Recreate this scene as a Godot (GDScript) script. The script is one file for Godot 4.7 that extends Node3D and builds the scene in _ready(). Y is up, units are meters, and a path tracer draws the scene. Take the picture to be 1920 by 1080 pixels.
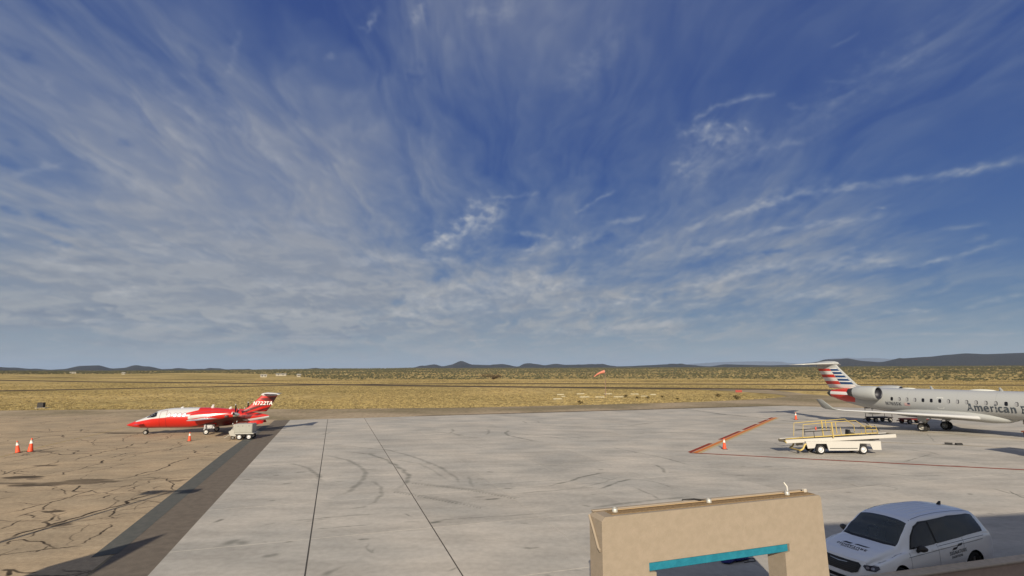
extends Node3D

const CAMERA_HEIGHT := 6.4
const SUN_HEADING := 7.5      # degrees right of straight ahead: where the shadows point
const SUN_HEIGHT := 24.5

const CLOUD_COVER := [
	[40, 41, 42, 42, 42, 42, 41, 40, 40, 37, 34, 30, 28, 27, 26, 26, 26],
	[80, 79, 80, 78, 77, 76, 73, 71, 68, 63, 58, 51, 45, 40, 34, 25, 22],
	[79, 84, 88, 90, 90, 89, 82, 78, 77, 72, 67, 61, 59, 51, 36, 18, 10],
	[58, 69, 77, 80, 82, 81, 70, 56, 40, 47, 51, 53, 55, 45, 26, 10, 9],
	[51, 61, 68, 70, 70, 65, 51, 38, 25, 31, 35, 35, 42, 34, 20, 11, 9],
	[51, 59, 62, 64, 65, 61, 42, 32, 26, 27, 28, 32, 28, 24, 20, 12, 13],
	[42, 53, 58, 57, 59, 58, 37, 28, 27, 26, 25, 23, 19, 17, 20, 25, 28],
	[45, 46, 52, 51, 50, 50, 34, 28, 28, 28, 24, 15, 13, 14, 18, 28, 32],
	[45, 45, 36, 41, 39, 37, 40, 38, 37, 33, 28, 20, 17, 17, 21, 28, 32],
	[45, 45, 35, 35, 28, 25, 43, 48, 47, 38, 29, 23, 20, 18, 20, 27, 32],
	[45, 44, 35, 35, 27, 25, 44, 50, 50, 38, 29, 24, 20, 18, 20, 27, 31],
	[45, 43, 35, 35, 26, 26, 45, 50, 50, 39, 29, 24, 20, 18, 20, 26, 31],
]
const CLOUD_WISPS := [
	[[-8.61, 13.15, -6.43, 14.34, -4.4, 15.51, -2.64, 16.32, -1.16, 17.06], 1.35, 0.50],
	[[-4.83, 17.3, -3.54, 17.54, -2.35, 17.0], 1.01, 0.34],
	[[-6.44, 14.56, -4.11, 15.63, -2.05, 16.55], 1.92, 0.28],
	[[-3.24, 18.33, 0.03, 18.46, 3.01, 18.87], 0.28, 0.22],
	[[19.04, 23.73, 20.93, 23.72, 22.72, 22.8, 25.03, 22.83], 1.20, 0.36],
	[[23.06, 23.9, 23.65, 23.56, 24.27, 22.86], 0.44, 0.40],
	[[24.82, 23.36, 25.18, 22.81], 0.29, 0.40],
	[[19.08, 24.33, 20.48, 25.04, 22.14, 25.78, 25.27, 25.96, 27.75, 25.8], 0.29, 0.30],
	[[21.38, 22.39, 19.7, 21.07, 18.64, 19.63], 1.75, 0.22],
	[[21.93, 22.72, 24.94, 21.6, 27.39, 21.43], 1.49, 0.20],
	[[24.92, 21.36, 27.37, 21.19, 30.66, 21.2], 0.44, 0.20],
	[[29.09, 24.48, 29.99, 24.05, 30.7, 24.13], 0.37, 0.20],
	[[32.45, 25.79, 33.75, 25.45, 35.43, 25.13], 0.31, 0.20],
	[[33.18, 28.49, 34.53, 28.76, 35.43, 29.05], 0.21, 0.16],
	[[18.78, 14.27, 24.5, 15.54, 29.34, 16.4, 33.73, 16.39, 38.47, 16.14, 42.37, 15.99, 45.41, 15.96], 0.42, 0.36],
	[[24.52, 15.8, 29.35, 16.55, 32.89, 16.45], 0.88, 0.22],
	[[17.58, 11.64, 22.31, 12.63, 27.71, 13.36, 31.76, 13.42, 36.67, 13.32], 0.45, 0.28],
	[[18.2, 8.33, 21.59, 9.11, 25.08, 9.75, 29.27, 9.89], 0.73, 0.34],
	[[28.78, 9.43, 33.13, 9.74, 36.66, 9.32], 0.77, 0.30],
	[[36.6, 8.63, 39.21, 9.0, 42.01, 9.71, 43.97, 10.04], 0.30, 0.30],
	[[32.8, 10.74, 33.43, 10.76], 0.38, 0.30],
	[[41.42, 10.37, 42.43, 10.51], 0.34, 0.20],
	[[39.82, 11.6, 41.21, 11.59, 42.54, 11.57], 0.22, 0.18],
	[[35.17, 14.24, 35.95, 14.01], 0.14, 0.25],
	[[25.83, 6.84, 29.49, 7.01, 33.29, 6.82], 0.50, 0.28],
	[[36.73, 6.07, 38.96, 6.55, 40.4, 7.08], 0.27, 0.20],
	[[34.33, 5.07, 36.62, 4.92, 38.8, 4.91], 0.27, 0.28],
	[[40.18, 4.89, 42.2, 5.38, 44.25, 5.73], 0.25, 0.36],
	[[37.28, 4.06, 38.55, 4.21], 0.13, 0.25],
	[[28.4, 4.41, 31.01, 4.39, 33.48, 4.41], 0.20, 0.25],
	[[34.54, 3.03, 38.25, 2.92, 41.92, 2.72, 43.93, 2.75], 0.15, 0.30],
	[[25.5, 2.07, 28.66, 2.0, 30.81, 2.0], 0.12, 0.20],
	[[19.21, 2.88, 21.23, 3.05], 0.13, 0.22],
	[[-10.95, 11.21, -8.69, 11.73, -5.82, 11.63], 0.45, 0.35],
	[[0.6, 14.63, 2.37, 14.5, 4.71, 13.9], 0.34, 0.30],
	[[7.1, 16.64, 9.46, 17.93, 11.21, 18.65], 0.22, 0.28],
	[[11.57, 12.53, 13.26, 12.73, 15.49, 13.15], 0.44, 0.28],
	[[-7.49, 8.76, -3.48, 9.38, 1.17, 9.95], 0.92, 0.25],
	[[3.47, 8.5, 5.78, 8.75, 8.65, 9.26], 0.57, 0.25],
	[[5.74, 6.76, 7.74, 7.01, 9.7, 6.68], 0.57, 0.32],
	[[10.55, 7.06, 13.33, 7.32, 16.01, 6.67], 0.67, 0.34],
	[[-5.14, 3.1, -1.73, 3.27], 0.14, 0.25],
	[[-16.38, 33.39, -16.02, 34.34, -15.54, 35.21], 0.41, 0.42],
	[[-17.26, 33.63, -16.5, 33.46], 0.27, 0.25],
	[[-11.7, 34.83, -10.52, 35.84, -9.93, 36.56], 0.63, 0.22],
	[[-20.72, 30.42, -19.91, 30.74], 0.33, 0.25],
	[[-28.35, 12.91, -27.26, 14.05, -26.52, 13.63], 0.81, 0.20],
	[[-43.28, 22.99, -42.83, 22.1], 0.56, 0.18],
	[[-29.95, 27.21, -29.56, 28.21, -29.09, 31.0], 0.40, 0.16],
	[[-36.76, 26.74, -33.53, 24.07, -29.71, 21.62], 0.89, 0.14],
	[[-44.66, 15.12, -43.31, 15.87, -41.38, 16.77], 0.37, 0.25],
	[[-44.62, 10.55, -43.4, 10.76], 0.21, 0.25],
	[[-41.53, 9.94, -40.51, 9.91], 0.22, 0.25],
	[[-6.92, 8.48, -1.74, 9.1, 3.47, 8.39], 1.49, 0.34],
	[[-11.02, 7.55, -6.33, 7.07, -1.16, 6.75], 1.25, 0.34],
	[[-13.02, 6.11, -10.81, 5.87, -8.57, 5.57], 0.79, 0.36],
	[[1.46, 10.35, 4.64, 9.34], 0.80, 0.28],
	[[3.64, 8.5, 6.07, 9.03, 8.48, 9.6], 0.63, 0.34],
	[[8.34, 3.89, 12.95, 4.54, 18.3, 5.06], 0.50, 0.30],
	[[-18.06, 11.05, -14.31, 11.58, -10.69, 11.95], 0.78, 0.26],
	[[0.19, 12.47, 4.4, 13.22, 8.59, 13.89], 0.63, 0.28],
	[[10.53, 15.38, 14.33, 15.81], 0.38, 0.26],
	[[12.35, 3.0, 16.64, 3.15], 0.16, 0.25],
	[[2.27, 3.83, 5.13, 4.09, 7.38, 3.73], 0.28, 0.28],
	[[18.3, 5.06, 22.85, 5.32, 27.11, 5.33], 0.37, 0.22],
	[[18.11, 6.43, 20.43, 6.6], 0.43, 0.25],
	[[30.92, 3.32, 32.58, 3.4], 0.14, 0.20],
	[[-37.57, 7.09, -36.43, 6.83, -35.3, 7.06], 0.74, 0.30],
	[[-42.6, 9.18, -40.21, 8.62, -37.68, 8.23], 0.53, 0.28],
	[[-35.22, 10.61, -32.76, 10.42, -28.84, 10.33], 0.77, 0.22],
	[[-25.95, 8.52, -22.05, 8.5, -17.93, 8.16], 0.85, 0.26],
	[[-40.12, 4.21, -35.43, 4.1, -30.15, 4.13], 0.23, 0.26],
	[[-33.52, 4.71, -29.32, 4.76, -26.15, 4.48], 0.20, 0.28],
	[[-23.72, 3.31, -19.77, 3.4, -15.1, 3.69], 0.16, 0.34],
	[[-28.03, 5.32, -21.89, 5.58, -14.62, 5.24], 0.48, 0.20],
	[[-36.84, 11.33, -34.87, 11.13, -32.85, 11.48], 0.33, 0.26],
	[[-23.4, 14.48, -20.32, 14.24, -18.2, 13.87], 0.85, 0.18],
	[[5.58, 28.99, 9.89, 31.19, 13.6, 33.67], 1.65, 0.10],
	[[29.89, 22.89, 36.74, 25.72, 41.91, 26.96], 1.69, 0.13],
	[[-4.94, 35.74, 1.35, 36.5], 0.99, 0.18],
	[[19.07, 19.58, 23.85, 20.51, 27.31, 20.46], 1.01, 0.16],
	[[-40.44, 17.87, -37.35, 16.78, -33.16, 15.21], 0.99, 0.16],
	[[-39.14, 23.02, -35.03, 21.88, -30.46, 19.55], 0.81, 0.12],
	[[-30.85, 24.23, -26.89, 22.14, -22.68, 19.25], 0.97, 0.14],
]
const CLOUD_BASES := [
	[[-43.99, 4.6, -42.12, 4.52, -39.49, 4.78, -36.26, 4.89], 0.31, 0.30],
	[[-38.5, 5.43, -37.43, 5.6, -35.76, 5.71], 0.18, 0.30],
	[[-40.59, 9.01, -38.86, 9.23, -37.04, 9.36], 0.22, 0.22],
	[[-36.04, 10.98, -33.24, 11.19, -29.84, 11.73], 0.19, 0.14],
	[[-24.67, 3.4, -20.78, 3.38, -14.56, 3.59], 0.42, 0.28],
	[[-26.91, 2.07, -21.7, 2.15, -15.58, 2.37], 0.37, 0.30],
	[[-30.1, 3.5, -27.02, 3.74, -22.81, 4.38], 0.35, 0.22],
	[[-21.94, 6.37, -19.91, 6.18, -17.83, 5.98], 0.48, 0.20],
	[[-17.76, 4.35, -15.67, 4.67], 0.44, 0.25],
	[[-43.88, 3.57, -40.73, 3.66, -35.82, 4.22], 0.34, 0.20],
	[[-39.95, 2.47, -34.91, 2.63, -29.2, 3.03], 0.65, 0.18],
	[[-43.68, 1.73, -38.84, 1.63, -33.29, 1.96], 0.44, 0.12],
]
const CLOUD_GAPS := [
	[[-8.93, 9.41, -7.8, 9.77, -6.66, 10.14], 0.62, 0.55],
	[[8.75, 13.21, 9.91, 13.73, 11.62, 13.93], 0.78, 0.50],
	[[8.82, 5.29, 10.23, 5.43], 0.62, 0.50],
	[[-5.24, 11.75, -2.92, 12.35], 0.63, 0.50],
	[[0.61, 15.65, 2.98, 16.19], 0.90, 0.35],
	[[-12.77, 6.95, -11.4, 7.21], 0.34, 0.40],
	[[3.49, 10.22, 5.81, 10.75], 0.51, 0.45],
	[[-42.95, 12.55, -41.23, 12.0, -40.17, 11.74], 0.39, 0.40],
	[[-44.84, 12.59, -43.56, 12.22], 0.37, 0.40],
	[[-41.58, 10.41, -40.37, 10.28], 0.22, 0.50],
	[[18.58, 10.49, 24.21, 11.24, 28.93, 11.29], 0.47, 0.50],
	[[18.04, 5.07, 23.88, 6.17], 0.47, 0.35],
	[[15.78, 7.62, 17.39, 7.93], 0.44, 0.40],
	[[-38.21, 19.66, -37.02, 19.36], 0.40, 0.35],
	[[-33.09, 28.65, -31.28, 26.44, -29.98, 24.89], 0.63, 0.30],
	[[-45.61, 24.56, -44.27, 24.26], 0.54, 0.30],
	[[-45.43, 17.8, -44.17, 17.75], 0.40, 0.40],
	[[-12.1, 29.59, -9.73, 30.27], 1.18, 0.30],
	[[-3.6, 26.0, -4.8, 24.92], 1.27, 0.22],
	[[-16.47, 35.18, -18.14, 34.04], 0.45, 0.40],
]
# where marks lie, in metres: [x, z, x, z ...], width, strength
const TYRE_MARKS := [
	[[-17.04, -47.46, -13.35, -46.91, -10.23, -45.03, -6.89, -40.65, -4.65, -36.78, -3.33, -33.13], 0.28, 0.20],
	[[-13.2, -44.23, -10.87, -42.57, -9.25, -40.34, -7.48, -36.82, -6.34, -34.13, -6.17, -31.82, -6.36, -30.2], 0.30, 0.28],
	[[-9.25, -40.34, -8.25, -39.98, -6.54, -38.63, -5.01, -35.66, -3.84, -32.67], 0.22, 0.14],
	[[-14.55, -42.63, -11.92, -40.03, -10.28, -37.45, -9.29, -35.19, -8.83, -32.29, -8.82, -29.85, -9.11, -28.43], 0.30, 0.22],
	[[-15.87, -39.09, -13.6, -36.91, -11.89, -34.2, -11.08, -32.32], 0.28, 0.24],
	[[-8.3, -32.73, -7.32, -31.0, -6.86, -29.1, -6.84, -27.42, -7.14, -26.81], 0.22, 0.20],
	[[-7.61, -26.37, -6.94, -26.66], 0.18, 0.35],
	[[-11.66, -32.77, -10.49, -32.31, -9.61, -32.75], 0.15, 0.20],
	[[-9.5, -24.26, -8.31, -24.75, -7.02, -25.12, -5.96, -25.38], 0.16, 0.28],
	[[-8.12, -23.09, -7.15, -23.3, -5.92, -23.59], 0.10, 0.30],
	[[-5.39, -21.34, -5.36, -20.8, -5.01, -20.11, -5.03, -20.62], 0.10, 0.22],
	[[-5.97, -18.06, -5.63, -18.88], 0.25, 0.30],
	[[-10.76, -21.02, -10.63, -21.58, -10.02, -21.2], 0.40, 0.28],
	[[-8.75, -19.74, -8.36, -19.98], 0.30, 0.30],
	[[-8.68, -21.37, -8.41, -21.52], 0.16, 0.40],
	[[-12.79, -24.05, -12.71, -24.54], 0.20, 0.40],
	[[-16.2, -33.29, -15.63, -33.29], 0.20, 0.35],
	[[-13.16, -31.91, -12.73, -32.21], 0.20, 0.40],
	[[-16.41, -41.53, -16.08, -41.89], 0.25, 0.35],
	[[-4.95, -25.37, -4.59, -24.97], 0.10, 0.40],
	[[-3.46, -23.97, -3.21, -24.13], 0.15, 0.40],
	[[-2.07, -18.44, -1.84, -18.71], 0.10, 0.30],
	[[-13.09, -55.99, -8.83, -56.58, -4.53, -53.84], 0.30, 0.14],
	[[-6.38, -59.45, -6.47, -57.23, -5.21, -54.49, -3.71, -53.2], 0.25, 0.20],
	[[-19.98, -55.46, -19.25, -56.12, -19.32, -58.25], 0.30, 0.20],
	[[-8.38, -58.43, -6.53, -56.5, -6.31, -58.39, -6.76, -61.13], 0.30, 0.20],
	[[-6.1, -56.49, -4.78, -54.46], 0.30, 0.20],
	[[-2.7, -60.33, -2.41, -57.02, -2.75, -55.22], 0.30, 0.25],
	[[-0.41, -59.58, -0.75, -56.98, -0.37, -54.59, 1.08, -51.85, 2.31, -50.14], 0.30, 0.28],
	[[-0.24, -56.36, 1.17, -55.72, 3.17, -53.95, 5.0, -51.77], 0.30, 0.20],
	[[3.0, -55.68, 5.21, -53.91, 7.09, -51.73], 0.30, 0.22],
	[[1.3, -69.98, 1.76, -67.24], 0.25, 0.20],
	[[3.07, -69.93, 3.33, -68.08, 2.95, -67.21], 0.25, 0.20],
	[[3.37, -65.5, 6.12, -63.04, 9.97, -62.19], 0.40, 0.18],
	[[9.97, -62.19, 13.43, -63.63, 17.97, -68.59], 0.50, 0.16],
	[[11.68, -55.49, 15.67, -57.24, 18.34, -56.55], 0.50, 0.16],
	[[0.16, -29.28, 2.1, -29.97, 3.67, -30.57, 4.86, -30.91], 0.12, 0.25],
	[[-2.26, -31.54, -0.14, -31.89, 1.88, -32.52, 3.13, -32.82], 0.12, 0.25],
	[[2.12, -31.23, 3.07, -32.23, 4.43, -33.98, 5.82, -35.17], 0.22, 0.42],
	[[4.61, -30.28, 5.61, -31.63, 7.04, -33.1], 0.20, 0.40],
	[[6.63, -30.89, 7.19, -28.89, 7.3, -27.7], 0.15, 0.22],
	[[4.7, -34.06, 5.83, -32.79], 0.12, 0.20],
	[[8.14, -46.63, 9.66, -43.51, 11.08, -40.79, 12.07, -37.57], 0.14, 0.30],
	[[9.7, -37.88, 9.84, -36.32, 9.53, -34.89], 0.20, 0.25],
	[[-1.38, -27.93, -0.69, -28.22], 0.20, 0.40],
	[[-0.52, -30.55, -0.06, -30.54], 0.20, 0.35],
	[[-3.51, -46.85, -2.29, -46.01], 0.30, 0.15],
	[[-3.68, -24.12, -1.94, -24.65, -0.12, -24.97, 2.42, -25.65], 0.10, 0.22],
	[[-3.53, -23.91, -3.15, -24.12], 0.20, 0.40],
	[[3.46, -26.26, 5.26, -27.16, 8.29, -28.27, 9.23, -28.56], 0.30, 0.25],
	[[-4.1, -35.07, -3.31, -33.32, -3.11, -32.12], 0.20, 0.20],
	[[-5.6, -38.66, -4.4, -36.03, -3.52, -33.74], 0.18, 0.20],
	[[-2.8, -34.16, -2.22, -30.99], 0.20, 0.15],
	[[27.33, -38.75, 29.32, -40.24, 32.24, -42.5], 0.12, 0.35],
	[[30.99, -45.63, 31.86, -44.61, 32.55, -43.18, 32.2, -41.42], 0.20, 0.25],
	[[41.76, -55.45, 37.45, -48.81], 0.06, 0.40],
	[[23.43, -38.09, 24.33, -36.72, 25.72, -35.43], 0.30, 0.14],
	[[43.59, -53.56, 45.13, -54.25], 0.20, 0.30],
	[[22.68, -34.29, 24.44, -33.71, 26.25, -33.96], 0.30, 0.15],
	[[27.82, -36.66, 30.11, -37.3, 31.59, -36.94], 0.30, 0.15],
	[[19.08, -31.6, 18.9, -30.68, 20.58, -31.27, 20.85, -30.37, 20.13, -29.53], 0.14, 0.20],
	[[3.48, -30.57, 4.95, -31.77, 6.55, -33.78], 0.14, 0.22],
	[[6.55, -33.07, 8.17, -32.38, 8.83, -30.51], 0.12, 0.20],
	[[27.67, -97.72, 30.34, -81.92, 34.91, -69.01, 38.82, -62.44], 0.35, 0.40],
	[[30.34, -81.92, 30.78, -78.98], 0.60, 0.50],
	[[42.39, -77.68, 43.88, -77.64], 0.50, 0.35],
	[[15.07, -23.45, 17.43, -24.23], 0.10, 0.20],
	[[25.95, -30.21, 25.89, -29.19, 26.2, -28.35], 0.05, 0.85],
	[[26.32, -29.81, 25.97, -28.83, 25.35, -27.47], 0.05, 0.80],
]
const TREAD_PRINTS := [
	[[-6.28, -29.82, -4.85, -28.9, -2.65, -27.31], 0.34, 0.50],
	[[-5.76, -32.03, -3.45, -30.96, -1.75, -29.96], 0.34, 0.40],
	[[-4.86, -31.57, -2.4, -30.3, 0.15, -28.3], 0.34, 0.38],
	[[-4.41, -28.71, -2.71, -27.38, -1.5, -26.49], 0.34, 0.30],
]
const CRACKS := [
	[[-19.71, -21.74, -19.71, -22.49, -19.66, -23.3, -19.5, -23.83, -19.4, -24.63, -19.32, -25.61, -19.17, -26.67, -19.01, -27.52, -19.22, -28.13, -19.17, -28.93, -18.92, -29.6], 0.13, 0.90],
	[[-23.29, -25.52, -23.11, -26.43, -22.9, -27.57, -22.94, -28.49, -22.94, -29.82, -22.74, -30.9], 0.08, 0.80],
	[[-19.47, -23.51, -20.01, -24.17, -20.45, -24.87, -20.7, -25.32], 0.09, 0.80],
	[[-21.0, -23.1, -21.35, -24.07, -21.49, -24.65], 0.06, 0.70],
	[[-22.07, -25.13, -22.1, -26.15, -22.67, -27.13, -22.83, -27.57], 0.07, 0.70],
	[[-18.95, -22.1, -19.29, -22.89, -19.47, -23.51], 0.06, 0.70],
	[[-19.04, -21.04, -19.25, -21.74, -18.84, -21.92, -18.06, -21.55, -17.4, -21.11, -16.96, -20.85], 0.07, 0.80],
	[[-17.15, -20.45, -17.4, -21.11], 0.06, 0.80],
	[[-18.05, -19.99, -17.68, -20.45, -17.16, -20.77, -16.31, -20.93, -15.98, -20.93], 0.06, 0.75],
	[[-16.31, -20.93, -16.22, -21.36, -16.44, -22.08, -16.73, -23.07, -16.84, -23.59, -17.11, -24.03], 0.06, 0.75],
	[[-19.28, -23.36, -18.56, -23.46, -17.84, -23.71, -17.46, -24.04, -17.07, -24.37], 0.05, 0.60],
	[[-18.85, -26.8, -18.49, -25.85, -18.03, -25.09, -17.62, -24.85, -17.48, -25.21], 0.07, 0.75],
	[[-18.34, -24.85, -17.78, -24.8, -17.35, -24.85], 0.05, 0.60],
	[[-20.43, -22.5, -20.02, -22.69, -19.75, -23.2], 0.05, 0.50],
	[[-16.64, -18.51, -16.0, -18.44, -15.45, -18.53], 0.08, 0.80],
	[[-16.76, -18.64, -16.37, -18.38, -16.04, -18.12], 0.12, 0.80],
	[[-23.71, -30.18, -24.69, -31.7], 0.10, 0.85],
	[[-23.71, -30.18, -23.09, -30.0, -22.86, -30.53], 0.08, 0.80],
	[[-28.2, -34.79, -28.83, -35.78, -28.7, -36.56, -29.02, -38.23, -29.22, -39.43], 0.08, 0.70],
	[[-28.98, -39.12, -29.84, -40.39], 0.12, 0.80],
	[[-23.5, -33.8, -23.59, -34.97, -23.3, -36.22, -23.39, -37.57, -24.07, -39.05], 0.10, 0.75],
	[[-24.07, -39.05, -24.16, -40.3, -24.32, -41.65], 0.10, 0.75],
	[[-24.14, -38.74, -23.99, -39.17], 0.12, 0.70],
	[[-32.14, -34.84, -32.6, -36.35, -32.54, -37.71, -32.28, -38.57, -32.91, -40.44], 0.09, 0.70],
	[[-31.52, -35.07, -32.31, -36.35, -31.25, -35.82], 0.08, 0.75],
	[[-32.03, -40.43, -32.57, -42.49, -33.16, -44.78, -32.86, -46.01, -33.45, -48.25, -34.21, -49.7], 0.10, 0.70],
	[[-30.19, -41.74, -30.76, -43.95, -30.36, -44.73], 0.08, 0.70],
	[[-38.04, -44.86, -35.14, -43.12, -34.63, -43.63, -35.69, -45.23, -37.25, -46.09], 0.10, 0.70],
	[[-28.3, -44.69, -28.68, -47.24, -28.62, -48.63, -28.11, -49.1], 0.12, 0.60],
	[[-26.11, -45.47, -25.52, -44.25, -24.59, -43.46], 0.10, 0.70],
	[[-26.11, -46.75, -26.37, -48.11], 0.10, 0.60],
	[[-38.16, -41.18, -37.86, -43.31, -37.67, -44.86], 0.10, 0.50],
	[[-26.14, -28.52, -25.99, -29.01], 0.06, 0.70],
	[[-24.74, -27.73, -23.79, -27.58, -22.79, -27.27], 0.05, 0.60],
	[[-22.14, -25.51, -21.55, -25.37, -21.12, -24.88], 0.07, 0.70],
	[[-30.27, -37.39, -27.75, -37.64, -24.71, -37.59], 0.08, 0.35],
	[[-21.65, -28.01, -21.19, -28.47, -21.12, -29.28], 0.05, 0.50],
	[[-21.36, -30.7, -21.18, -31.73], 0.08, 0.70],
	[[-19.8, -30.68, -20.02, -31.64], 0.06, 0.70],
	[[-22.13, -31.08, -22.04, -31.59], 0.09, 0.70],
	[[-20.96, -28.47, -21.26, -28.95, -21.17, -29.35], 0.07, 0.70],
	[[-46.0, -49.44, -44.2, -50.4, -42.04, -51.39, -39.94, -51.89], 0.14, 0.45],
	[[-50.11, -53.77, -48.23, -54.92, -45.26, -56.73], 0.14, 0.40],
	[[-53.71, -57.57, -50.16, -58.85, -47.71, -60.96], 0.14, 0.40],
	[[-61.03, -65.28, -57.17, -66.93, -51.21, -68.63], 0.20, 0.35],
	[[-46.13, -52.56, -46.8, -54.29, -45.97, -56.1, -44.12, -54.23], 0.14, 0.60],
	[[-48.66, -61.74, -46.53, -59.47], 0.14, 0.50],
	[[-23.79, -31.3, -23.66, -32.92, -22.73, -33.34, -20.18, -33.53], 0.10, 0.35],
	[[-35.73, -38.62, -34.71, -39.21], 0.08, 0.50],
	[[-21.06, -30.51, -20.49, -30.51, -19.44, -29.78], 0.05, 0.50],
	[[-29.01, -41.04, -28.64, -40.37], 0.10, 0.70],
	[[-17.65, -26.11, -18.53, -28.44], 0.05, 0.40],
	[[-18.19, -24.16, -17.75, -23.28, -17.46, -22.47, -16.63, -21.19], 0.04, 0.40],
]
const STAINS := [
	[[-30.27, -34.11], 1.30, 0.55, 0.80],
	[[-27.5, -31.73], 1.10, 0.35, 0.85],
	[[-25.52, -32.73], 1.70, 0.90, 0.55],
	[[-21.27, -26.07], 0.50, 0.22, 0.85],
	[[-29.01, -32.36], 2.00, 0.35, 0.55],
	[[-25.06, -33.37], 0.90, 0.30, 0.60],
	[[-32.13, -38.27], 1.00, 0.35, 0.70],
	[[-20.03, -33.0], 0.60, 0.30, 0.60],
	[[-23.67, -32.71], 0.60, 0.30, 0.60],
	[[-19.12, -23.83], 0.60, 0.35, 0.60],
	[[-18.83, -29.95], 1.00, 0.50, 0.30],
	[[-28.94, -33.64], 0.50, 0.25, 0.50],
	[[-40.78, -57.95], 2.60, 0.60, 0.70],
	[[-43.7, -58.7], 1.50, 0.40, 0.40],
	[[-37.8, -44.86], 0.80, 0.50, 0.40],
]
const STRIP_DARK := [-28.12, -62.36, -29.97, -73.08, -12.7, -18.1, -14.58, -18.11]
const STRIP_OUTLINE := [-31.38, -70.85, -30.47, -73.1, -17.01, -31.68, -12.7, -18.1]
const YELLOW_LINE := [-39.01, -42.08, -41.62, -51.09, -44.6, -62.76, -45.62, -67.07]
const PAINT_DIAG := [13.89, -43.31, 35.43, -74.41]
const PAINT_RED := [13.8, -43.04, 23.97, -38.95, 32.78, -35.58, 34.74, -34.83]
# skylines: bearing and height in degrees
const HILL_LINE := [-43.544, 0.386, -42.624, 0.265, -41.038, 0.139, -39.731, 0.223, -38.735, 0.486, -37.511, 0.534, -36.583, 0.268, -35.849, 0.313, -34.925, 0.521, -33.95, 0.408, -32.744, 0.174, -31.108, 0.124, -29.853, 0.219, -27.671, 0.143, -21.596, 0.158, -14.437, 0.172, -12.293, 0.195, -10.662, 0.247, -9.57, 0.494, -8.19, 0.687, -7.351, 0.463, -6.515, 0.629, -5.398, 1.047, -4.267, 0.654, -2.289, 0.594, -0.588, 0.562, 0.658, 0.39, 1.397, 0.669, 2.813, 0.665, 3.377, 0.551, 4.621, 0.714, 5.632, 0.599, 7.312, 0.621, 8.424, 0.588, 10.625, 0.413, 12.259, 0.434, 13.876, 0.509, 15.997, 0.606, 18.576, 0.484, 20.085, 0.37, 21.582, 0.571, 23.513, 0.506, 25.389, 0.443, 27.214, 0.481, 28.994, 0.664, 30.724, 0.938, 31.972, 0.993, 33.163, 0.765, 34.332, 0.658, 35.88, 0.96, 37.714, 1.065, 39.126, 1.215, 40.148, 1.301, 41.445, 1.208, 43.616, 1.262]
const MOUNTAIN_LINE := [15.99, 0.444, 17.554, 0.543, 18.585, 0.644, 21.102, 0.784, 22.572, 0.824, 24.482, 0.832, 26.332, 0.789, 27.225, 0.63, 28.986, 0.566, 30.732, 1.034, 31.98, 1.089, 32.784, 1.006, 33.976, 1.035, 35.123, 0.925, 36.234, 0.773, 38.029, 0.66]

var counts := {}
var mats := {}
var rng := RandomNumberGenerator.new()


func _ready() -> void:
	rng.seed = 20
	var camera := Camera3D.new()
	camera.name = "camera"
	camera.fov = 2.0 * rad_to_deg(atan(540.0 / 1000.0))
	camera.near = 0.1
	camera.far = 90000.0
	camera.position = Vector3(0, CAMERA_HEIGHT, 0)
	camera.rotation = Vector3(atan(155.0 / 1000.0), 0, -0.0026)
	add_child(camera)
	camera.current = true
	var environment := Environment.new()
	environment.background_mode = Environment.BG_SKY
	var sky := Sky.new()
	var sky_material := PanoramaSkyMaterial.new()
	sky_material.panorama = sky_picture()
	sky.sky_material = sky_material
	environment.sky = sky
	environment.background_energy_multiplier = 0.833
	environment.tonemap_mode = Environment.TONE_MAPPER_LINEAR
	environment.tonemap_exposure = 1.2
	environment.sdfgi_enabled = true
	environment.ssao_enabled = true
	environment.ssil_enabled = true
	environment.fog_enabled = true
	environment.fog_density = 0.00003
	environment.fog_light_color = Color(0.72, 0.81, 0.93)
	var world := WorldEnvironment.new()
	world.name = "world"
	world.environment = environment
	add_child(world)
	var sun := DirectionalLight3D.new()
	sun.name = "sun"
	sun.light_energy = 1.6
	sun.light_color = Color(1.0, 0.955, 0.875)
	sun.light_angular_distance = 0.5
	sun.shadow_enabled = true
	add_child(sun)
	var heading := deg_to_rad(SUN_HEADING)
	var height := deg_to_rad(SUN_HEIGHT)
	sun.look_at_from_position(Vector3.ZERO, Vector3(sin(heading) * cos(height), -sin(height), -cos(heading) * cos(height)))
	print("sky ", Time.get_ticks_msec())
	build_all()


# ---------------------------------------------------------------- sky

var sky_noises: Array[FastNoiseLite] = []

const SKY_RAMP := [[0.0, 158, 170, 175], [2.0, 140, 157, 168], [5.0, 104, 131, 160], [9.0, 80, 111, 157], [14.0, 65, 96, 151], [22.0, 56, 83, 141], [40.0, 51, 73, 131], [90.0, 50, 68, 122]]


func noise_of(number: int, frequency: float, octaves: int) -> FastNoiseLite:
	var n := FastNoiseLite.new()
	n.seed = number
	n.noise_type = FastNoiseLite.TYPE_SIMPLEX_SMOOTH
	n.frequency = frequency
	n.fractal_octaves = octaves
	n.fractal_gain = 0.55
	return n


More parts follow.
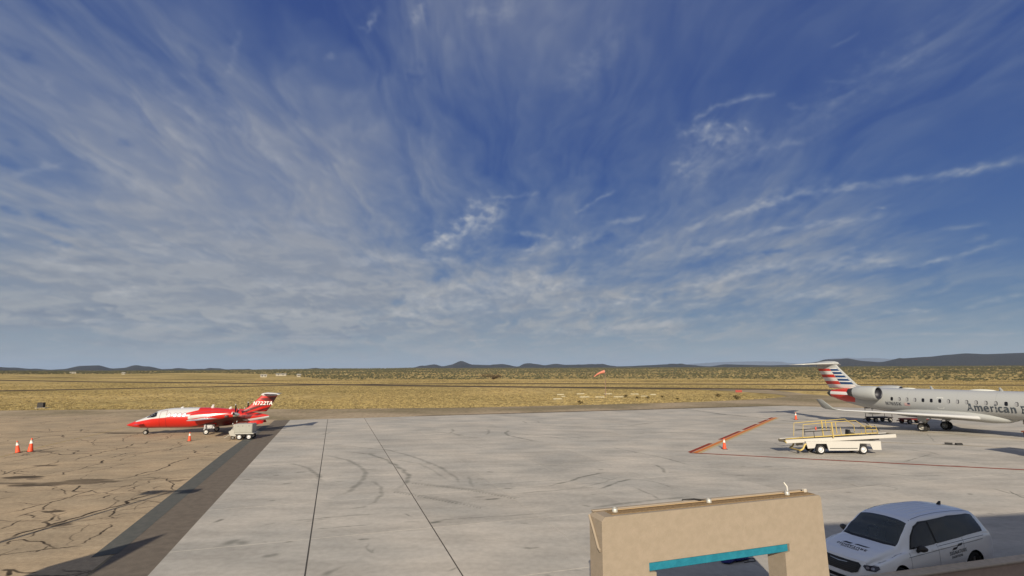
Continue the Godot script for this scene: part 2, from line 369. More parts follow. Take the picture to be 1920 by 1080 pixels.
func cover_at(az: float, el: float) -> float:
	var side := absf(az)
	var a := (clampf(az, -48.0, 47.99) + 48.0) / 6.0
	var e := clampf(el, 0.0, 43.99) / 4.0
	var i := int(a)
	var j := int(e)
	var fa := a - i
	var fe := e - j
	var low: Array = CLOUD_COVER[j]
	var high: Array = CLOUD_COVER[j + 1]
	var c: float = lerpf(lerpf(low[i], low[i + 1], fa), lerpf(high[i], high[i + 1], fa), fe) * 0.01
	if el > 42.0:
		c = lerpf(c, 0.78, smoothstep(42.0, 66.0, el))  # unseen cloud added overhead to brighten and whiten the shade
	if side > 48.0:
		c = lerpf(c, 0.82, smoothstep(48.0, 110.0, side))  # extra cloud behind the view, added for paler fill on shaded sides
	return c


func sky_color(az: float, el: float, wisp: float, dark: float, gap: float) -> Color:
	var a := deg_to_rad(az)
	var e := deg_to_rad(el)
	var y := sin(e)
	var q := 1.0 / (y + 0.11)
	var x := sin(a + 0.05) * cos(e) * q
	var z := cos(a + 0.05) * cos(e) * q
	var k := 0
	while k < 6 and el > SKY_RAMP[k + 1][0]:
		k += 1
	var r0: Array = SKY_RAMP[k]
	var r1: Array = SKY_RAMP[k + 1]
	var f: float = clampf((el - r0[0]) / (r1[0] - r0[0]), 0.0, 1.0)
	var clear := Color8(0, 0, 0)
	clear = Color(lerpf(r0[1], r1[1], f) / 255.0, lerpf(r0[2], r1[2], f) / 255.0, lerpf(r0[3], r1[3], f) / 255.0)
	var warp := sky_noises[0].get_noise_2d(x * 1.3, z * 0.6)
	var big := sky_noises[1].get_noise_2d(x * 1.9 + warp * 0.6, z * 0.75)
	var mid := sky_noises[2].get_noise_2d(x * 7.0 + warp * 1.1 + big * 0.8, z * 1.5 + big * 0.5)
	var fine := sky_noises[3].get_noise_2d(x * 24.0 + warp * 2.0 + mid * 1.2, z * 8.0 + mid)
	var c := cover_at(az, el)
	c = clampf(c + (c - 0.42) * 0.34, 0.0, 1.0)
	var low := 1.0 - smoothstep(4.0, 20.0, el)
	var bank := sky_noises[4].get_noise_2d(az * 0.12 + warp * 0.6, el * 0.36)
	var lump := sky_noises[5].get_noise_2d(az * 0.26 + bank, el * 0.85 + bank * 0.6)
	var room := 4.0 * c * (1.0 - c)
	var amount := c + (big * 0.30 + mid * 0.27 + fine * 0.15) * (0.2 + 0.8 * room) + low * (bank * 0.46 + lump * 0.22) * (0.35 + 0.65 * room)
	amount = clampf(amount, 0.0, 1.0) * 0.88
	amount *= 1.0 - clampf(gap * (1.0 + 0.8 * mid), 0.0, 0.8)
	amount = 1.0 - (1.0 - amount) * (1.0 - clampf(wisp * (1.15 + 0.7 * mid + 0.6 * fine), 0.0, 0.85))
	var shade := clampf(dark * (1.0 + 1.2 * mid) + c * low * clampf(0.28 - lump * 0.9 - bank * 0.5, 0.0, 0.5) * 0.8, 0.0, 0.7)
	var cloud := Color(0.60, 0.612, 0.645).lerp(Color(0.645, 0.65, 0.658), low)
	cloud = cloud.lerp(Color(0.43, 0.47, 0.545), shade)
	cloud = cloud.lightened(clampf(wisp * 0.35 + fine * 0.06, 0.0, 0.3))
	return clear.lerp(cloud, amount).srgb_to_linear()


func stroke_field(strokes: Array, size: Vector2i, per_degree: float, left: float) -> PackedFloat32Array:
	var field := PackedFloat32Array()
	field.resize(size.x * size.y)
	var ragged := noise_of(77, 0.55, 4)
	for s in strokes:
		var p: Array = s[0]
		var wide: float = s[1]
		var strength: float = s[2]
		var n := p.size() / 2
		var low := Vector2(p[0], p[1])
		var high := low
		for i in n:
			low = low.min(Vector2(p[2 * i], p[2 * i + 1]))
			high = high.max(Vector2(p[2 * i], p[2 * i + 1]))
		low -= Vector2.ONE * wide * 2.6
		high += Vector2.ONE * wide * 2.6
		var x0 := clampi(int((low.x - left) * per_degree), 0, size.x - 1)
		var x1 := clampi(int((high.x - left) * per_degree), 0, size.x - 1)
		var y0 := clampi(int(low.y * per_degree), 0, size.y - 1)
		var y1 := clampi(int(high.y * per_degree), 0, size.y - 1)
		for y in range(y0, y1 + 1):
			for x in range(x0, x1 + 1):
				var at := Vector2(left + x / per_degree, y / per_degree)
				var bend := ragged.get_noise_2d(at.x, at.y * 1.6)
				var bent := at + Vector2(bend, ragged.get_noise_2d(at.x + 40.0, at.y * 1.6)) * wide * 0.8
				var nearest := 1e9
				var along := 0.0
				for i in n - 1:
					var a := Vector2(p[2 * i], p[2 * i + 1])
					var b := Vector2(p[2 * i + 2], p[2 * i + 3])
					var t := clampf((bent - a).dot(b - a) / maxf((b - a).length_squared(), 1e-6), 0.0, 1.0)
					var d := bent.distance_squared_to(a.lerp(b, t))
					if d < nearest:
						nearest = d
						along = (i + t) / (n - 1.0)
				var fade := smoothstep(0.0, 0.2, along) * (1.0 - smoothstep(0.8, 1.0, along)) * 0.5 + 0.5
				var v := strength * fade * exp(-nearest / (wide * wide) * 1.6) * (1.0 + bend * 0.8)
				var k := y * size.x + x
				field[k] = maxf(field[k], v)
	return field


func sky_picture() -> ImageTexture:
	sky_noises = [noise_of(3, 1.0, 3), noise_of(5, 0.9, 4), noise_of(9, 0.55, 4), noise_of(12, 0.5, 3), noise_of(15, 0.9, 4), noise_of(18, 0.9, 4)]
	# the whole dome coarsely, then the western part finely, from the same formula
	var wide := 512
	var coarse := PackedFloat32Array()
	coarse.resize(wide * wide / 2 * 3)
	for y in wide / 2:
		var el := 90.0 - (y + 0.5) * 360.0 / wide
		for x in wide:
			var c := Color(0.16, 0.14, 0.12)
			if el > -1.0:
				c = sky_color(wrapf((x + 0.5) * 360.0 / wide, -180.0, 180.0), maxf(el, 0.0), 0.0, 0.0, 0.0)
			var k := (y * wide + x) * 3
			coarse[k] = c.r
			coarse[k + 1] = c.g
			coarse[k + 2] = c.b
	var picture := Image.create_from_data(wide, wide / 2, false, Image.FORMAT_RGBF, coarse.to_byte_array())
	picture.resize(4096, 2048, Image.INTERPOLATE_CUBIC)
	var per_degree := 4096.0 / 360.0
	var size := Vector2i(1184, 460)
	var left := -592.0 / per_degree
	var wisps := stroke_field(CLOUD_WISPS, size, per_degree, left)
	var bases := stroke_field(CLOUD_BASES, size, per_degree, left)
	var gaps := stroke_field(CLOUD_GAPS, size, per_degree, left)
	var fine := PackedFloat32Array()
	fine.resize(size.x * size.y * 3)
	for y in size.y:
		var row := size.y - 1 - y
		for x in size.x:
			var c := sky_color(left + (x + 0.5) / per_degree, (row + 0.5) / per_degree, wisps[row * size.x + x], bases[row * size.x + x], gaps[row * size.x + x])
			var k := (y * size.x + x) * 3
			fine[k] = c.r
			fine[k + 1] = c.g
			fine[k + 2] = c.b
	var part := Image.create_from_data(size.x, size.y, false, Image.FORMAT_RGBF, fine.to_byte_array())
	# the picture's edge column is straight ahead
	picture.blit_rect(part, Rect2i(592, 0, 592, size.y), Vector2i(0, 1024 - size.y))
	picture.blit_rect(part, Rect2i(0, 0, 592, size.y), Vector2i(4096 - 592, 1024 - size.y))
	return ImageTexture.create_from_image(picture)

# ---------------------------------------------------------------- helpers

func numbered(called: String) -> String:
	var n: int = counts.get(called, 0)
	counts[called] = n + 1
	return called if n == 0 else "%s_%03d" % [called, n]


func tag(o: Node3D, label: String, category: String, group := "") -> Node3D:
	o.set_meta("label", label)
	o.set_meta("category", category)
	if group:
		o.set_meta("group", group)
	return o


func thing(called: String, label: String, category: String, at := Vector3.ZERO, turn := 0.0, group := "") -> Node3D:
	var o := Node3D.new()
	o.name = numbered(called)
	add_child(o)
	o.position = at
	o.rotation.y = turn
	tag(o, label, category, group)
	return o


func copy_of(source: Node3D, called: String, label: String, at: Vector3, turn: float) -> Node3D:
	var o: Node3D = source.duplicate()
	o.name = numbered(called)
	add_child(o)
	o.position = at
	o.rotation.y = turn
	o.set_meta("label", label)
	return o


func node_of(called: String, mesh: Mesh, material: Material, parent: Node3D = null) -> MeshInstance3D:
	var o := MeshInstance3D.new()
	o.name = called if parent else numbered(called)
	o.mesh = mesh
	o.material_override = material
	if parent:
		parent.add_child(o, true)
	else:
		add_child(o)
	return o


func part(called: String, st: SurfaceTool, material: Material, parent: Node3D = null) -> MeshInstance3D:
	st.generate_normals()
	return node_of(called, st.commit(), material, parent)


func structure(called: String, st: SurfaceTool, material: Material) -> MeshInstance3D:
	var o := part(called, st, material)
	o.set_meta("kind", "structure")
	return o


func paint(color: Color, rough := 0.6, metal := 0.0) -> StandardMaterial3D:
	var key := [color, rough, metal]
	if not mats.has(key):
		var m := StandardMaterial3D.new()
		m.albedo_color = color
		m.roughness = rough
		m.metallic = metal
		mats[key] = m
	return mats[key]


func start() -> SurfaceTool:
	var st := SurfaceTool.new()
	st.begin(Mesh.PRIMITIVE_TRIANGLES)
	st.set_smooth_group(0xffffffff)
	return st


var uv_scale := Vector4(0, 0, 0, 0)     # u = x * X + Y, v = y * Z + W when set (side view of an aircraft)
var uv_plan := false                    # take z in the place of y


func put(st: SurfaceTool, p: Vector3) -> void:
	if uv_scale.x != 0.0:
		st.set_uv(Vector2(p.x * uv_scale.x + uv_scale.y, (p.z if uv_plan else p.y) * uv_scale.z + uv_scale.w))
	st.add_vertex(p)


func tri(st: SurfaceTool, a: Vector3, b: Vector3, c: Vector3, out: Vector3) -> void:
	if (c - a).cross(b - a).dot(out) < 0.0:
		var t := b
		b = c
		c = t
	put(st, a)
	put(st, b)
	put(st, c)


func quad(st: SurfaceTool, a: Vector3, b: Vector3, c: Vector3, d: Vector3, out: Vector3) -> void:
	tri(st, a, b, c, out)
	tri(st, a, c, d, out)


func flat(st: SurfaceTool) -> void:
	st.set_smooth_group(0xffffffff)     # the value for no smoothing


func smooth(st: SurfaceTool, group := 0) -> void:
	st.set_smooth_group(group)


func box(st: SurfaceTool, low: Vector3, high: Vector3, cut := 0.0, at := Transform3D.IDENTITY) -> void:
	# a box with its twelve edges cut off by «cut»
	flat(st)
	var mid := (low + high) * 0.5
	var half := (high - low) * 0.5
	if cut <= 0.0:
		for axis in 3:
			for side in [-1.0, 1.0]:
				var n := Vector3.ZERO
				n[axis] = side
				var u := Vector3.ZERO
				u[(axis + 1) % 3] = half[(axis + 1) % 3]
				var v := Vector3.ZERO
				v[(axis + 2) % 3] = half[(axis + 2) % 3]
				var m := mid + n * half[axis]
				quad(st, at * (m - u - v), at * (m + u - v), at * (m + u + v), at * (m - u + v), at.basis * n)
		return
	cut = minf(cut, minf(half.x, minf(half.y, half.z)) * 0.95)
	var inner := half - Vector3.ONE * cut
	for axis in 3:
		var b := (axis + 1) % 3
		var d := (axis + 2) % 3
		for side in [-1.0, 1.0]:
			var corners := []
			for k in [[-1, -1], [1, -1], [1, 1], [-1, 1]]:
				var p := Vector3.ZERO
				p[axis] = half[axis] * side
				p[b] = inner[b] * k[0]
				p[d] = inner[d] * k[1]
				corners.append(at * (mid + p))
			var n := Vector3.ZERO
			n[axis] = side
			quad(st, corners[0], corners[1], corners[2], corners[3], at.basis * n)
		for s1 in [-1.0, 1.0]:
			for s2 in [-1.0, 1.0]:
				var p1 := Vector3.ZERO
				p1[b] = half[b] * s1
				p1[d] = inner[d] * s2
				var p2 := Vector3.ZERO
				p2[b] = inner[b] * s1
				p2[d] = half[d] * s2
				var along := Vector3.ZERO
				along[axis] = inner[axis]
				quad(st, at * (mid + p1 - along), at * (mid + p1 + along), at * (mid + p2 + along), at * (mid + p2 - along), at.basis * (p1 + p2))
	for sx in [-1.0, 1.0]:
		for sy in [-1.0, 1.0]:
			for sz in [-1.0, 1.0]:
				var s := Vector3(sx, sy, sz)
				tri(st, at * (mid + Vector3(half.x, inner.y, inner.z) * s), at * (mid + Vector3(inner.x, half.y, inner.z) * s), at * (mid + Vector3(inner.x, inner.y, half.z) * s), at.basis * s)


func loft(st: SurfaceTool, rings: Array, closed := true, cap_start := true, cap_end := true) -> void:
	# rings of equally many points; the skin runs smoothly from ring to ring
	smooth(st)
	var middles := []
	for r in rings:
		var m := Vector3.ZERO
		for p in r:
			m += p
		middles.append(m / r.size())
	for i in rings.size() - 1:
		var a: Array = rings[i]
		var b: Array = rings[i + 1]
		var m: Vector3 = (middles[i] + middles[i + 1]) * 0.5
		var n := a.size()
		for k in n if closed else n - 1:
			var l := (k + 1) % n
			var out: Vector3 = (a[k] + a[l] + b[k] + b[l]) * 0.25 - m
			quad(st, a[k], a[l], b[l], b[k], out)
	flat(st)
	for end in [0, 1]:
		if (end == 0 and not cap_start) or (end == 1 and not cap_end):
			continue
		var r: Array = rings[0] if end == 0 else rings[-1]
		var m: Vector3 = middles[0] if end == 0 else middles[-1]
		var out: Vector3 = (middles[0] - middles[1]) if end == 0 else (middles[-1] - middles[-2])
		for k in r.size():
			if closed or k < r.size() - 1:
				tri(st, m, r[k], r[(k + 1) % r.size()], out)


func ring(center: Vector3, u: Vector3, v: Vector3, n := 16) -> Array:
	var r := []
	for k in n:
		var a := TAU * k / n
		r.append(center + u * cos(a) + v * sin(a))
	return r


func tube(st: SurfaceTool, points: Array, radius: float, sides := 8, end_radius := -1.0) -> void:
	var rings := []
	var n := points.size()
	for i in n:
		var ahead: Vector3 = (points[mini(i + 1, n - 1)] - points[maxi(i - 1, 0)]).normalized()
		var u := ahead.cross(Vector3.UP)
		if u.length() < 0.05:
			u = ahead.cross(Vector3.RIGHT)
		u = u.normalized()
		var v := u.cross(ahead)
		var r := radius if end_radius < 0.0 else lerpf(radius, end_radius, i / (n - 1.0))
		rings.append(ring(points[i], u * r, v * r, sides))
	loft(st, rings)


func lathe(st: SurfaceTool, origin: Vector3, axis: Vector3, profile: Array, sides := 24, caps := false) -> void:
	# profile of [along, radius]
	axis = axis.normalized()
	var u := axis.cross(Vector3.UP)
	if u.length() < 0.05:
		u = axis.cross(Vector3.RIGHT)
	u = u.normalized()
	var v := u.cross(axis)
	var rings := []
	for p in profile:
		rings.append(ring(origin + axis * p[0], u * p[1], v * p[1], sides))
	loft(st, rings, true, caps, caps)


func sheet(st: SurfaceTool, outline: PackedVector2Array, y: float, per_metre := 0.0, origin := Vector2.ZERO) -> void:
	# a level sheet over an outline of (x, z)
	flat(st)
	var faces := Geometry2D.triangulate_polygon(outline)
	for i in range(0, faces.size(), 3):
		var c: Array = []
		for k in 3:
			c.append(outline[faces[i + k]])
		if (c[1] - c[0]).cross(c[2] - c[0]) < 0.0:
			c = [c[0], c[2], c[1]]
		for p in c:
			if per_metre > 0.0:
				st.set_uv((p - origin) * per_metre)
			st.add_vertex(Vector3(p.x, y, p.y))


func prism(st: SurfaceTool, outline: PackedVector2Array, z0: float, z1: float, at := Transform3D.IDENTITY) -> void:
	# an outline of (x, y) pulled from z0 to z1
	flat(st)
	var faces := Geometry2D.triangulate_polygon(outline)
	for z in [z0, z1]:
		for i in range(0, faces.size(), 3):
			var p := outline[faces[i]]
			var q := outline[faces[i + 1]]
			var r := outline[faces[i + 2]]
			tri(st, at * Vector3(p.x, p.y, z), at * Vector3(q.x, q.y, z), at * Vector3(r.x, r.y, z), at.basis * Vector3(0, 0, z - (z0 + z1) * 0.5))
	var turn := 1.0 if not Geometry2D.is_polygon_clockwise(outline) else -1.0
	for i in outline.size():
		var a := outline[i]
		var b := outline[(i + 1) % outline.size()]
		var n := Vector3(b.y - a.y, a.x - b.x, 0) * turn
		quad(st, at * Vector3(a.x, a.y, z0), at * Vector3(b.x, b.y, z0), at * Vector3(b.x, b.y, z1), at * Vector3(a.x, a.y, z1), at.basis * n)


func ground(points: Array) -> PackedVector2Array:
	var r := PackedVector2Array()
	for i in range(0, points.size(), 2):
		r.append(Vector2(points[i], points[i + 1]))
	return r


func letters(text: String, height: float, deep: float) -> Array:
	# flat lettering as the corners of triangles, its baseline on y = 0 and its left end at x = 0
	var t := TextMesh.new()
	var font := SystemFont.new()
	font.font_names = PackedStringArray(["Droid Sans"])
	font.font_weight = 700
	t.font = font
	t.font_size = 64
	t.pixel_size = height / 46.0
	t.depth = deep
	t.curve_step = 1.5
	t.text = text
	t.horizontal_alignment = HORIZONTAL_ALIGNMENT_LEFT
	t.vertical_alignment = VERTICAL_ALIGNMENT_BOTTOM
	var arrays := t.get_mesh_arrays()
	var points: PackedVector3Array = arrays[Mesh.ARRAY_VERTEX]
	var index: PackedInt32Array = arrays[Mesh.ARRAY_INDEX]
	var low := 1e9
	var left := 1e9
	for p in points:
		low = minf(low, p.y)
		left = minf(left, p.x)
	var corners := []
	for i in index:
		corners.append(points[i] - Vector3(left, low, 0))
	return corners


func lettering(st: SurfaceTool, corners: Array, where: Callable) -> void:
	flat(st)
	for i in range(0, corners.size(), 3):
		for k in 3:
			st.add_vertex(where.call(corners[i + k]))


# ---------------------------------------------------------------- ground

func tile(number: int, size: int, frequency: float, octaves: int, low: Color, high: Color, contrast := 1.0) -> ImageTexture:
	# a repeating grain between two colours
	var n := noise_of(number, frequency, octaves)
	var grey := n.get_seamless_image(size, size, false, false, 0.2)
	var bytes := grey.get_data()
	var table := PackedByteArray()
	table.resize(768)
	for i in 256:
		var t := clampf((i / 255.0 - 0.5) * contrast * 1.6 + 0.5, 0.0, 1.0)
		var c := low.lerp(high, t)
		table[3 * i] = c.r8
		table[3 * i + 1] = c.g8
		table[3 * i + 2] = c.b8
	var out := PackedByteArray()
	out.resize(size * size * 3)
	for i in size * size:
		var k := bytes[i] * 3
		out[3 * i] = table[k]
		out[3 * i + 1] = table[k + 1]
		out[3 * i + 2] = table[k + 2]
	var image := Image.create_from_data(size, size, false, Image.FORMAT_RGB8, out)
	image.generate_mipmaps()
	return ImageTexture.create_from_image(image)


func surface(texture: Texture2D, metres: float, rough: float, detail: Texture2D = null, detail_metres := 1.0) -> StandardMaterial3D:
	var m := StandardMaterial3D.new()
	m.albedo_texture = texture
	m.roughness = rough
	m.metallic_specular = 0.25
	m.uv1_triplanar = true
	m.uv1_world_triplanar = true
	m.uv1_scale = Vector3.ONE / metres
	if detail:
		m.detail_enabled = true
		m.detail_albedo = detail
		m.detail_blend_mode = BaseMaterial3D.BLEND_MODE_MUL
		m.detail_uv_layer = BaseMaterial3D.DETAIL_UV_2
		m.uv2_triplanar = true
		m.uv2_world_triplanar = true
		m.uv2_scale = Vector3.ONE / detail_metres
	return m


class Canvas:
	# one value for each pixel of a square of ground: how much a mark covers it
	var size: int
	var origin: Vector2
	var per_metre: float
	var cover: PackedFloat32Array
	var ragged: FastNoiseLite

	func _init(n: int, from: Vector2, metres: float) -> void:
		size = n
		origin = from
		per_metre = n / metres
		cover.resize(n * n)
		ragged = FastNoiseLite.new()
		ragged.frequency = 0.35
		ragged.fractal_octaves = 3

	func dab(at: Vector2, half: Vector2, strength: float, soft: float) -> void:
		var c := (at - origin) * per_metre
		var h := (half * per_metre).max(Vector2(0.8, 0.8))
		for y in range(maxi(0, int(c.y - h.y)), mini(size - 1, int(c.y + h.y) + 1) + 1):
			for x in range(maxi(0, int(c.x - h.x)), mini(size - 1, int(c.x + h.x) + 1) + 1):
				var d := (Vector2(x, y) - c) / h
				var l := d.length()
				if l < 1.0:
					var v := strength * (1.0 - smoothstep(1.0 - soft, 1.0, l))
					var k := y * size + x
					cover[k] = maxf(cover[k], v)

	func stroke(points: Array, wide: float, strength: float, wander: float, soft: float, patchy := 0.5) -> void:
		var curve := Curve2D.new()
		var n := points.size() / 2
		for i in n:
			var p := Vector2(points[2 * i], points[2 * i + 1])
			var a := Vector2(points[2 * maxi(i - 1, 0)], points[2 * maxi(i - 1, 0) + 1])
			var b := Vector2(points[2 * mini(i + 1, n - 1)], points[2 * mini(i + 1, n - 1) + 1])
			curve.add_point(p, (a - b) / 6.0, (b - a) / 6.0)
		var long := curve.get_baked_length()
		var step := 0.7 / per_metre
		var s := 0.0
		while s < long:
			var p := curve.sample_baked(s)
			p += Vector2(ragged.get_noise_2d(p.x * 1.7, p.y * 1.7), ragged.get_noise_2d(p.x * 1.7 + 90.0, p.y * 1.7)) * wander
			var k := 1.0 + ragged.get_noise_2d(p.x * 3.0 + 300.0, p.y * 3.0) * patchy * 1.6
			var ends := clampf(minf(s, long - s) / (0.12 * long + 0.05), 0.25, 1.0)
			var w := maxf(0.02, wide * 0.5 * (0.7 + 0.6 * clampf(k, 0.2, 1.5)))
			dab(p, Vector2(w, w), strength * clampf(k, 0.1, 1.4) * ends, soft)
			s += step

	func bars(points: Array, wide: float, strength: float) -> void:
		# the print of a tyre's tread: short bars across the way
		var n := points.size() / 2
		for i in n - 1:
			var a := Vector2(points[2 * i], points[2 * i + 1])
			var b := Vector2(points[2 * i + 2], points[2 * i + 3])
			var ahead := (b - a).normalized()
			var side := ahead.orthogonal()
			var s := 0.0
			while s < a.distance_to(b):
				for k in range(-6, 7):
					dab(a + ahead * (s + 0.02 * absf(k)) + side * wide * 0.5 * k / 6.0, Vector2(0.05, 0.05), strength * (0.6 + 0.4 * ragged.get_noise_1d(s * 3.0)), 0.6)
				s += 0.21

	func picture(base: Color, dark: Color, number: int, grain: float, mottle: float, spot: Color) -> ImageTexture:
		var fine := FastNoiseLite.new()
		fine.seed = number
		fine.noise_type = FastNoiseLite.TYPE_SIMPLEX_SMOOTH
		fine.frequency = 0.16
		fine.fractal_octaves = 3
		var streak := FastNoiseLite.new()
		streak.seed = number + 1
		streak.frequency = 0.03
		streak.fractal_octaves = 5
		streak.fractal_gain = 0.6
		var blot := FastNoiseLite.new()
		blot.seed = number + 2
		blot.frequency = 0.008
		blot.fractal_octaves = 4
		var f := fine.get_image(size, size, false, false, false).get_data()
		var across := streak.get_image(size / 3, size, false, false, false)
		across.resize(size, size, Image.INTERPOLATE_CUBIC)
		var g := across.get_data()
		var b := blot.get_image(size, size, false, false, false).get_data()
		var out := PackedByteArray()
		out.resize(size * size * 3)
		var br := base.r * 255.0
		var bg := base.g * 255.0
		var bb := base.b * 255.0
		for i in size * size:
			var v := 1.0 + ((f[i] - 128) * grain + (g[i] - 128) * mottle + (b[i] - 128) * mottle * 0.8) / 128.0
			var warm := (b[i] - 128) * 0.00012
			var r := br * v * (1.0 + warm)
			var gr := bg * v
			var bl := bb * v * (1.0 - warm)
			var c := cover[i]
			var s := (g[i] - 168) * 0.006
			if s > 0.0:
				s = minf(s, 0.35)
				r += (spot.r * 255.0 - r) * s
				gr += (spot.g * 255.0 - gr) * s
				bl += (spot.b * 255.0 - bl) * s
			if c > 0.0:
				c = minf(c, 0.95)
				r += (dark.r * 255.0 - r) * c
				gr += (dark.g * 255.0 - gr) * c
				bl += (dark.b * 255.0 - bl) * c
			out[3 * i] = clampi(int(r), 0, 255)
			out[3 * i + 1] = clampi(int(gr), 0, 255)
			out[3 * i + 2] = clampi(int(bl), 0, 255)
		var image := Image.create_from_data(size, size, false, Image.FORMAT_RGB8, out)
		return ImageTexture.create_from_image(image)


func laid(texture: Texture2D, origin: Vector2, metres: float, rough: float, detail: Texture2D, detail_metres: float) -> StandardMaterial3D:
	var m := surface(texture, metres, rough, detail, detail_metres)
	m.uv1_offset = Vector3(-origin.x / metres, 0, -origin.y / metres)
	return m


func rise(x: float, z: float) -> float:
	# the height of the land: level over the airfield, then climbing gently
	var r := sqrt(x * x + z * z)
	if r < 380.0:
		return -0.06
	var bearing := rad_to_deg(atan2(x, -z))
	var slope := lerpf(0.0045, 0.0085, smoothstep(-38.0, -8.0, bearing))
	var far := minf(r, 2600.0) - 380.0
	return -0.06 + slope * far * smoothstep(0.0, 260.0, far) + land_noise.get_noise_2d(x, z) * 2.2 * smoothstep(380.0, 1500.0, r)


var land_noise: FastNoiseLite
const APRON_TURN := 0.3176      # 18.2 degrees
const APRON_CORNER := Vector2(-29.4, -72.4)


func apron_point(p: float, q: float) -> Vector2:
	return APRON_CORNER + Vector2(cos(APRON_TURN), -sin(APRON_TURN)) * p + Vector2(sin(APRON_TURN), cos(APRON_TURN)) * q


func band(st: SurfaceTool, points: Array, wide: float, y: float) -> void:
	# a flat strip along a way on the ground
	flat(st)
	var n := points.size() / 2
	var left: Array[Vector3] = []
	var right: Array[Vector3] = []
	for i in n:
		var p := Vector2(points[2 * i], points[2 * i + 1])
		var a := Vector2(points[2 * maxi(i - 1, 0)], points[2 * maxi(i - 1, 0) + 1])
		var b := Vector2(points[2 * mini(i + 1, n - 1)], points[2 * mini(i + 1, n - 1) + 1])
		var side := (b - a).normalized().orthogonal() * wide * 0.5
		left.append(Vector3(p.x + side.x, y, p.y + side.y))
		right.append(Vector3(p.x - side.x, y, p.y - side.y))
	for i in n - 1:
		quad(st, left[i], right[i], right[i + 1], left[i + 1], Vector3.UP)


func road(st: SurfaceTool, points: Array, wide: float, lift: float) -> void:
	# a strip that follows the land
	flat(st)
	var a := Vector2(points[0], points[1])
	var last_left := Vector3.ZERO
	var last_right := Vector3.ZERO
	var first := true
	for i in range(2, points.size(), 2):
		var b := Vector2(points[i], points[i + 1])
		var side := (b - a).normalized().orthogonal() * wide * 0.5
		var steps := maxi(1, int(a.distance_to(b) / 12.0))
		for k in steps + (1 if i == points.size() - 2 else 0):
			var p := a.lerp(b, float(k) / steps)
			var h := maxf(rise(p.x + side.x, p.y + side.y), maxf(rise(p.x, p.y), rise(p.x - side.x, p.y - side.y))) + lift
			var l := Vector3(p.x + side.x, h, p.y + side.y)
			var r := Vector3(p.x - side.x, h, p.y - side.y)
			if not first:
				quad(st, last_left, last_right, r, l, Vector3.UP)
			first = false
			last_left = l
			last_right = r
		a = b


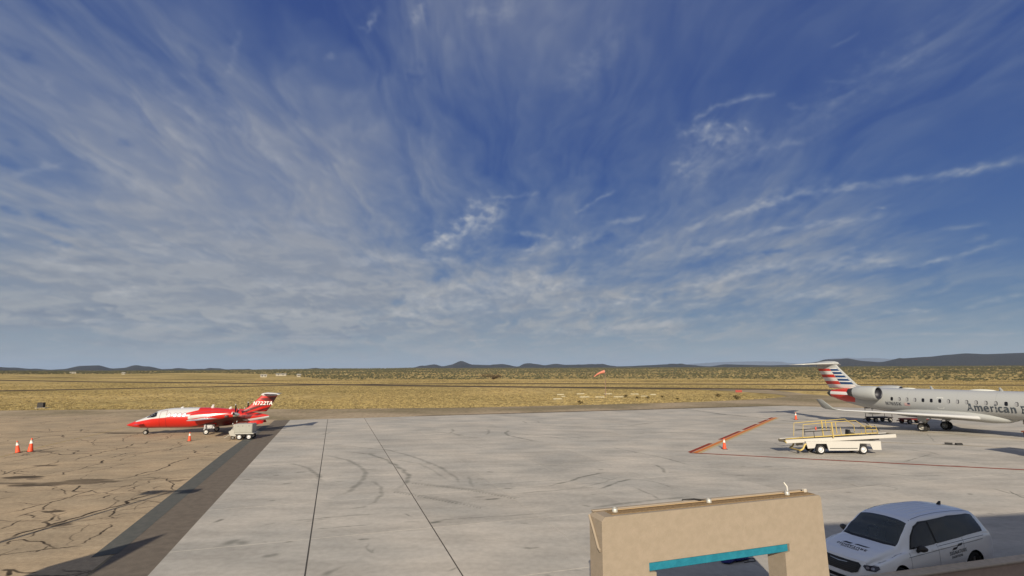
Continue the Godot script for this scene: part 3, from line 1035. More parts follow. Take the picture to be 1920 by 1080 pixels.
func build_ground() -> void:
	land_noise = noise_of(41, 0.0025, 4)
	var grain := tile(6, 512, 0.09, 4, Color(0.90, 0.90, 0.90), Color(1, 1, 1))
	var coarse := tile(8, 512, 0.012, 5, Color(0.80, 0.81, 0.77), Color(1, 1, 1), 1.4)
	# the land
	var st := start()
	smooth(st)
	var rings := [0.0, 60.0, 130.0, 200.0, 280.0, 350.0, 400.0, 450.0, 520.0, 600.0, 700.0, 820.0, 960.0, 1130.0, 1350.0, 1600.0, 1900.0, 2250.0, 2700.0, 3300.0, 4200.0, 5600.0, 8000.0, 14000.0, 26000.0, 42000.0]
	var around := 144
	for i in rings.size() - 1:
		for k in around:
			var c := []
			for e in [[i, k], [i, k + 1], [i + 1, k + 1], [i + 1, k]]:
				var a: float = TAU * (e[1] % around) / around
				var r: float = rings[e[0]]
				c.append(Vector3(sin(a) * r, rise(sin(a) * r, -cos(a) * r), -cos(a) * r))
			quad(st, c[0], c[1], c[2], c[3], Vector3.UP)
	var dry := tile(14, 1024, 0.02, 5, Color(0.62, 0.53, 0.335), Color(0.80, 0.70, 0.47), 1.4)
	structure("ground", st, surface(dry, 90.0, 0.95, coarse, 610.0))

	# taxiway along the aprons, the connector and the runways behind
	var tan_asphalt := tile(21, 1024, 0.03, 5, Color(0.59, 0.525, 0.435), Color(0.69, 0.62, 0.515), 1.2)
	var taxi := surface(tan_asphalt, 28.0, 0.9, coarse, 130.0)
	st = start()
	sheet(st, ground([-330, -84, -150, -88, -89.5, -91.5, -74.1, -93.0, -60.9, -93.6, -29.2, -93.4, -5.7, -96.4, 14.0, -102.6, 36.7, -110.4, 51.6, -119.0, 62.0, -127.0, 68.0, -134.0, 70.5, -146.0, 69.0, -160.0, 62.0, -186.0, 84.0, -178.0, 82.0, -160.0, 78.5, -146.0, 79.0, -136.0, 86.0, -128.0, 120.0, -112.0, 260.0, -50.0, 260.0, -10.0, -330.0, -10.0]), 0.0)
	structure("taxiway", st, taxi)
	var worn := tile(22, 512, 0.03, 5, Color(0.27, 0.225, 0.175), Color(0.38, 0.32, 0.25), 1.2)
	var runway := surface(worn, 34.0, 0.9)
	st = start()
	road(st, RUNWAY, 15.0, 0.03)
	structure("runway", st, runway)
	st = start()
	road(st, CROSSWAY, 12.0, 0.045)
	structure("taxiway", st, runway)
	st = start()
	road(st, [-700, -640, -420, -505, -230, -420, -60, -352, 60, -322, 240, -300, 520, -250], 9.0, 0.06)
	structure("taxiway", st, surface(worn, 31.0, 0.9, coarse, 300.0))

	# the old cracked asphalt
	var canvas := Canvas.new(2048, Vector2(-80, -92), 80.0)
	var yellow := Canvas.new(2, Vector2.ZERO, 1.0)
	for c in CRACKS:
		canvas.stroke(c[0], c[1] * 1.05, c[2], 0.28, 0.4, 0.28)
	for s in STAINS:
		for k in 14:
			var p := Vector2(s[0][0], s[0][1]) + Vector2(rng.randfn(0, 0.35) * s[1], rng.randfn(0, 0.35) * s[2])
			canvas.dab(p, Vector2(s[1], s[2]) * rng.randf_range(0.4, 0.75), s[3] * rng.randf_range(0.5, 0.9), 0.5)
	rng.seed = 31
	for k in 300:      # hairline cracks between the wide ones
		var p := Vector2(rng.randf_range(-78, -14), rng.randf_range(-88, -16))
		var a := rng.randf_range(-0.5, 0.5) + (PI / 2 if rng.randf() < 0.4 else 0.0)
		var way := [p.x, p.y]
		for i in rng.randi_range(3, 8):
			a += rng.randfn(0, 0.4)
			p += Vector2(cos(a), sin(a)) * rng.randf_range(0.6, 1.8)
			way.append_array([p.x, p.y])
		canvas.stroke(way, rng.randf_range(0.05, 0.09), rng.randf_range(0.35, 0.75), 0.3, 0.4, 0.4)
	var cracked := canvas.picture(Color(0.68, 0.605, 0.50), Color(0.20, 0.17, 0.14), 51, 0.09, 0.10, Color(0.71, 0.65, 0.56))
	st = start()
	sheet(st, ground([-80, -80.5, -60, -79.5, -31.6, -73.5, -13.6, -18.3, -10.2, -8, -80, -8]), 0.006)
	structure("old_asphalt_apron", st, laid(cracked, Vector2(-80, -92), 80.0, 0.92, grain, 2.3))
	var faded := tile(24, 256, 0.05, 4, Color(0.66, 0.57, 0.34), Color(0.60, 0.53, 0.42), 1.4)
	st = start()
	band(st, YELLOW_LINE, 0.16, 0.011)
	structure("painted_taxi_line", st, surface(faded, 3.0, 0.9))
	# the newer strip along the concrete, in two tones
	var strip_tile := tile(25, 512, 0.05, 5, Color(0.425, 0.39, 0.35), Color(0.475, 0.435, 0.39), 1.0)
	st = start()
	sheet(st, PackedVector2Array([apron_point(0.2, -0.3), apron_point(-1.95, -0.3), apron_point(-1.75, 30), apron_point(-1.8, 66), apron_point(0.2, 66)]), 0.012)
	structure("asphalt_strip", st, surface(strip_tile, 14.0, 0.9, grain, 2.3))
	var seal := tile(26, 512, 0.05, 5, Color(0.355, 0.36, 0.345), Color(0.40, 0.395, 0.375), 1.0)
	st = start()
	sheet(st, PackedVector2Array([apron_point(-1.9, 6), apron_point(-2.5, 7), apron_point(-2.75, 30), apron_point(-2.45, 54.6), apron_point(-1.7, 54.4), apron_point(-1.75, 30)]), 0.017)
	structure("asphalt_seal", st, surface(seal, 12.0, 0.88, grain, 1.9))
	# the dark joint along the far side of the concrete
	st = start()
	band(st, [apron_point(16.5, -0.45).x, apron_point(16.5, -0.45).y, apron_point(50, -0.75).x, apron_point(50, -0.75).y, apron_point(70, -0.6).x, apron_point(70, -0.6).y, apron_point(82.6, -0.4).x, apron_point(82.6, -0.4).y], 1.1, 0.012)
	structure("asphalt_edge", st, surface(worn, 8.0, 0.9))

	# the concrete, slab by slab
	canvas = Canvas.new(2048, Vector2(-36, -106), 112.0)
	for t in TYRE_MARKS:
		canvas.stroke(t[0], t[1] * 1.2, t[2] * 1.15, 0.12, 0.9, 0.5)
	for t in TREAD_PRINTS:
		canvas.bars(t[0], t[1] * 1.2, t[2] * 1.5)
	rng.seed = 47
	for k in 420:      # scuffs and drips
		var p := apron_point(rng.randf_range(1, 100), rng.randf_range(1, 64))
		var long := rng.randf_range(0.1, 0.9)
		canvas.stroke([p.x, p.y, p.x + long, p.y + rng.randfn(0, 0.15)], rng.randf_range(0.05, 0.2), rng.randf_range(0.12, 0.4), 0.2, 0.7, 0.8)
	var concrete := canvas.picture(Color(0.722, 0.697, 0.66), Color(0.33, 0.335, 0.31), 61, 0.05, 0.11, Color(0.63, 0.605, 0.575))
	var tones: Array[StandardMaterial3D] = []
	for t in [1.0, 0.985, 0.965, 1.012]:
		var m := laid(concrete, Vector2(-36, -106), 112.0, 0.85, grain, 1.7)
		m.albedo_color = Color(minf(t, 1.0), minf(t, 1.0) * 0.998, minf(t, 1.0) * 0.99)
		tones.append(m)
	var apron := Node3D.new()
	apron.name = "concrete_apron"
	add_child(apron)
	apron.set_meta("kind", "structure")
	var outline := PackedVector2Array([Vector2(0, 0), Vector2(82.6, 0), Vector2(128, 52.5), Vector2(128, 78), Vector2(0, 78)])
	st = start()
	var bed := PackedVector2Array()
	for p in [Vector2(0.02, 0.02), Vector2(82.5, 0.02), Vector2(127.9, 52.5), Vector2(127.9, 77.9), Vector2(0.02, 77.9)]:
		bed.append(apron_point(p.x, p.y))
	sheet(st, bed, 0.016)
	part("joint_filler", st, paint(Color(0.27, 0.255, 0.235), 0.95), apron)
	var wide := 4.72
	var long := 6.1
	var shared := {}
	var rest := start()
	for i in 27:
		for j in 13:
			var gap_left := 0.0 if i == 0 else (0.026 if i <= 2 else 0.007)
			var gap_right := 0.026 if i <= 1 else 0.007
			var low := Vector2(i * wide + gap_left, j * long + (0.0 if j == 0 else 0.008))
			var high := Vector2((i + 1) * wide - gap_right, (j + 1) * long - 0.008)
			var pieces := Geometry2D.intersect_polygons(PackedVector2Array([low, Vector2(high.x, low.y), high, Vector2(low.x, high.y)]), outline)
			if pieces.is_empty():
				continue
			var mid := apron_point((low.x + high.x) * 0.5, (low.y + high.y) * 0.5)
			if mid.y > -8.0 or absf(mid.x) > absf(mid.y) * 1.0 + 7.0:
				continue      # outside the picture
			var whole := pieces[0].size() == 4 and absf(absf(polygon_area(pieces[0])) - (high - low).x * (high - low).y) < 0.01
			var key := Vector2(high - low)
			var mesh: Mesh
			var o: MeshInstance3D
			if whole and shared.has(key):
				mesh = shared[key]
			else:
				st = start()
				if whole:
					box(st, Vector3(0, -0.2, 0), Vector3(high.x - low.x, 0, high.y - low.y), 0.003)
				else:
					var local := PackedVector2Array()
					for p in pieces[0]:
						local.append(Vector2(p.x - low.x, -(p.y - low.y)))
					prism(st, local, -0.2, 0.0, Transform3D(Basis(Vector3.RIGHT, -PI / 2), Vector3.ZERO))
				st.generate_normals()
				mesh = st.commit()
				if whole:
					shared[key] = mesh
			o = node_of("concrete_slab", mesh, tones[(i * 7 + j * 3 + i * j) % 4], apron)
			var at := apron_point(low.x, low.y)
			o.position = Vector3(at.x, 0.03 + 0.0006 * ((i * 5 + j * 3) % 3), at.y)
			o.rotation.y = APRON_TURN
	# painted lines
	var red_tile := tile(28, 256, 0.06, 4, Color(0.50, 0.19, 0.12), Color(0.58, 0.27, 0.18), 1.3)
	var orange_tile := tile(29, 256, 0.06, 4, Color(0.74, 0.42, 0.20), Color(0.80, 0.52, 0.29), 1.3)
	var a := Vector2(PAINT_DIAG[0], PAINT_DIAG[1])
	var b := Vector2(PAINT_DIAG[2], PAINT_DIAG[3])
	var ahead := (b - a).normalized()
	var side := Vector2(-ahead.y, ahead.x)
	var line := Node3D.new()
	line.name = "painted_boundary_line"
	add_child(line)
	line.set_meta("kind", "structure")
	for run in [[0.0, 6.2], [9.4, 17.6], [19.4, 26.6], [28.0, 33.5], [34.2, 37.6]]:
		st = start()
		var p: Vector2 = a + ahead * run[0]
		var q: Vector2 = a + ahead * run[1]
		band(st, [p.x, p.y, q.x, q.y], 0.34, 0.041)
		part("red_dash", st, surface(red_tile, 2.0, 0.8), line)
	var white_tile := tile(30, 256, 0.06, 4, Color(0.66, 0.60, 0.55), Color(0.74, 0.69, 0.64), 1.3)
	for run in [[6.3, 9.3], [17.7, 19.3], [26.7, 27.9]]:
		st = start()
		var p: Vector2 = a + ahead * run[0]
		var q: Vector2 = a + ahead * run[1]
		band(st, [p.x, p.y, q.x, q.y], 0.34, 0.041)
		part("white_dash", st, surface(white_tile, 2.0, 0.8), line)
	st = start()
	band(st, [a.x + side.x * 0.42, a.y + side.y * 0.42, b.x + side.x * 0.42, b.y + side.y * 0.42], 0.36, 0.040)
	part("orange_stripe", st, surface(orange_tile, 2.0, 0.8), line)
	var pale := tile(33, 256, 0.08, 4, Color(0.72, 0.63, 0.40), Color(0.69, 0.64, 0.55), 1.5)
	st = start()
	band(st, [a.x + side.x * 0.75, a.y + side.y * 0.75, b.x + side.x * 0.75, b.y + side.y * 0.75], 0.22, 0.040)
	part("yellow_stripe", st, surface(pale, 2.0, 0.8), line)
	st = start()
	band(st, PAINT_RED, 0.30, 0.043)
	part("red_stripe", st, surface(red_tile, 2.0, 0.8), line)
	st = start()
	band(st, [27.2, -70.4, 40.5, -60.0, 48.0, -49.5], 0.14, 0.042)
	part("yellow_lead_line", st, surface(pale, 2.0, 0.8), line)
	st = start()
	band(st, [31.0, -49.4, 38.0, -47.0, 43.6, -43.0], 0.12, 0.042)
	part("yellow_lead_line", st, surface(pale, 2.0, 0.8), line)
	print("ground ", Time.get_ticks_msec())


func polygon_area(p: PackedVector2Array) -> float:
	var s := 0.0
	for i in p.size():
		s += p[i].cross(p[(i + 1) % p.size()])
	return s * 0.5


# ---------------------------------------------------------------- the far land

func line_at(line: Array, bearing: float) -> float:
	var n := line.size() / 2
	if bearing <= line[0]:
		return line[1]
	for i in n - 1:
		if bearing <= line[2 * i + 2]:
			var t: float = (bearing - line[2 * i]) / (line[2 * i + 2] - line[2 * i])
			t = t * t * (3.0 - 2.0 * t) * 0.5 + t * 0.5
			return lerpf(line[2 * i + 1], line[2 * i + 3], t)
	return line[2 * n - 1]


func ridge(called: String, line: Array, from: float, to: float, step: float, distance: float, deep: float, rough: float, number: int, material: Material) -> void:
	var gully := noise_of(number, 0.0013, 5)
	var st := start()
	smooth(st)
	var radial := [-1.0, -0.78, -0.6, -0.45, -0.32, -0.2, -0.1, 0.0, 0.15, 0.4, 1.0]
	var profile := [0.0, 0.04, 0.12, 0.26, 0.45, 0.68, 0.88, 1.0, 0.8, 0.5, 0.0]
	var rows := []
	var n := int((to - from) / step) + 1
	for k in n:
		var bearing := from + step * k
		var a := deg_to_rad(bearing)
		var ends := smoothstep(0.0, 4.0, bearing - from) * smoothstep(0.0, 4.0, to - bearing)
		var top := CAMERA_HEIGHT + distance * tan(deg_to_rad(line_at(line, bearing)))
		top = lerpf(0.0, top, ends)
		var row := []
		for i in radial.size():
			var r: float = distance + radial[i] * deep
			var x := sin(a) * r
			var z := -cos(a) * r
			var h: float = top * profile[i]
			if i > 0 and i != 7:
				h += gully.get_noise_2d(x, z) * rough * (0.3 + profile[i]) * ends
			row.append(Vector3(x, maxf(h, -2.0), z))
		rows.append(row)
	for k in n - 1:
		for i in radial.size() - 1:
			quad(st, rows[k][i], rows[k + 1][i], rows[k + 1][i + 1], rows[k][i + 1], Vector3.UP)
	structure(called, st, material)


func bush_mesh(number: int, leaves: int, wide: float, tall: float, leaf: float) -> ArrayMesh:
	# a low crown of small leaf faces spread through its volume, round a few limbs
	var r := RandomNumberGenerator.new()
	r.seed = number
	var st := start()
	flat(st)
	var lobes := []
	for k in 5:
		var a := r.randf() * TAU
		lobes.append([Vector3(cos(a) * wide * 0.28, tall * r.randf_range(0.35, 0.68), sin(a) * wide * 0.28), r.randf_range(0.45, 0.75)])
	for k in leaves:
		var lobe: Array = lobes[k % 5]
		var d := Vector3(r.randfn(), r.randfn(), r.randfn()).normalized() * pow(r.randf(), 0.4)
		var p: Vector3 = lobe[0] + d * Vector3(wide * 0.34, tall * 0.36, wide * 0.34) * lobe[1] * 1.25
		p.y = maxf(p.y, 0.03)
		var u := Vector3(r.randfn(), r.randfn(), r.randfn()).normalized() * leaf * r.randf_range(0.6, 1.3)
		var v := Vector3(r.randfn(), r.randfn(), r.randfn()).normalized() * leaf * r.randf_range(0.6, 1.3)
		tri(st, p - u * 0.5, p + u * 0.5, p + v, d + Vector3(0, 0.3, 0))
	for k in 3:
		var l: Vector3 = lobes[k][0]
		smooth(st)
		tube(st, [Vector3(0, -0.1, 0), l * 0.6, l], wide * 0.03, 4)
	st.generate_normals()
	return st.commit()


func crowd(called: String, label: String, category: String, mesh: Mesh, material: Material, places: Array, tints: Array) -> MultiMeshInstance3D:
	var many := MultiMesh.new()
	many.transform_format = MultiMesh.TRANSFORM_3D
	many.use_colors = true
	many.mesh = mesh
	many.instance_count = places.size()
	for i in places.size():
		many.set_instance_transform(i, places[i])
		many.set_instance_color(i, tints[i])
	var o := MultiMeshInstance3D.new()
	o.name = numbered(called)
	o.multimesh = many
	o.material_override = material
	add_child(o)
	tag(o, label, category)
	o.set_meta("kind", "stuff")
	return o


func leafy(color: Color, through := 0.0) -> StandardMaterial3D:
	var m := StandardMaterial3D.new()
	m.albedo_color = color
	m.roughness = 0.9
	m.metallic_specular = 0.2
	m.cull_mode = BaseMaterial3D.CULL_DISABLED
	m.vertex_color_use_as_albedo = true
	if through > 0.0:
		m.backlight_enabled = true
		m.backlight = Color(through, through, through)
	return m


func build_far() -> void:
	# hills, from the photograph's skyline, and the pale mountains behind
	var wooded := tile(71, 1024, 0.035, 5, Color(0.10, 0.105, 0.105), Color(0.28, 0.255, 0.225), 1.8)
	ridge("hills", HILL_LINE, -58.0, 62.0, 0.25, 7200.0, 2300.0, 40.0, 5, surface(wooded, 620.0, 0.95))
	var stony := tile(72, 512, 0.03, 5, Color(0.30, 0.29, 0.29), Color(0.40, 0.38, 0.36), 1.2)
	ridge("mountains", MOUNTAIN_LINE, 10.0, 48.0, 0.25, 34000.0, 6000.0, 120.0, 6, surface(stony, 4000.0, 0.95))
	# juniper scrub
	rng.seed = 5
	var kinds := [bush_mesh(1, 150, 3.2, 2.3, 0.42), bush_mesh(2, 130, 2.6, 1.9, 0.40), bush_mesh(3, 110, 2.0, 1.3, 0.36)]
	var places := [[], [], []]
	var tints := [[], [], []]
	var clump := noise_of(17, 0.006, 3)
	var tries := 0
	while tries < 90000:
		tries += 1
		var bearing := rng.randf_range(-50, 50)
		var r := sqrt(lerpf(400.0 * 400.0, 2500.0 * 2500.0, pow(rng.randf(), 1.5)))
		var edge := lerpf(1050.0, 420.0, smoothstep(-31.0, -17.0, bearing)) + clump.get_noise_2d(bearing * 40.0, 0.0) * 40.0
		if r < edge:
			continue
		var a := deg_to_rad(bearing)
		var x := sin(a) * r
		var z := -cos(a) * r
		if clump.get_noise_2d(x, z) < rng.randf_range(-0.8, 0.45):
			continue
		var k := 0 if rng.randf() < 0.3 else (1 if rng.randf() < 0.5 else 2)
		var s := rng.randf_range(0.45, 1.05) * lerpf(0.8, 1.3, smoothstep(400, 1600, r))
		places[k].append(Transform3D(Basis(Vector3.UP, rng.randf() * TAU).scaled(Vector3(s, s * rng.randf_range(0.8, 1.15), s)), Vector3(x, rise(x, z) - 0.1, z)))
		var tone := rng.randf_range(0.75, 1.25)
		tints[k].append(Color(0.125 * tone, 0.118 * tone * rng.randf_range(0.95, 1.08), 0.070 * tone))
	var green := leafy(Color.WHITE)
	for k in 3:
		crowd("juniper_scrub", ["tall juniper scrub covering the rising land beyond the airfield", "round juniper scrub dotted over the rising land beyond the airfield", "low desert brush between the junipers beyond the airfield"][k], "scrub", kinds[k], green, places[k], tints[k])
	# dry grass on the field
	var blades := start()
	flat(blades)
	for k in 11:
		var a := rng.randf() * TAU
		var lean := Vector3(cos(a), 0, sin(a))
		var foot := lean * rng.randf_range(0.0, 0.16)
		var w := lean.cross(Vector3.UP) * 0.035
		var tip := foot + lean * rng.randf_range(0.05, 0.22) + Vector3(0, rng.randf_range(0.07, 0.17), 0)
		tri(blades, foot - w, foot + w, tip, lean + Vector3(0, 0.5, 0))
	blades.generate_normals()
	var tuft := blades.commit()
	var spots := []
	var shades := []
	var patch := noise_of(19, 0.02, 4)
	for k in 120000:
		var bearing := rng.randf_range(-47, 47)
		var r := 88.0 + 330.0 * pow(rng.randf(), 1.7)
		var a := deg_to_rad(bearing)
		var p := Vector2(sin(a) * r, -cos(a) * r)
		if not on_grass(p):
			continue
		var n := patch.get_noise_2d(p.x, p.y)
		if n < rng.randf_range(-0.6, 0.2):
			continue
		var s := rng.randf_range(0.7, 1.5) * lerpf(1.0, 1.5, smoothstep(150, 400, r))
		spots.append(Transform3D(Basis(Vector3.UP, rng.randf() * TAU).scaled(Vector3(s, s, s)), Vector3(p.x, -0.07, p.y)))
		var tone := rng.randf_range(0.72, 1.15)
		shades.append(Color(0.54 * tone, 0.42 * tone, 0.19 * tone) if rng.randf() < 0.72 else Color(0.24 * tone, 0.19 * tone, 0.10 * tone))
	crowd("grass", "dry golden grass covering the field beyond the taxiway", "grass", tuft, leafy(Color.WHITE, 0.5), spots, shades)
	print("far ", Time.get_ticks_msec())


const RUNWAY := [-620, -498, -401, -408, -177, -309, -86, -262, -8, -222, 62, -193, 143, -154, 420, -26]
const CROSSWAY := [-330, -80, -240, -140, -175, -188, -132, -226, -100, -251, -60, -270, -16, -277, 80, -256, 207, -224, 420, -170]
const GRASS_EDGE := [-330, -84, -150, -88, -89.5, -91.5, -74.1, -93.0, -60.9, -93.6, -29.2, -93.4, -5.7, -96.4, 14.0, -102.6, 36.7, -110.4, 51.6, -119.0, 62.0, -127.0, 68.0, -134.0]


func on_grass(p: Vector2) -> bool:
	if p.x < 68.0:
		for i in range(0, GRASS_EDGE.size() - 2, 2):
			if p.x < GRASS_EDGE[i + 2]:
				var t: float = (p.x - GRASS_EDGE[i]) / (GRASS_EDGE[i + 2] - GRASS_EDGE[i])
				if p.y > lerpf(GRASS_EDGE[i + 1], GRASS_EDGE[i + 3], t) - 0.4:
					return false
				break
	if p.x > 62.0 and p.x < 84.0 and p.y > -188.0:
		return false
	if p.x >= 84.0 and p.y > -128.0 + (p.x - 86.0) * 0.45:
		return false
	# the runways
	for way in [RUNWAY, CROSSWAY]:
		for i in range(0, way.size() - 2, 2):
			var a := Vector2(way[i], way[i + 1])
			var b := Vector2(way[i + 2], way[i + 3])
			if p.x >= a.x and p.x < b.x:
				var z := lerpf(a.y, b.y, (p.x - a.x) / (b.x - a.x))
				if p.y > z - 9.0 and p.y < z + 20.0:
					return false
	return true


# ---------------------------------------------------------------- aircraft

func fill(image: Image, outline: Array, color: Color, metres: Rect2) -> void:
	# fills an outline given in metres (x, y up) on a side-view picture
	var size := image.get_size()
	var p := PackedVector2Array()
	for i in range(0, outline.size(), 2):
		p.append(Vector2((outline[i] - metres.position.x) / metres.size.x * size.x, (1.0 - (outline[i + 1] - metres.position.y) / metres.size.y) * size.y))
	var low := p[0].y
	var high := p[0].y
	for q in p:
		low = minf(low, q.y)
		high = maxf(high, q.y)
	for y in range(maxi(0, int(low)), mini(size.y - 1, int(high)) + 1):
		var cuts := []
		for i in p.size():
			var a := p[i]
			var b := p[(i + 1) % p.size()]
			if (a.y <= y + 0.5) != (b.y <= y + 0.5):
				cuts.append(a.x + (y + 0.5 - a.y) / (b.y - a.y) * (b.x - a.x))
		cuts.sort()
		for i in range(0, cuts.size() - 1, 2):
			var x0 := maxi(0, int(round(cuts[i])))
			var x1 := mini(size.x, int(round(cuts[i + 1])))
			if x1 > x0:
				image.fill_rect(Rect2i(x0, y, x1 - x0, 1), color)


func foil(st: SurfaceTool, sections: Array) -> void:
	# a wing, fin or winglet: sections of [leading edge, chord vector, thickness vector]
	var shape := [[0.0, 0.0], [0.02, 0.28], [0.08, 0.40], [0.28, 0.5], [0.6, 0.33], [1.0, 0.02], [1.0, -0.02], [0.6, -0.3], [0.28, -0.42], [0.08, -0.34], [0.02, -0.24]]
	var rings := []
	for s in sections:
		var r := []
		for p in shape:
			r.append(s[0] + s[1] * p[0] + s[2] * p[1])
		rings.append(r)
	loft(st, rings)


func wheel(parent: Node3D, at: Vector3, axis: Vector3, radius: float, wide: float, hub: Color, face_both := true) -> void:
	axis = axis.normalized()
	var st := start()
	var h := wide * 0.5
	lathe(st, at, axis, [[-h, radius * 0.6], [-h, radius * 0.86], [-h * 0.7, radius * 0.97], [0.0, radius], [h * 0.7, radius * 0.97], [h, radius * 0.86], [h, radius * 0.6]], 22)
	var w := part("wheel", st, rubber(), parent)
	for side in ([-1.0, 1.0] if face_both else [1.0]):
		st = start()
		var a: Vector3 = axis * side
		lathe(st, at + a * (h - 0.03), a, [[0.028, radius * 0.62], [0.012, radius * 0.55], [-0.01, radius * 0.40], [0.0, radius * 0.28], [0.035, radius * 0.2], [0.045, 0.001]], 18)
		part("hub", st, paint(hub, 0.5, 0.0), w)


func rubber() -> StandardMaterial3D:
	return paint(Color(0.16, 0.155, 0.15), 0.9)


func airliner_radius(t: float) -> Vector2:
	# radius and centre height along the fuselage, t metres ahead of the last window
	var table := [[-8.55, 0.08, 3.52], [-8.3, 0.26, 3.51], [-7.8, 0.45, 3.48], [-7.0, 0.64, 3.42], [-6.0, 0.84, 3.34], [-5.0, 1.0, 3.25], [-4.0, 1.12, 3.17], [-3.0, 1.21, 3.11], [-2.0, 1.285, 3.05], [-1.0, 1.33, 3.015], [0.0, 1.345, 3.0], [14.0, 1.345, 3.0], [16.0, 1.33, 2.99], [17.5, 1.24, 2.92], [18.6, 1.07, 2.8], [19.5, 0.82, 2.65], [20.2, 0.5, 2.5], [20.55, 0.1, 2.42]]
	for i in table.size() - 1:
		if t <= table[i + 1][0]:
			var f: float = clampf((t - table[i][0]) / (table[i + 1][0] - table[i][0]), 0.0, 1.0)
			return Vector2(lerpf(table[i][1], table[i + 1][1], f), lerpf(table[i][2], table[i + 1][2], f))
	return Vector2(0.1, 2.42)


func on_airliner(t: float, y: float, off: float) -> Vector3:
	var r := airliner_radius(t)
	var dy := y - r.y
	var z := sqrt(maxf(r.x * r.x - dy * dy, 0.0001))
	var n := Vector3(0, dy, z).normalized()
	return Vector3(t, y, z) + n * off


func skin_patch(st: SurfaceTool, where: Callable, outline: PackedVector2Array, cell: float, off: float) -> void:
	# lays an outline of (along, up) onto a curved skin, a little proud of it
	smooth(st, 3)
	var low := outline[0]
	var high := outline[0]
	for p in outline:
		low = low.min(p)
		high = high.max(p)
	var nx := maxi(1, int(ceil((high.x - low.x) / cell)))
	var ny := maxi(1, int(ceil((high.y - low.y) / cell)))
	for i in nx:
		for j in ny:
			var a := low + (high - low) * Vector2(float(i) / nx, float(j) / ny)
			var b := low + (high - low) * Vector2(float(i + 1) / nx, float(j + 1) / ny)
			for piece in Geometry2D.intersect_polygons(PackedVector2Array([a, Vector2(b.x, a.y), b, Vector2(a.x, b.y)]), outline):
				var faces := Geometry2D.triangulate_polygon(piece)
				for k in range(0, faces.size(), 3):
					var p: Vector3 = where.call(piece[faces[k]].x, piece[faces[k]].y, off)
					var q: Vector3 = where.call(piece[faces[k + 1]].x, piece[faces[k + 1]].y, off)
					var r: Vector3 = where.call(piece[faces[k + 2]].x, piece[faces[k + 2]].y, off)
					var inside: Vector3 = where.call(piece[faces[k]].x, piece[faces[k]].y, 0.0)
					tri(st, p, q, r, p - inside)


func rounded(w: float, h: float, r: float, at: Vector2, n := 3) -> PackedVector2Array:
	var out := PackedVector2Array()
	for c in [[1, 1, 0.0], [-1, 1, 90.0], [-1, -1, 180.0], [1, -1, 270.0]]:
		for k in n + 1:
			var a := deg_to_rad(c[2] + 90.0 * k / n)
			out.append(at + Vector2(c[0] * (w * 0.5 - r), c[1] * (h * 0.5 - r)) + Vector2(cos(a), sin(a)) * r)
	return out


func glossy(color: Color, rough := 0.3, coat := 0.5) -> StandardMaterial3D:
	var m := StandardMaterial3D.new()
	m.albedo_color = color
	m.roughness = rough
	m.clearcoat_enabled = coat > 0.0
	m.clearcoat = coat
	m.clearcoat_roughness = 0.15
	return m


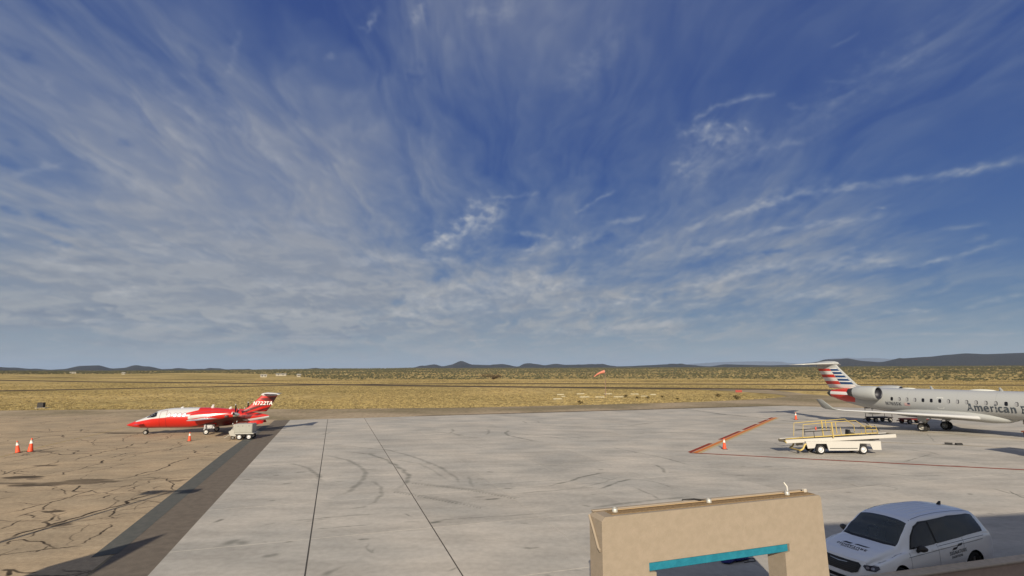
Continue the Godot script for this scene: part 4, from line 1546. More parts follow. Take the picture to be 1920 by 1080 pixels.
func build_airliner() -> void:
	var jet := thing("regional_jet", "silver grey twin-engine regional jet with red, white and blue striped tail", "airplane", Vector3(43.3968, 0, -61.0328), deg_to_rad(-66.0))
	var box_m := Rect2(-12.0, 0.0, 33.0, 8.0)
	var silver := Color(0.66, 0.665, 0.655)
	var picture := Image.create_empty(2048, 512, false, Image.FORMAT_RGB8)
	picture.fill(silver)
	var red := Color(0.76, 0.20, 0.16)
	var white := Color(0.86, 0.85, 0.83)
	var blue := Color(0.10, 0.24, 0.42)
	# tail flag: red and white behind, blue and white in front, thin white along the leading edge
	var fin_te := func(y: float) -> float: return lerpf(-8.3, -9.6, (y - 4.2) / 2.5)
	var fin_le := func(y: float) -> float: return -4.55 - (y - 4.6) * 1.03 - 0.32
	var split := func(y: float) -> float: return lerpf(-6.55, -7.9, (y - 4.6) / 2.0)
	for row in [[6.55, 6.25, red], [6.25, 5.83, white], [5.83, 5.45, red], [5.45, 5.02, white], [5.02, 4.62, red], [4.62, 4.20, white], [4.20, 3.76, red], [3.76, 3.40, white], [3.40, 2.6, red]]:
		var y1: float = row[0]
		var y0: float = row[1]
		if y0 >= 4.15:
			fill(picture, [fin_te.call(y0) - 0.4, y0, split.call(y0) if y0 > 4.3 else fin_le.call(y0), y0, split.call(y1) if y1 > 4.65 else fin_le.call(y1), y1, fin_te.call(y1) - 0.4, y1], row[2], box_m)
		else:
			fill(picture, [-8.15, y0, -3.9 - (4.2 - y0) * 0.35, y0, -3.9 - (4.2 - y1) * 0.35, y1, -8.15, y1], row[2], box_m)
	for row in [[6.52, 6.27], [6.14, 5.88], [5.72, 5.47], [5.32, 5.06], [4.92, 4.66]]:
		fill(picture, [split.call(row[1]) + 0.03, row[1], fin_le.call(row[1]), row[1], fin_le.call(row[0]), row[0], split.call(row[0]) + 0.03, row[0]], blue, box_m)
		fill(picture, [split.call(row[0]) + 0.03, row[0], fin_le.call(row[0]), row[0], fin_le.call(row[0] + 0.13), row[0] + 0.13, split.call(row[0] + 0.13) + 0.03, row[0] + 0.13], white, box_m)
	# panel lines
	for x in [-3.2, 1.55, 6.2, 9.4, 12.6, 16.0]:
		fill(picture, [x, 0.0, x + 0.03, 0.0, x + 0.03, 4.4, x, 4.4], silver.darkened(0.08), box_m)
	var livery := glossy(Color.WHITE, 0.32, 0.3)
	livery.albedo_texture = ImageTexture.create_from_image(picture)
	var bare := glossy(silver, 0.32, 0.3)
	uv_scale = Vector4(1.0 / 33.0, 12.0 / 33.0, -1.0 / 8.0, 1.0)
	var st := start()
	var rings := []
	for t in [-7.85, -7.4, -7.0, -6.5, -6.0, -5.5, -5.0, -4.5, -4.0, -3.5, -3.0, -2.5, -2.0, -1.0, 0.0, 1.5, 3.0, 5.0, 7.0, 9.0, 11.0, 13.0, 14.0, 15.0, 16.0, 16.8, 17.5, 18.1, 18.6, 19.1, 19.5, 19.9, 20.2, 20.4, 20.55]:
		var r := airliner_radius(t)
		rings.append(ring(Vector3(t, r.y, 0), Vector3(0, r.x, 0), Vector3(0, 0, r.x), 40))
	loft(st, rings)
	var body := part("fuselage", st, livery, jet)
	st = start()
	lathe(st, Vector3(-7.86, 3.48, 0), Vector3(-1, 0.06, 0), [[0.0, 0.44], [0.25, 0.36], [0.45, 0.25], [0.62, 0.12], [0.70, 0.02]], 20, true)
	part("tail_cone", st, paint(Color(0.24, 0.25, 0.22), 0.55), jet)
	# fin with its fillet
	st = start()
	foil(st, [[Vector3(-2.6, 4.15, 0), Vector3(-5.6, 0, 0), Vector3(0, 0, 0.10)], [Vector3(-3.7, 4.38, 0), Vector3(-4.6, 0, 0), Vector3(0, 0, 0.24)], [Vector3(-4.55, 4.6, 0), Vector3(-3.9, 0, 0), Vector3(0, 0, 0.38)], [Vector3(-5.6, 5.6, 0), Vector3(-3.45, 0, 0), Vector3(0, 0, 0.36)], [Vector3(-6.6, 6.6, 0), Vector3(-2.95, 0, 0), Vector3(0, 0, 0.32)], [Vector3(-7.0, 7.05, 0), Vector3(-2.6, 0, 0), Vector3(0, 0, 0.30)]])
	part("fin", st, livery, jet)
	uv_scale = Vector4.ZERO
	# tailplane with the fairing on top of the fin
	st = start()
	lathe(st, Vector3(-6.65, 7.2, 0), Vector3(-1, 0, 0), [[0.0, 0.02], [0.15, 0.16], [0.6, 0.28], [1.5, 0.31], [2.6, 0.22], [3.4, 0.05]], 16, true)
	part("fin_fairing", st, bare, jet)
	for side in [-1.0, 1.0]:
		st = start()
		foil(st, [[Vector3(-6.95, 7.22, 0.0), Vector3(-2.5, -0.06, 0), Vector3(0, 0.40, 0)], [Vector3(-8.2, 7.14, 2.2 * side), Vector3(-1.75, -0.04, 0), Vector3(0, 0.26, 0)], [Vector3(-9.25, 7.06, 4.15 * side), Vector3(-1.15, -0.03, 0), Vector3(0, 0.14, 0)], [Vector3(-9.6, 7.05, 4.28 * side), Vector3(-0.8, -0.02, 0), Vector3(0, 0.06, 0)]])
		part("tailplane", st, bare, jet)
	# engines
	for side in [-1.0, 1.0]:
		var c := Vector3(0, 3.78, 2.08 * side)
		st = start()
		lathe(st, c + Vector3(-0.95, 0, 0), Vector3(-1, 0, 0), [[-0.02, 0.60], [-0.06, 0.665], [0.0, 0.72], [0.25, 0.775], [0.9, 0.80], [1.7, 0.775], [2.3, 0.70], [2.62, 0.62]], 32)
		var e := part("engine", st, bare, jet)
		st = start()
		lathe(st, c + Vector3(-0.95, 0, 0), Vector3(-1, 0, 0), [[-0.06, 0.665], [-0.03, 0.605], [0.08, 0.57], [0.5, 0.56], [0.52, 0.10], [0.3, 0.02]], 28)
		part("intake", st, paint(Color(0.17, 0.17, 0.20), 0.5, 0.2), e)
		st = start()
		lathe(st, c + Vector3(-3.55, 0, 0), Vector3(-1, 0, 0), [[0.0, 0.60], [0.35, 0.50], [0.72, 0.42], [0.74, 0.34], [0.4, 0.3], [0.42, 0.2], [1.05, 0.05]], 24)
		part("exhaust", st, paint(Color(0.33, 0.32, 0.31), 0.4, 0.6), e)
		st = start()
		foil(st, [[Vector3(-1.5, 3.7, 0.9 * side), Vector3(-2.6, 0, 0), Vector3(0, 0.42, 0)], [Vector3(-1.5, 3.75, 1.5 * side), Vector3(-2.4, 0, 0), Vector3(0, 0.36, 0)]])
		part("pylon", st, bare, e)
	# wings with winglets, and the fairing under the body
	for side in [-1.0, 1.0]:
		st = start()
		foil(st, [[Vector3(8.1, 1.72, 1.0 * side), Vector3(-5.6, -0.05, 0), Vector3(0, 0.62, 0)], [Vector3(6.35, 1.86, 3.3 * side), Vector3(-3.9, -0.02, 0), Vector3(0, 0.42, 0)], [Vector3(3.6, 2.08, 7.0 * side), Vector3(-2.65, 0, 0), Vector3(0, 0.27, 0)], [Vector3(0.95, 2.30, 10.75 * side), Vector3(-1.55, 0.0, 0), Vector3(0, 0.16, 0)], [Vector3(0.55, 2.36, 11.2 * side), Vector3(-1.4, 0.0, 0), Vector3(0, 0.13, -0.05 * side)]])
		var w := part("wing", st, glossy(Color(0.70, 0.70, 0.70), 0.25, 0.2), jet)
		st = start()
		foil(st, [[Vector3(0.55, 2.36, 11.2 * side), Vector3(-1.4, 0, 0), Vector3(0, 0.13, -0.05 * side)], [Vector3(0.2, 2.50, 11.38 * side), Vector3(-1.25, 0, 0), Vector3(0, 0.06, -0.09 * side)], [Vector3(-0.75, 3.34, 11.72 * side), Vector3(-0.65, 0, 0), Vector3(0, 0.02, -0.05 * side)]])
		part("winglet", st, glossy(Color(0.60, 0.61, 0.60), 0.3, 0.2), w)
		for k in [3.9, 6.4]:
			st = start()
			lathe(st, Vector3(lerpf(3.9, 1.9, (k - 3.9) / 2.5), 1.72 + k * 0.035, k * side), Vector3(-1, -0.03, 0), [[0.0, 0.03], [0.4, 0.14], [1.2, 0.16], [1.9, 0.03]], 10, true)
			part("flap_fairing", st, bare, w)
	st = start()
	rings = []
	for s in [[-1.2, 0.2, 1.9], [-0.2, 0.75, 1.86], [1.0, 1.05, 1.84], [2.5, 1.28, 1.86], [5.0, 1.42, 1.88], [7.0, 1.38, 1.86], [8.6, 1.05, 1.80], [9.8, 0.6, 1.72], [10.5, 0.15, 1.7]]:
		rings.append(ring(Vector3(s[0], s[2], 0), Vector3(0, 0.58 * clampf(s[1] * 1.1, 0.1, 1.0), 0), Vector3(0, 0, s[1]), 24))
	loft(st, rings)
	part("belly_fairing", st, bare, jet)
	# doors, windows and their blinds
	var dark := paint(Color(0.09, 0.09, 0.10), 0.15)
	var blind := paint(Color(0.60, 0.60, 0.60), 0.5)
	var on_skin := on_airliner
	for k in 22:
		var t := k * 0.787
		if t > 16.3:
			break
		var open: bool = k in [0, 4, 5, 6, 13, 16, 19]
		st = start()
		skin_patch(st, on_skin, rounded(0.27, 0.40, 0.11, Vector2(t, 3.2)), 0.2, 0.004)
		var w := part("cabin_window", st, dark, jet)
		if not open:
			st = start()
			skin_patch(st, on_skin, rounded(0.20, 0.34, 0.08, Vector2(t - 0.03, 3.19)), 0.2, 0.008)
			part("blind", st, blind, w)
	for d in [[4.72, 3.0, 0.62, 1.15], [15.1, 2.85, 0.75, 1.5]]:
		var door := Vector2(d[0], d[1])
		var outer := rounded(d[2], d[3], 0.12, door)
		var inner := rounded(d[2] - 0.09, d[3] - 0.09, 0.10, door)
		st = start()
		for i in outer.size():
			var j := (i + 1) % outer.size()
			smooth(st)
			quad(st, on_airliner(outer[i].x, outer[i].y, 0.003), on_airliner(outer[j].x, outer[j].y, 0.003), on_airliner(inner[j].x, inner[j].y, 0.003), on_airliner(inner[i].x, inner[i].y, 0.003), Vector3(0, 0, 1))
		part("exit_door", st, paint(Color(0.84, 0.84, 0.82), 0.4), jet)
	st = start()
	skin_patch(st, on_skin, PackedVector2Array([Vector2(18.1, 3.35), Vector2(18.75, 3.2), Vector2(18.62, 3.55), Vector2(18.1, 3.75)]), 0.2, 0.004)
	part("cockpit_window", st, dark, jet)
	# lettering and the little flag
	st = start()
	lettering(st, letters("American Eagle", 0.67, 0.004), func(c: Vector3) -> Vector3: return on_airliner(7.02 + c.x * 0.92, 2.16 + c.y, 0.022 + c.z))
	part("airline_title", st, paint(Color(0.27, 0.30, 0.33), 0.4), jet)
	st = start()
	lettering(st, letters("N765SK", 0.34, 0.004), func(c: Vector3) -> Vector3: return on_airliner(-0.72 + c.x, 2.52 + c.y, 0.014 + c.z))
	part("registration", st, paint(Color(0.30, 0.31, 0.33), 0.4), jet)
	var flag_red := paint(Color(0.66, 0.22, 0.20), 0.45)
	var flag: MeshInstance3D
	st = start()
	skin_patch(st, on_skin, PackedVector2Array([Vector2(1.25, 2.54), Vector2(1.82, 2.54), Vector2(1.82, 2.84), Vector2(1.25, 2.84)]), 0.2, 0.004)
	flag = part("flag_emblem", st, paint(Color(0.85, 0.84, 0.82), 0.45), jet)
	for k in 4:
		st = start()
		skin_patch(st, on_skin, PackedVector2Array([Vector2(1.25, 2.545 + 0.078 * k), Vector2(1.82, 2.545 + 0.078 * k), Vector2(1.82, 2.58 + 0.078 * k), Vector2(1.25, 2.58 + 0.078 * k)]), 0.3, 0.007)
		part("stripe", st, flag_red, flag)
	st = start()
	skin_patch(st, on_skin, PackedVector2Array([Vector2(1.56, 2.68), Vector2(1.82, 2.68), Vector2(1.82, 2.84), Vector2(1.56, 2.84)]), 0.3, 0.010)
	part("canton", st, paint(Color(0.12, 0.17, 0.30), 0.45), flag)
	# humps and blades on the back
	for h in [[1.1, 0.75, 0.09], [7.9, 1.15, 0.13]]:
		st = start()
		rings = []
		for k in 9:
			var f := k / 8.0
			var s := sin(PI * f)
			rings.append(ring(Vector3(h[0] - h[1] + 2.0 * h[1] * f, 4.335, 0), Vector3(0, maxf(0.01, h[2] * sqrt(s)), 0), Vector3(0, 0, maxf(0.02, 0.24 * sqrt(s))), 12))
		loft(st, rings)
		part("antenna_fairing", st, paint(Color(0.84, 0.84, 0.80), 0.45), jet)
	for b in [9.6, 3.6]:
		st = start()
		foil(st, [[Vector3(b, 4.33, 0), Vector3(-0.35, 0, 0), Vector3(0, 0, 0.05)], [Vector3(b - 0.22, 4.66, 0), Vector3(-0.16, 0, 0), Vector3(0, 0, 0.03)]])
		part("blade_antenna", st, bare, jet)
	for b in [10.9, 12.0]:
		st = start()
		box(st, Vector3(b, 1.35, -0.2), Vector3(b + 0.7, 1.68, 0.45), 0.03)
		part("belly_hatch", st, paint(Color(0.36, 0.33, 0.31), 0.6), jet)
	# landing gear
	for side in [-1.0, 1.0]:
		var leg := Node3D.new()
		leg.name = "main_gear"
		jet.add_child(leg, true)
		st = start()
		tube(st, [Vector3(3.45, 1.75, 2.0 * side), Vector3(3.3, 0.45, 2.05 * side)], 0.11, 10)
		tube(st, [Vector3(3.3, 0.46, 1.7 * side), Vector3(3.3, 0.46, 2.4 * side)], 0.07, 8)
		tube(st, [Vector3(3.35, 0.75, 2.03 * side), Vector3(4.2, 1.6, 1.95 * side)], 0.055, 8)
		tube(st, [Vector3(3.3, 0.6, 2.03 * side), Vector3(2.85, 0.95, 2.0 * side), Vector3(3.4, 1.3, 2.0 * side)], 0.04, 6)
		part("strut", st, paint(Color(0.62, 0.62, 0.60), 0.4, 0.3), leg)
		st = start()
		box(st, Vector3(2.9, 1.05, 2.2 * side - 0.02), Vector3(3.75, 1.78, 2.2 * side + 0.02), 0.01)
		part("gear_door", st, bare, leg)
		for k in [-0.23, 0.23]:
			wheel(leg, Vector3(3.3, 0.475, 2.05 * side + k), Vector3(0, 0, 1), 0.445, 0.28, Color(0.68, 0.67, 0.64))
	var nose := Node3D.new()
	nose.name = "nose_gear"
	jet.add_child(nose, true)
	st = start()
	tube(st, [Vector3(18.25, 1.9, 0), Vector3(18.2, 0.3, 0)], 0.08, 10)
	part("strut", st, paint(Color(0.62, 0.62, 0.60), 0.4, 0.3), nose)
	for k in [-0.18, 0.18]:
		wheel(nose, Vector3(18.2, 0.33, k), Vector3(0, 0, 1), 0.30, 0.2, Color(0.68, 0.67, 0.64))


# ---- the red pusher turboprop

const PROP_BODY := [[0.0, 1.0, 0.96, 0.02], [0.25, 1.13, 0.86, 0.13], [0.8, 1.38, 0.74, 0.32], [1.4, 1.60, 0.68, 0.46], [2.0, 1.87, 0.66, 0.61], [2.5, 2.17, 0.65, 0.74], [3.0, 2.42, 0.64, 0.85], [3.6, 2.56, 0.63, 0.93], [4.4, 2.64, 0.62, 0.97], [6.0, 2.67, 0.61, 0.98], [7.5, 2.66, 0.62, 0.97], [8.6, 2.60, 0.66, 0.92], [9.6, 2.50, 0.74, 0.82], [10.6, 2.36, 0.88, 0.66], [11.6, 2.20, 1.05, 0.48], [12.6, 2.02, 1.25, 0.28], [13.3, 1.86, 1.42, 0.12], [13.7, 1.74, 1.56, 0.03]]


func prop_section(s: float) -> Vector3:
	for i in PROP_BODY.size() - 1:
		if s <= PROP_BODY[i + 1][0]:
			var f: float = clampf((s - PROP_BODY[i][0]) / (PROP_BODY[i + 1][0] - PROP_BODY[i][0]), 0.0, 1.0)
			return Vector3(lerpf(PROP_BODY[i][1], PROP_BODY[i + 1][1], f), lerpf(PROP_BODY[i][2], PROP_BODY[i + 1][2], f), lerpf(PROP_BODY[i][3], PROP_BODY[i + 1][3], f))
	return Vector3(1.74, 1.56, 0.03)


func on_prop(s: float, y: float, off: float) -> Vector3:
	var c := prop_section(s)
	var mid := (c.x + c.y) * 0.5
	var half := (c.x - c.y) * 0.5
	var f := clampf((y - mid) / half, -0.999, 0.999)
	var z := c.z * sqrt(1.0 - f * f)
	var n := Vector3(0, f / half, sqrt(1.0 - f * f) / c.z).normalized()
	return Vector3(s, y, z) + n * off


func build_turboprop() -> void:
	var plane := thing("turboprop_airplane", "red and white pusher turboprop parked on the cracked asphalt", "airplane", Vector3(-39.55, 0.006, -56.2), deg_to_rad(9.8))
	var frame := Rect2(0, 0, 16.0, 4.5)
	var red := Color(0.74, 0.12, 0.075)
	var deep := Color(0.36, 0.085, 0.09)
	var white := Color(0.74, 0.735, 0.73)
	var picture := Image.create_empty(2048, 576, false, Image.FORMAT_RGB8)
	picture.fill(red)
	# white crown over the cabin
	fill(picture, [0.9, 1.28, 1.6, 1.42, 2.6, 1.62, 3.9, 1.74, 5.0, 1.98, 6.3, 2.28, 7.7, 2.62, 7.7, 4.5, 0.9, 4.5], white, frame)
	fill(picture, [6.9, 2.3, 8.3, 2.52, 9.6, 2.44, 11.0, 2.25, 11.0, 4.5, 6.9, 4.5], red, frame)
	# white sweep along the side, and dark rays below and on the tail
	fill(picture, [6.05, 1.62, 6.15, 1.95, 7.6, 2.1, 9.2, 2.16, 10.4, 2.2, 9.2, 1.98, 7.8, 1.82, 6.4, 1.60], white, frame)
	for ray in [[8.9, 0.7, 11.8, 1.3, 12.2, 1.9, 10.0, 1.7, 8.7, 1.2], [5.4, 0.55, 8.6, 1.28, 8.9, 1.16, 6.2, 0.55], [6.7, 0.55, 9.2, 1.08, 9.5, 0.95, 7.5, 0.55], [8.0, 0.55, 10.2, 0.98, 10.6, 0.86, 8.7, 0.55], [8.4, 1.35, 11.4, 1.86, 11.6, 1.66, 8.8, 1.18], [9.4, 1.12, 13.0, 1.62, 13.4, 1.46, 9.9, 0.98]]:
		fill(picture, ray, deep, frame)
	fill(picture, [11.2, 1.35, 13.9, 1.72, 13.9, 1.48, 11.6, 1.16], white, frame)
	for ray in [[10.9, 2.25, 13.0, 2.9, 14.2, 3.35, 14.3, 3.12, 12.6, 2.55, 11.2, 2.05], [11.4, 1.98, 13.4, 2.55, 14.0, 2.72, 13.9, 2.5, 12.2, 2.0, 11.7, 1.84], [12.1, 1.8, 13.5, 2.22, 13.7, 2.28, 13.6, 2.1, 12.6, 1.74]]:
		fill(picture, ray, deep, frame)
	fill(picture, [12.6, 3.5, 14.6, 3.72, 14.6, 3.5, 14.0, 3.25, 13.3, 3.25], deep, frame)
	var coat := glossy(Color.WHITE, 0.3, 0.7)
	coat.albedo_texture = ImageTexture.create_from_image(picture)
	uv_scale = Vector4(1.0 / 16.0, 0.0, -1.0 / 4.5, 1.0)
	var st := start()
	var rings := []
	var s := 0.0
	for i in PROP_BODY.size():
		var stations := [PROP_BODY[i][0]]
		if i < PROP_BODY.size() - 1:
			stations.append((PROP_BODY[i][0] + PROP_BODY[i + 1][0]) * 0.5)
		for x in stations:
			var c := prop_section(x)
			rings.append(ring(Vector3(x, (c.x + c.y) * 0.5, 0), Vector3(0, (c.x - c.y) * 0.5, 0), Vector3(0, 0, c.z), 32))
	loft(st, rings)
	part("fuselage", st, coat, plane)
	st = start()
	foil(st, [[Vector3(10.7, 2.15, 0), Vector3(2.7, 0, 0), Vector3(0, 0, 0.28)], [Vector3(11.5, 2.6, 0), Vector3(2.25, 0, 0), Vector3(0, 0, 0.24)], [Vector3(12.85, 3.85, 0), Vector3(1.6, 0, 0), Vector3(0, 0, 0.18)]])
	part("fin", st, coat, plane)
	for side in [-1.0, 1.0]:
		st = start()
		foil(st, [[Vector3(11.4, 1.15, 0.25 * side), Vector3(1.9, 0.15, 0), Vector3(0, 0.02, 0.05)], [Vector3(12.0, 0.85, 0.75 * side), Vector3(1.3, 0.12, 0), Vector3(0, 0.02, 0.04)]])
		part("ventral_fin", st, coat, plane)
	uv_scale = Vector4.ZERO
	var red_paint := glossy(red, 0.3, 0.7)
	var white_paint := glossy(white, 0.3, 0.6)
	var dark_red := glossy(Color(0.30, 0.09, 0.08), 0.35, 0.5)
	st = start()
	lathe(st, Vector3(12.75, 3.93, 0), Vector3(1, 0, 0), [[0.0, 0.03], [0.2, 0.16], [0.7, 0.22], [1.4, 0.17], [1.9, 0.03]], 12, true)
	part("fin_fairing", st, white_paint, plane)
	for side in [-1.0, 1.0]:
		st = start()
		foil(st, [[Vector3(13.0, 3.95, 0), Vector3(1.35, 0, 0), Vector3(0, 0.15, 0)], [Vector3(13.75, 3.98, 2.05 * side), Vector3(0.75, 0, 0), Vector3(0, 0.08, 0)], [Vector3(13.95, 3.98, 2.14 * side), Vector3(0.5, 0, 0), Vector3(0, 0.03, 0)]])
		part("tailplane", st, dark_red, plane)
		st = start()
		foil(st, [[Vector3(1.15, 1.12, 0.35 * side), Vector3(0.72, 0, 0), Vector3(0, 0.09, 0)], [Vector3(1.25, 1.10, 1.62 * side), Vector3(0.5, 0, 0), Vector3(0, 0.06, 0)], [Vector3(1.32, 1.10, 1.68 * side), Vector3(0.36, 0, 0), Vector3(0, 0.02, 0)]])
		part("forewing", st, red_paint, plane)
		st = start()
		foil(st, [[Vector3(7.6, 1.62, 0.6 * side), Vector3(1.95, -0.04, 0), Vector3(0, 0.25, 0)], [Vector3(7.85, 1.70, 2.1 * side), Vector3(1.5, -0.03, 0), Vector3(0, 0.19, 0)], [Vector3(8.15, 1.86, 6.7 * side), Vector3(0.75, -0.02, 0), Vector3(0, 0.09, 0)], [Vector3(8.35, 1.88, 7.0 * side), Vector3(0.4, 0, 0), Vector3(0, 0.03, 0)]])
		var w := part("wing", st, white_paint, plane)
		# nacelle, spinner and five blades
		st = start()
		rings = []
		for n in [[6.55, 0.12, 1.86], [6.75, 0.30, 1.87], [7.2, 0.40, 1.9], [8.2, 0.44, 1.95], [9.3, 0.42, 1.98], [10.2, 0.34, 2.0], [10.75, 0.25, 2.0]]:
			rings.append(ring(Vector3(n[0], n[2], 1.95 * side), Vector3(0, n[1], 0), Vector3(0, 0, n[1] * 0.95), 20))
		uv_scale = Vector4(1.0 / 16.0, 0.0, -1.0 / 4.5, 1.0)
		loft(st, rings)
		uv_scale = Vector4.ZERO
		var engine := part("nacelle", st, coat, plane)
		st = start()
		lathe(st, Vector3(6.5, 1.78, 1.95 * side), Vector3(1, 0, 0), [[0.0, 0.17], [0.02, 0.21], [0.12, 0.24], [0.5, 0.26], [0.9, 0.05]], 14)
		part("air_intake", st, white_paint, engine)
		for k in 2:
			st = start()
			tube(st, [Vector3(9.95 + 0.1 * k, 2.0 - 0.15, 1.95 * side + 0.30 * (1 if k else -1)), Vector3(10.35, 2.0 - 0.12, 1.95 * side + 0.42 * (1 if k else -1))], 0.11, 10)
			part("exhaust_stack", st, paint(Color(0.45, 0.43, 0.42), 0.35, 0.7), engine)
		st = start()
		lathe(st, Vector3(10.76, 2.0, 1.95 * side), Vector3(1, 0, 0), [[0.0, 0.24], [0.25, 0.22], [0.5, 0.12], [0.62, 0.01]], 18)
		var hub := part("spinner", st, paint(Color(0.75, 0.75, 0.74), 0.2, 0.7), engine)
		for k in 5:
			var a: float = TAU * k / 5.0 + 0.12 * side
			var out := Vector3(0, cos(a), sin(a))
			var turn := out.cross(Vector3.RIGHT)
			st = start()
			var center := Vector3(10.9, 2.0, 1.95 * side)
			foil(st, [[center + out * 0.2 - turn * 0.06, turn * 0.12 + Vector3(0.04, 0, 0), Vector3(0.06, 0, 0)], [center + out * 0.6 - turn * 0.11, turn * 0.2 + Vector3(0.09, 0, 0), Vector3(0.03, 0, 0)], [center + out * 1.0 - turn * 0.09, turn * 0.17 + Vector3(0.06, 0, 0), Vector3(0.02, 0, 0)], [center + out * 1.08 - turn * 0.05, turn * 0.10 + Vector3(0.03, 0, 0), Vector3(0.015, 0, 0)]])
			part("propeller_blade", st, paint(Color(0.13, 0.12, 0.12), 0.4), engine)
			st = start()
			box(st, Vector3(-0.02, -0.07, -0.10), Vector3(0.05, 0.05, 0.08), 0.01, Transform3D(Basis(Vector3.RIGHT, a), center + out * 1.03))
			part("blade_tip", st, white_paint, engine)
		# main gear
		var gear := Node3D.new()
		gear.name = "main_gear"
		plane.add_child(gear, true)
		st = start()
		tube(st, [Vector3(7.75, 0.95, 0.75 * side), Vector3(7.85, 0.45, 1.35 * side)], 0.07, 8)
		tube(st, [Vector3(7.85, 0.5, 1.33 * side), Vector3(8.15, 0.27, 1.38 * side)], 0.05, 8)
		tube(st, [Vector3(8.5, 0.95, 0.8 * side), Vector3(8.0, 0.42, 1.3 * side)], 0.035, 8)
		part("strut", st, white_paint, gear)
		wheel(gear, Vector3(8.1, 0.29, 1.46 * side), Vector3(0, 0, 1), 0.29, 0.17, Color(0.86, 0.85, 0.83))
		st = start()
		box(st, Vector3(7.6, 0.55, 0.72 * side - 0.015), Vector3(8.6, 0.98, 0.72 * side + 0.015), 0.01)
		part("gear_door", st, white_paint, gear)
	var nose := Node3D.new()
	nose.name = "nose_gear"
	plane.add_child(nose, true)
	st = start()
	tube(st, [Vector3(2.05, 0.8, 0), Vector3(1.85, 0.25, 0)], 0.06, 8)
	part("strut", st, white_paint, nose)
	for k in [-0.1, 0.1]:
		wheel(nose, Vector3(1.85, 0.23, k), Vector3(0, 0, 1), 0.23, 0.12, Color(0.7, 0.69, 0.67))
	# windscreen, cabin windows, door, antennas
	var on_body := on_prop
	st = start()
	skin_patch(st, on_body, PackedVector2Array([Vector2(1.95, 1.70), Vector2(2.75, 1.76), Vector2(3.05, 1.86), Vector2(3.02, 2.25), Vector2(2.75, 2.22), Vector2(2.25, 1.96)]), 0.12, 0.006)
	part("cockpit_window", st, paint(Color(0.10, 0.10, 0.11), 0.12), plane)
	for side in [-1.0, 1.0]:
		st = start()
		var glass := []
		for k in 6:
			var f := k / 5.0
			var x := lerpf(1.98, 2.82, f)
			var c := prop_section(x)
			var half := lerpf(0.15, 0.33, f)
			var row := []
			for i in 4:
				var z: float = half * i / 3.0 * side
				var q := sqrt(maxf(0.0, 1.0 - pow(z / c.z, 2)))
				row.append(Vector3(x, (c.x + c.y) * 0.5 + (c.x - c.y) * 0.5 * q + 0.007, z))
			glass.append(row)
		smooth(st)
		for k in 5:
			for i in 3:
				quad(st, glass[k][i], glass[k][i + 1], glass[k + 1][i + 1], glass[k + 1][i], Vector3.UP)
		part("windscreen", st, paint(Color(0.10, 0.10, 0.11), 0.12), plane)
	for x in [4.25, 4.85, 5.28, 5.72]:
		st = start()
		skin_patch(st, on_body, rounded(0.37, 0.44, 0.18, Vector2(x, 1.98)), 0.12, 0.005)
		var rim := part("cabin_window", st, paint(Color(0.40, 0.30, 0.42), 0.2), plane)
		st = start()
		skin_patch(st, on_body, rounded(0.29, 0.36, 0.14, Vector2(x, 1.98)), 0.12, 0.009)
		part("blind", st, glossy(Color(0.86, 0.85, 0.86), 0.12, 0.8), rim)
	st = start()
	for d in [[Vector2(3.36, 2.36), Vector2(3.36, 0.8)], [Vector2(3.98, 2.42), Vector2(3.98, 0.8)], [Vector2(3.36, 1.60), Vector2(3.98, 1.62)], [Vector2(3.36, 2.36), Vector2(3.98, 2.42)]]:
		for k in 14:
			var a: Vector2 = d[0].lerp(d[1], k / 14.0)
			var b: Vector2 = d[0].lerp(d[1], (k + 1) / 14.0)
			var n := (b - a).normalized().orthogonal() * 0.014
			quad(st, on_prop(a.x - n.x, a.y - n.y, 0.004), on_prop(b.x - n.x, b.y - n.y, 0.004), on_prop(b.x + n.x, b.y + n.y, 0.004), on_prop(a.x + n.x, a.y + n.y, 0.004), Vector3(0, 0, 1))
	part("cabin_door_seam", st, paint(Color(0.42, 0.09, 0.07), 0.5), plane)
	for a in [[7.85, 2.62, 0.32], [4.9, 2.63, 0.13], [9.6, 2.48, 0.22]]:
		st = start()
		foil(st, [[Vector3(a[0], a[1], 0), Vector3(0.34, 0, 0), Vector3(0, 0, 0.05)], [Vector3(a[0] + 0.16, a[1] + a[2], 0), Vector3(0.16, 0, 0), Vector3(0, 0, 0.03)]])
		part("blade_antenna", st, white_paint, plane)
	st = start()
	lettering(st, letters("N722TA", 0.37, 0.004), func(c: Vector3) -> Vector3: return Vector3(12.05 + c.x * 1.06 + c.y * 0.15, 2.84 + c.y, 0.145 - (c.y + 0.3) * 0.02 + c.z))
	part("registration", st, paint(Color(0.88, 0.87, 0.85), 0.4), plane)


# ---------------------------------------------------------------- things on the aprons

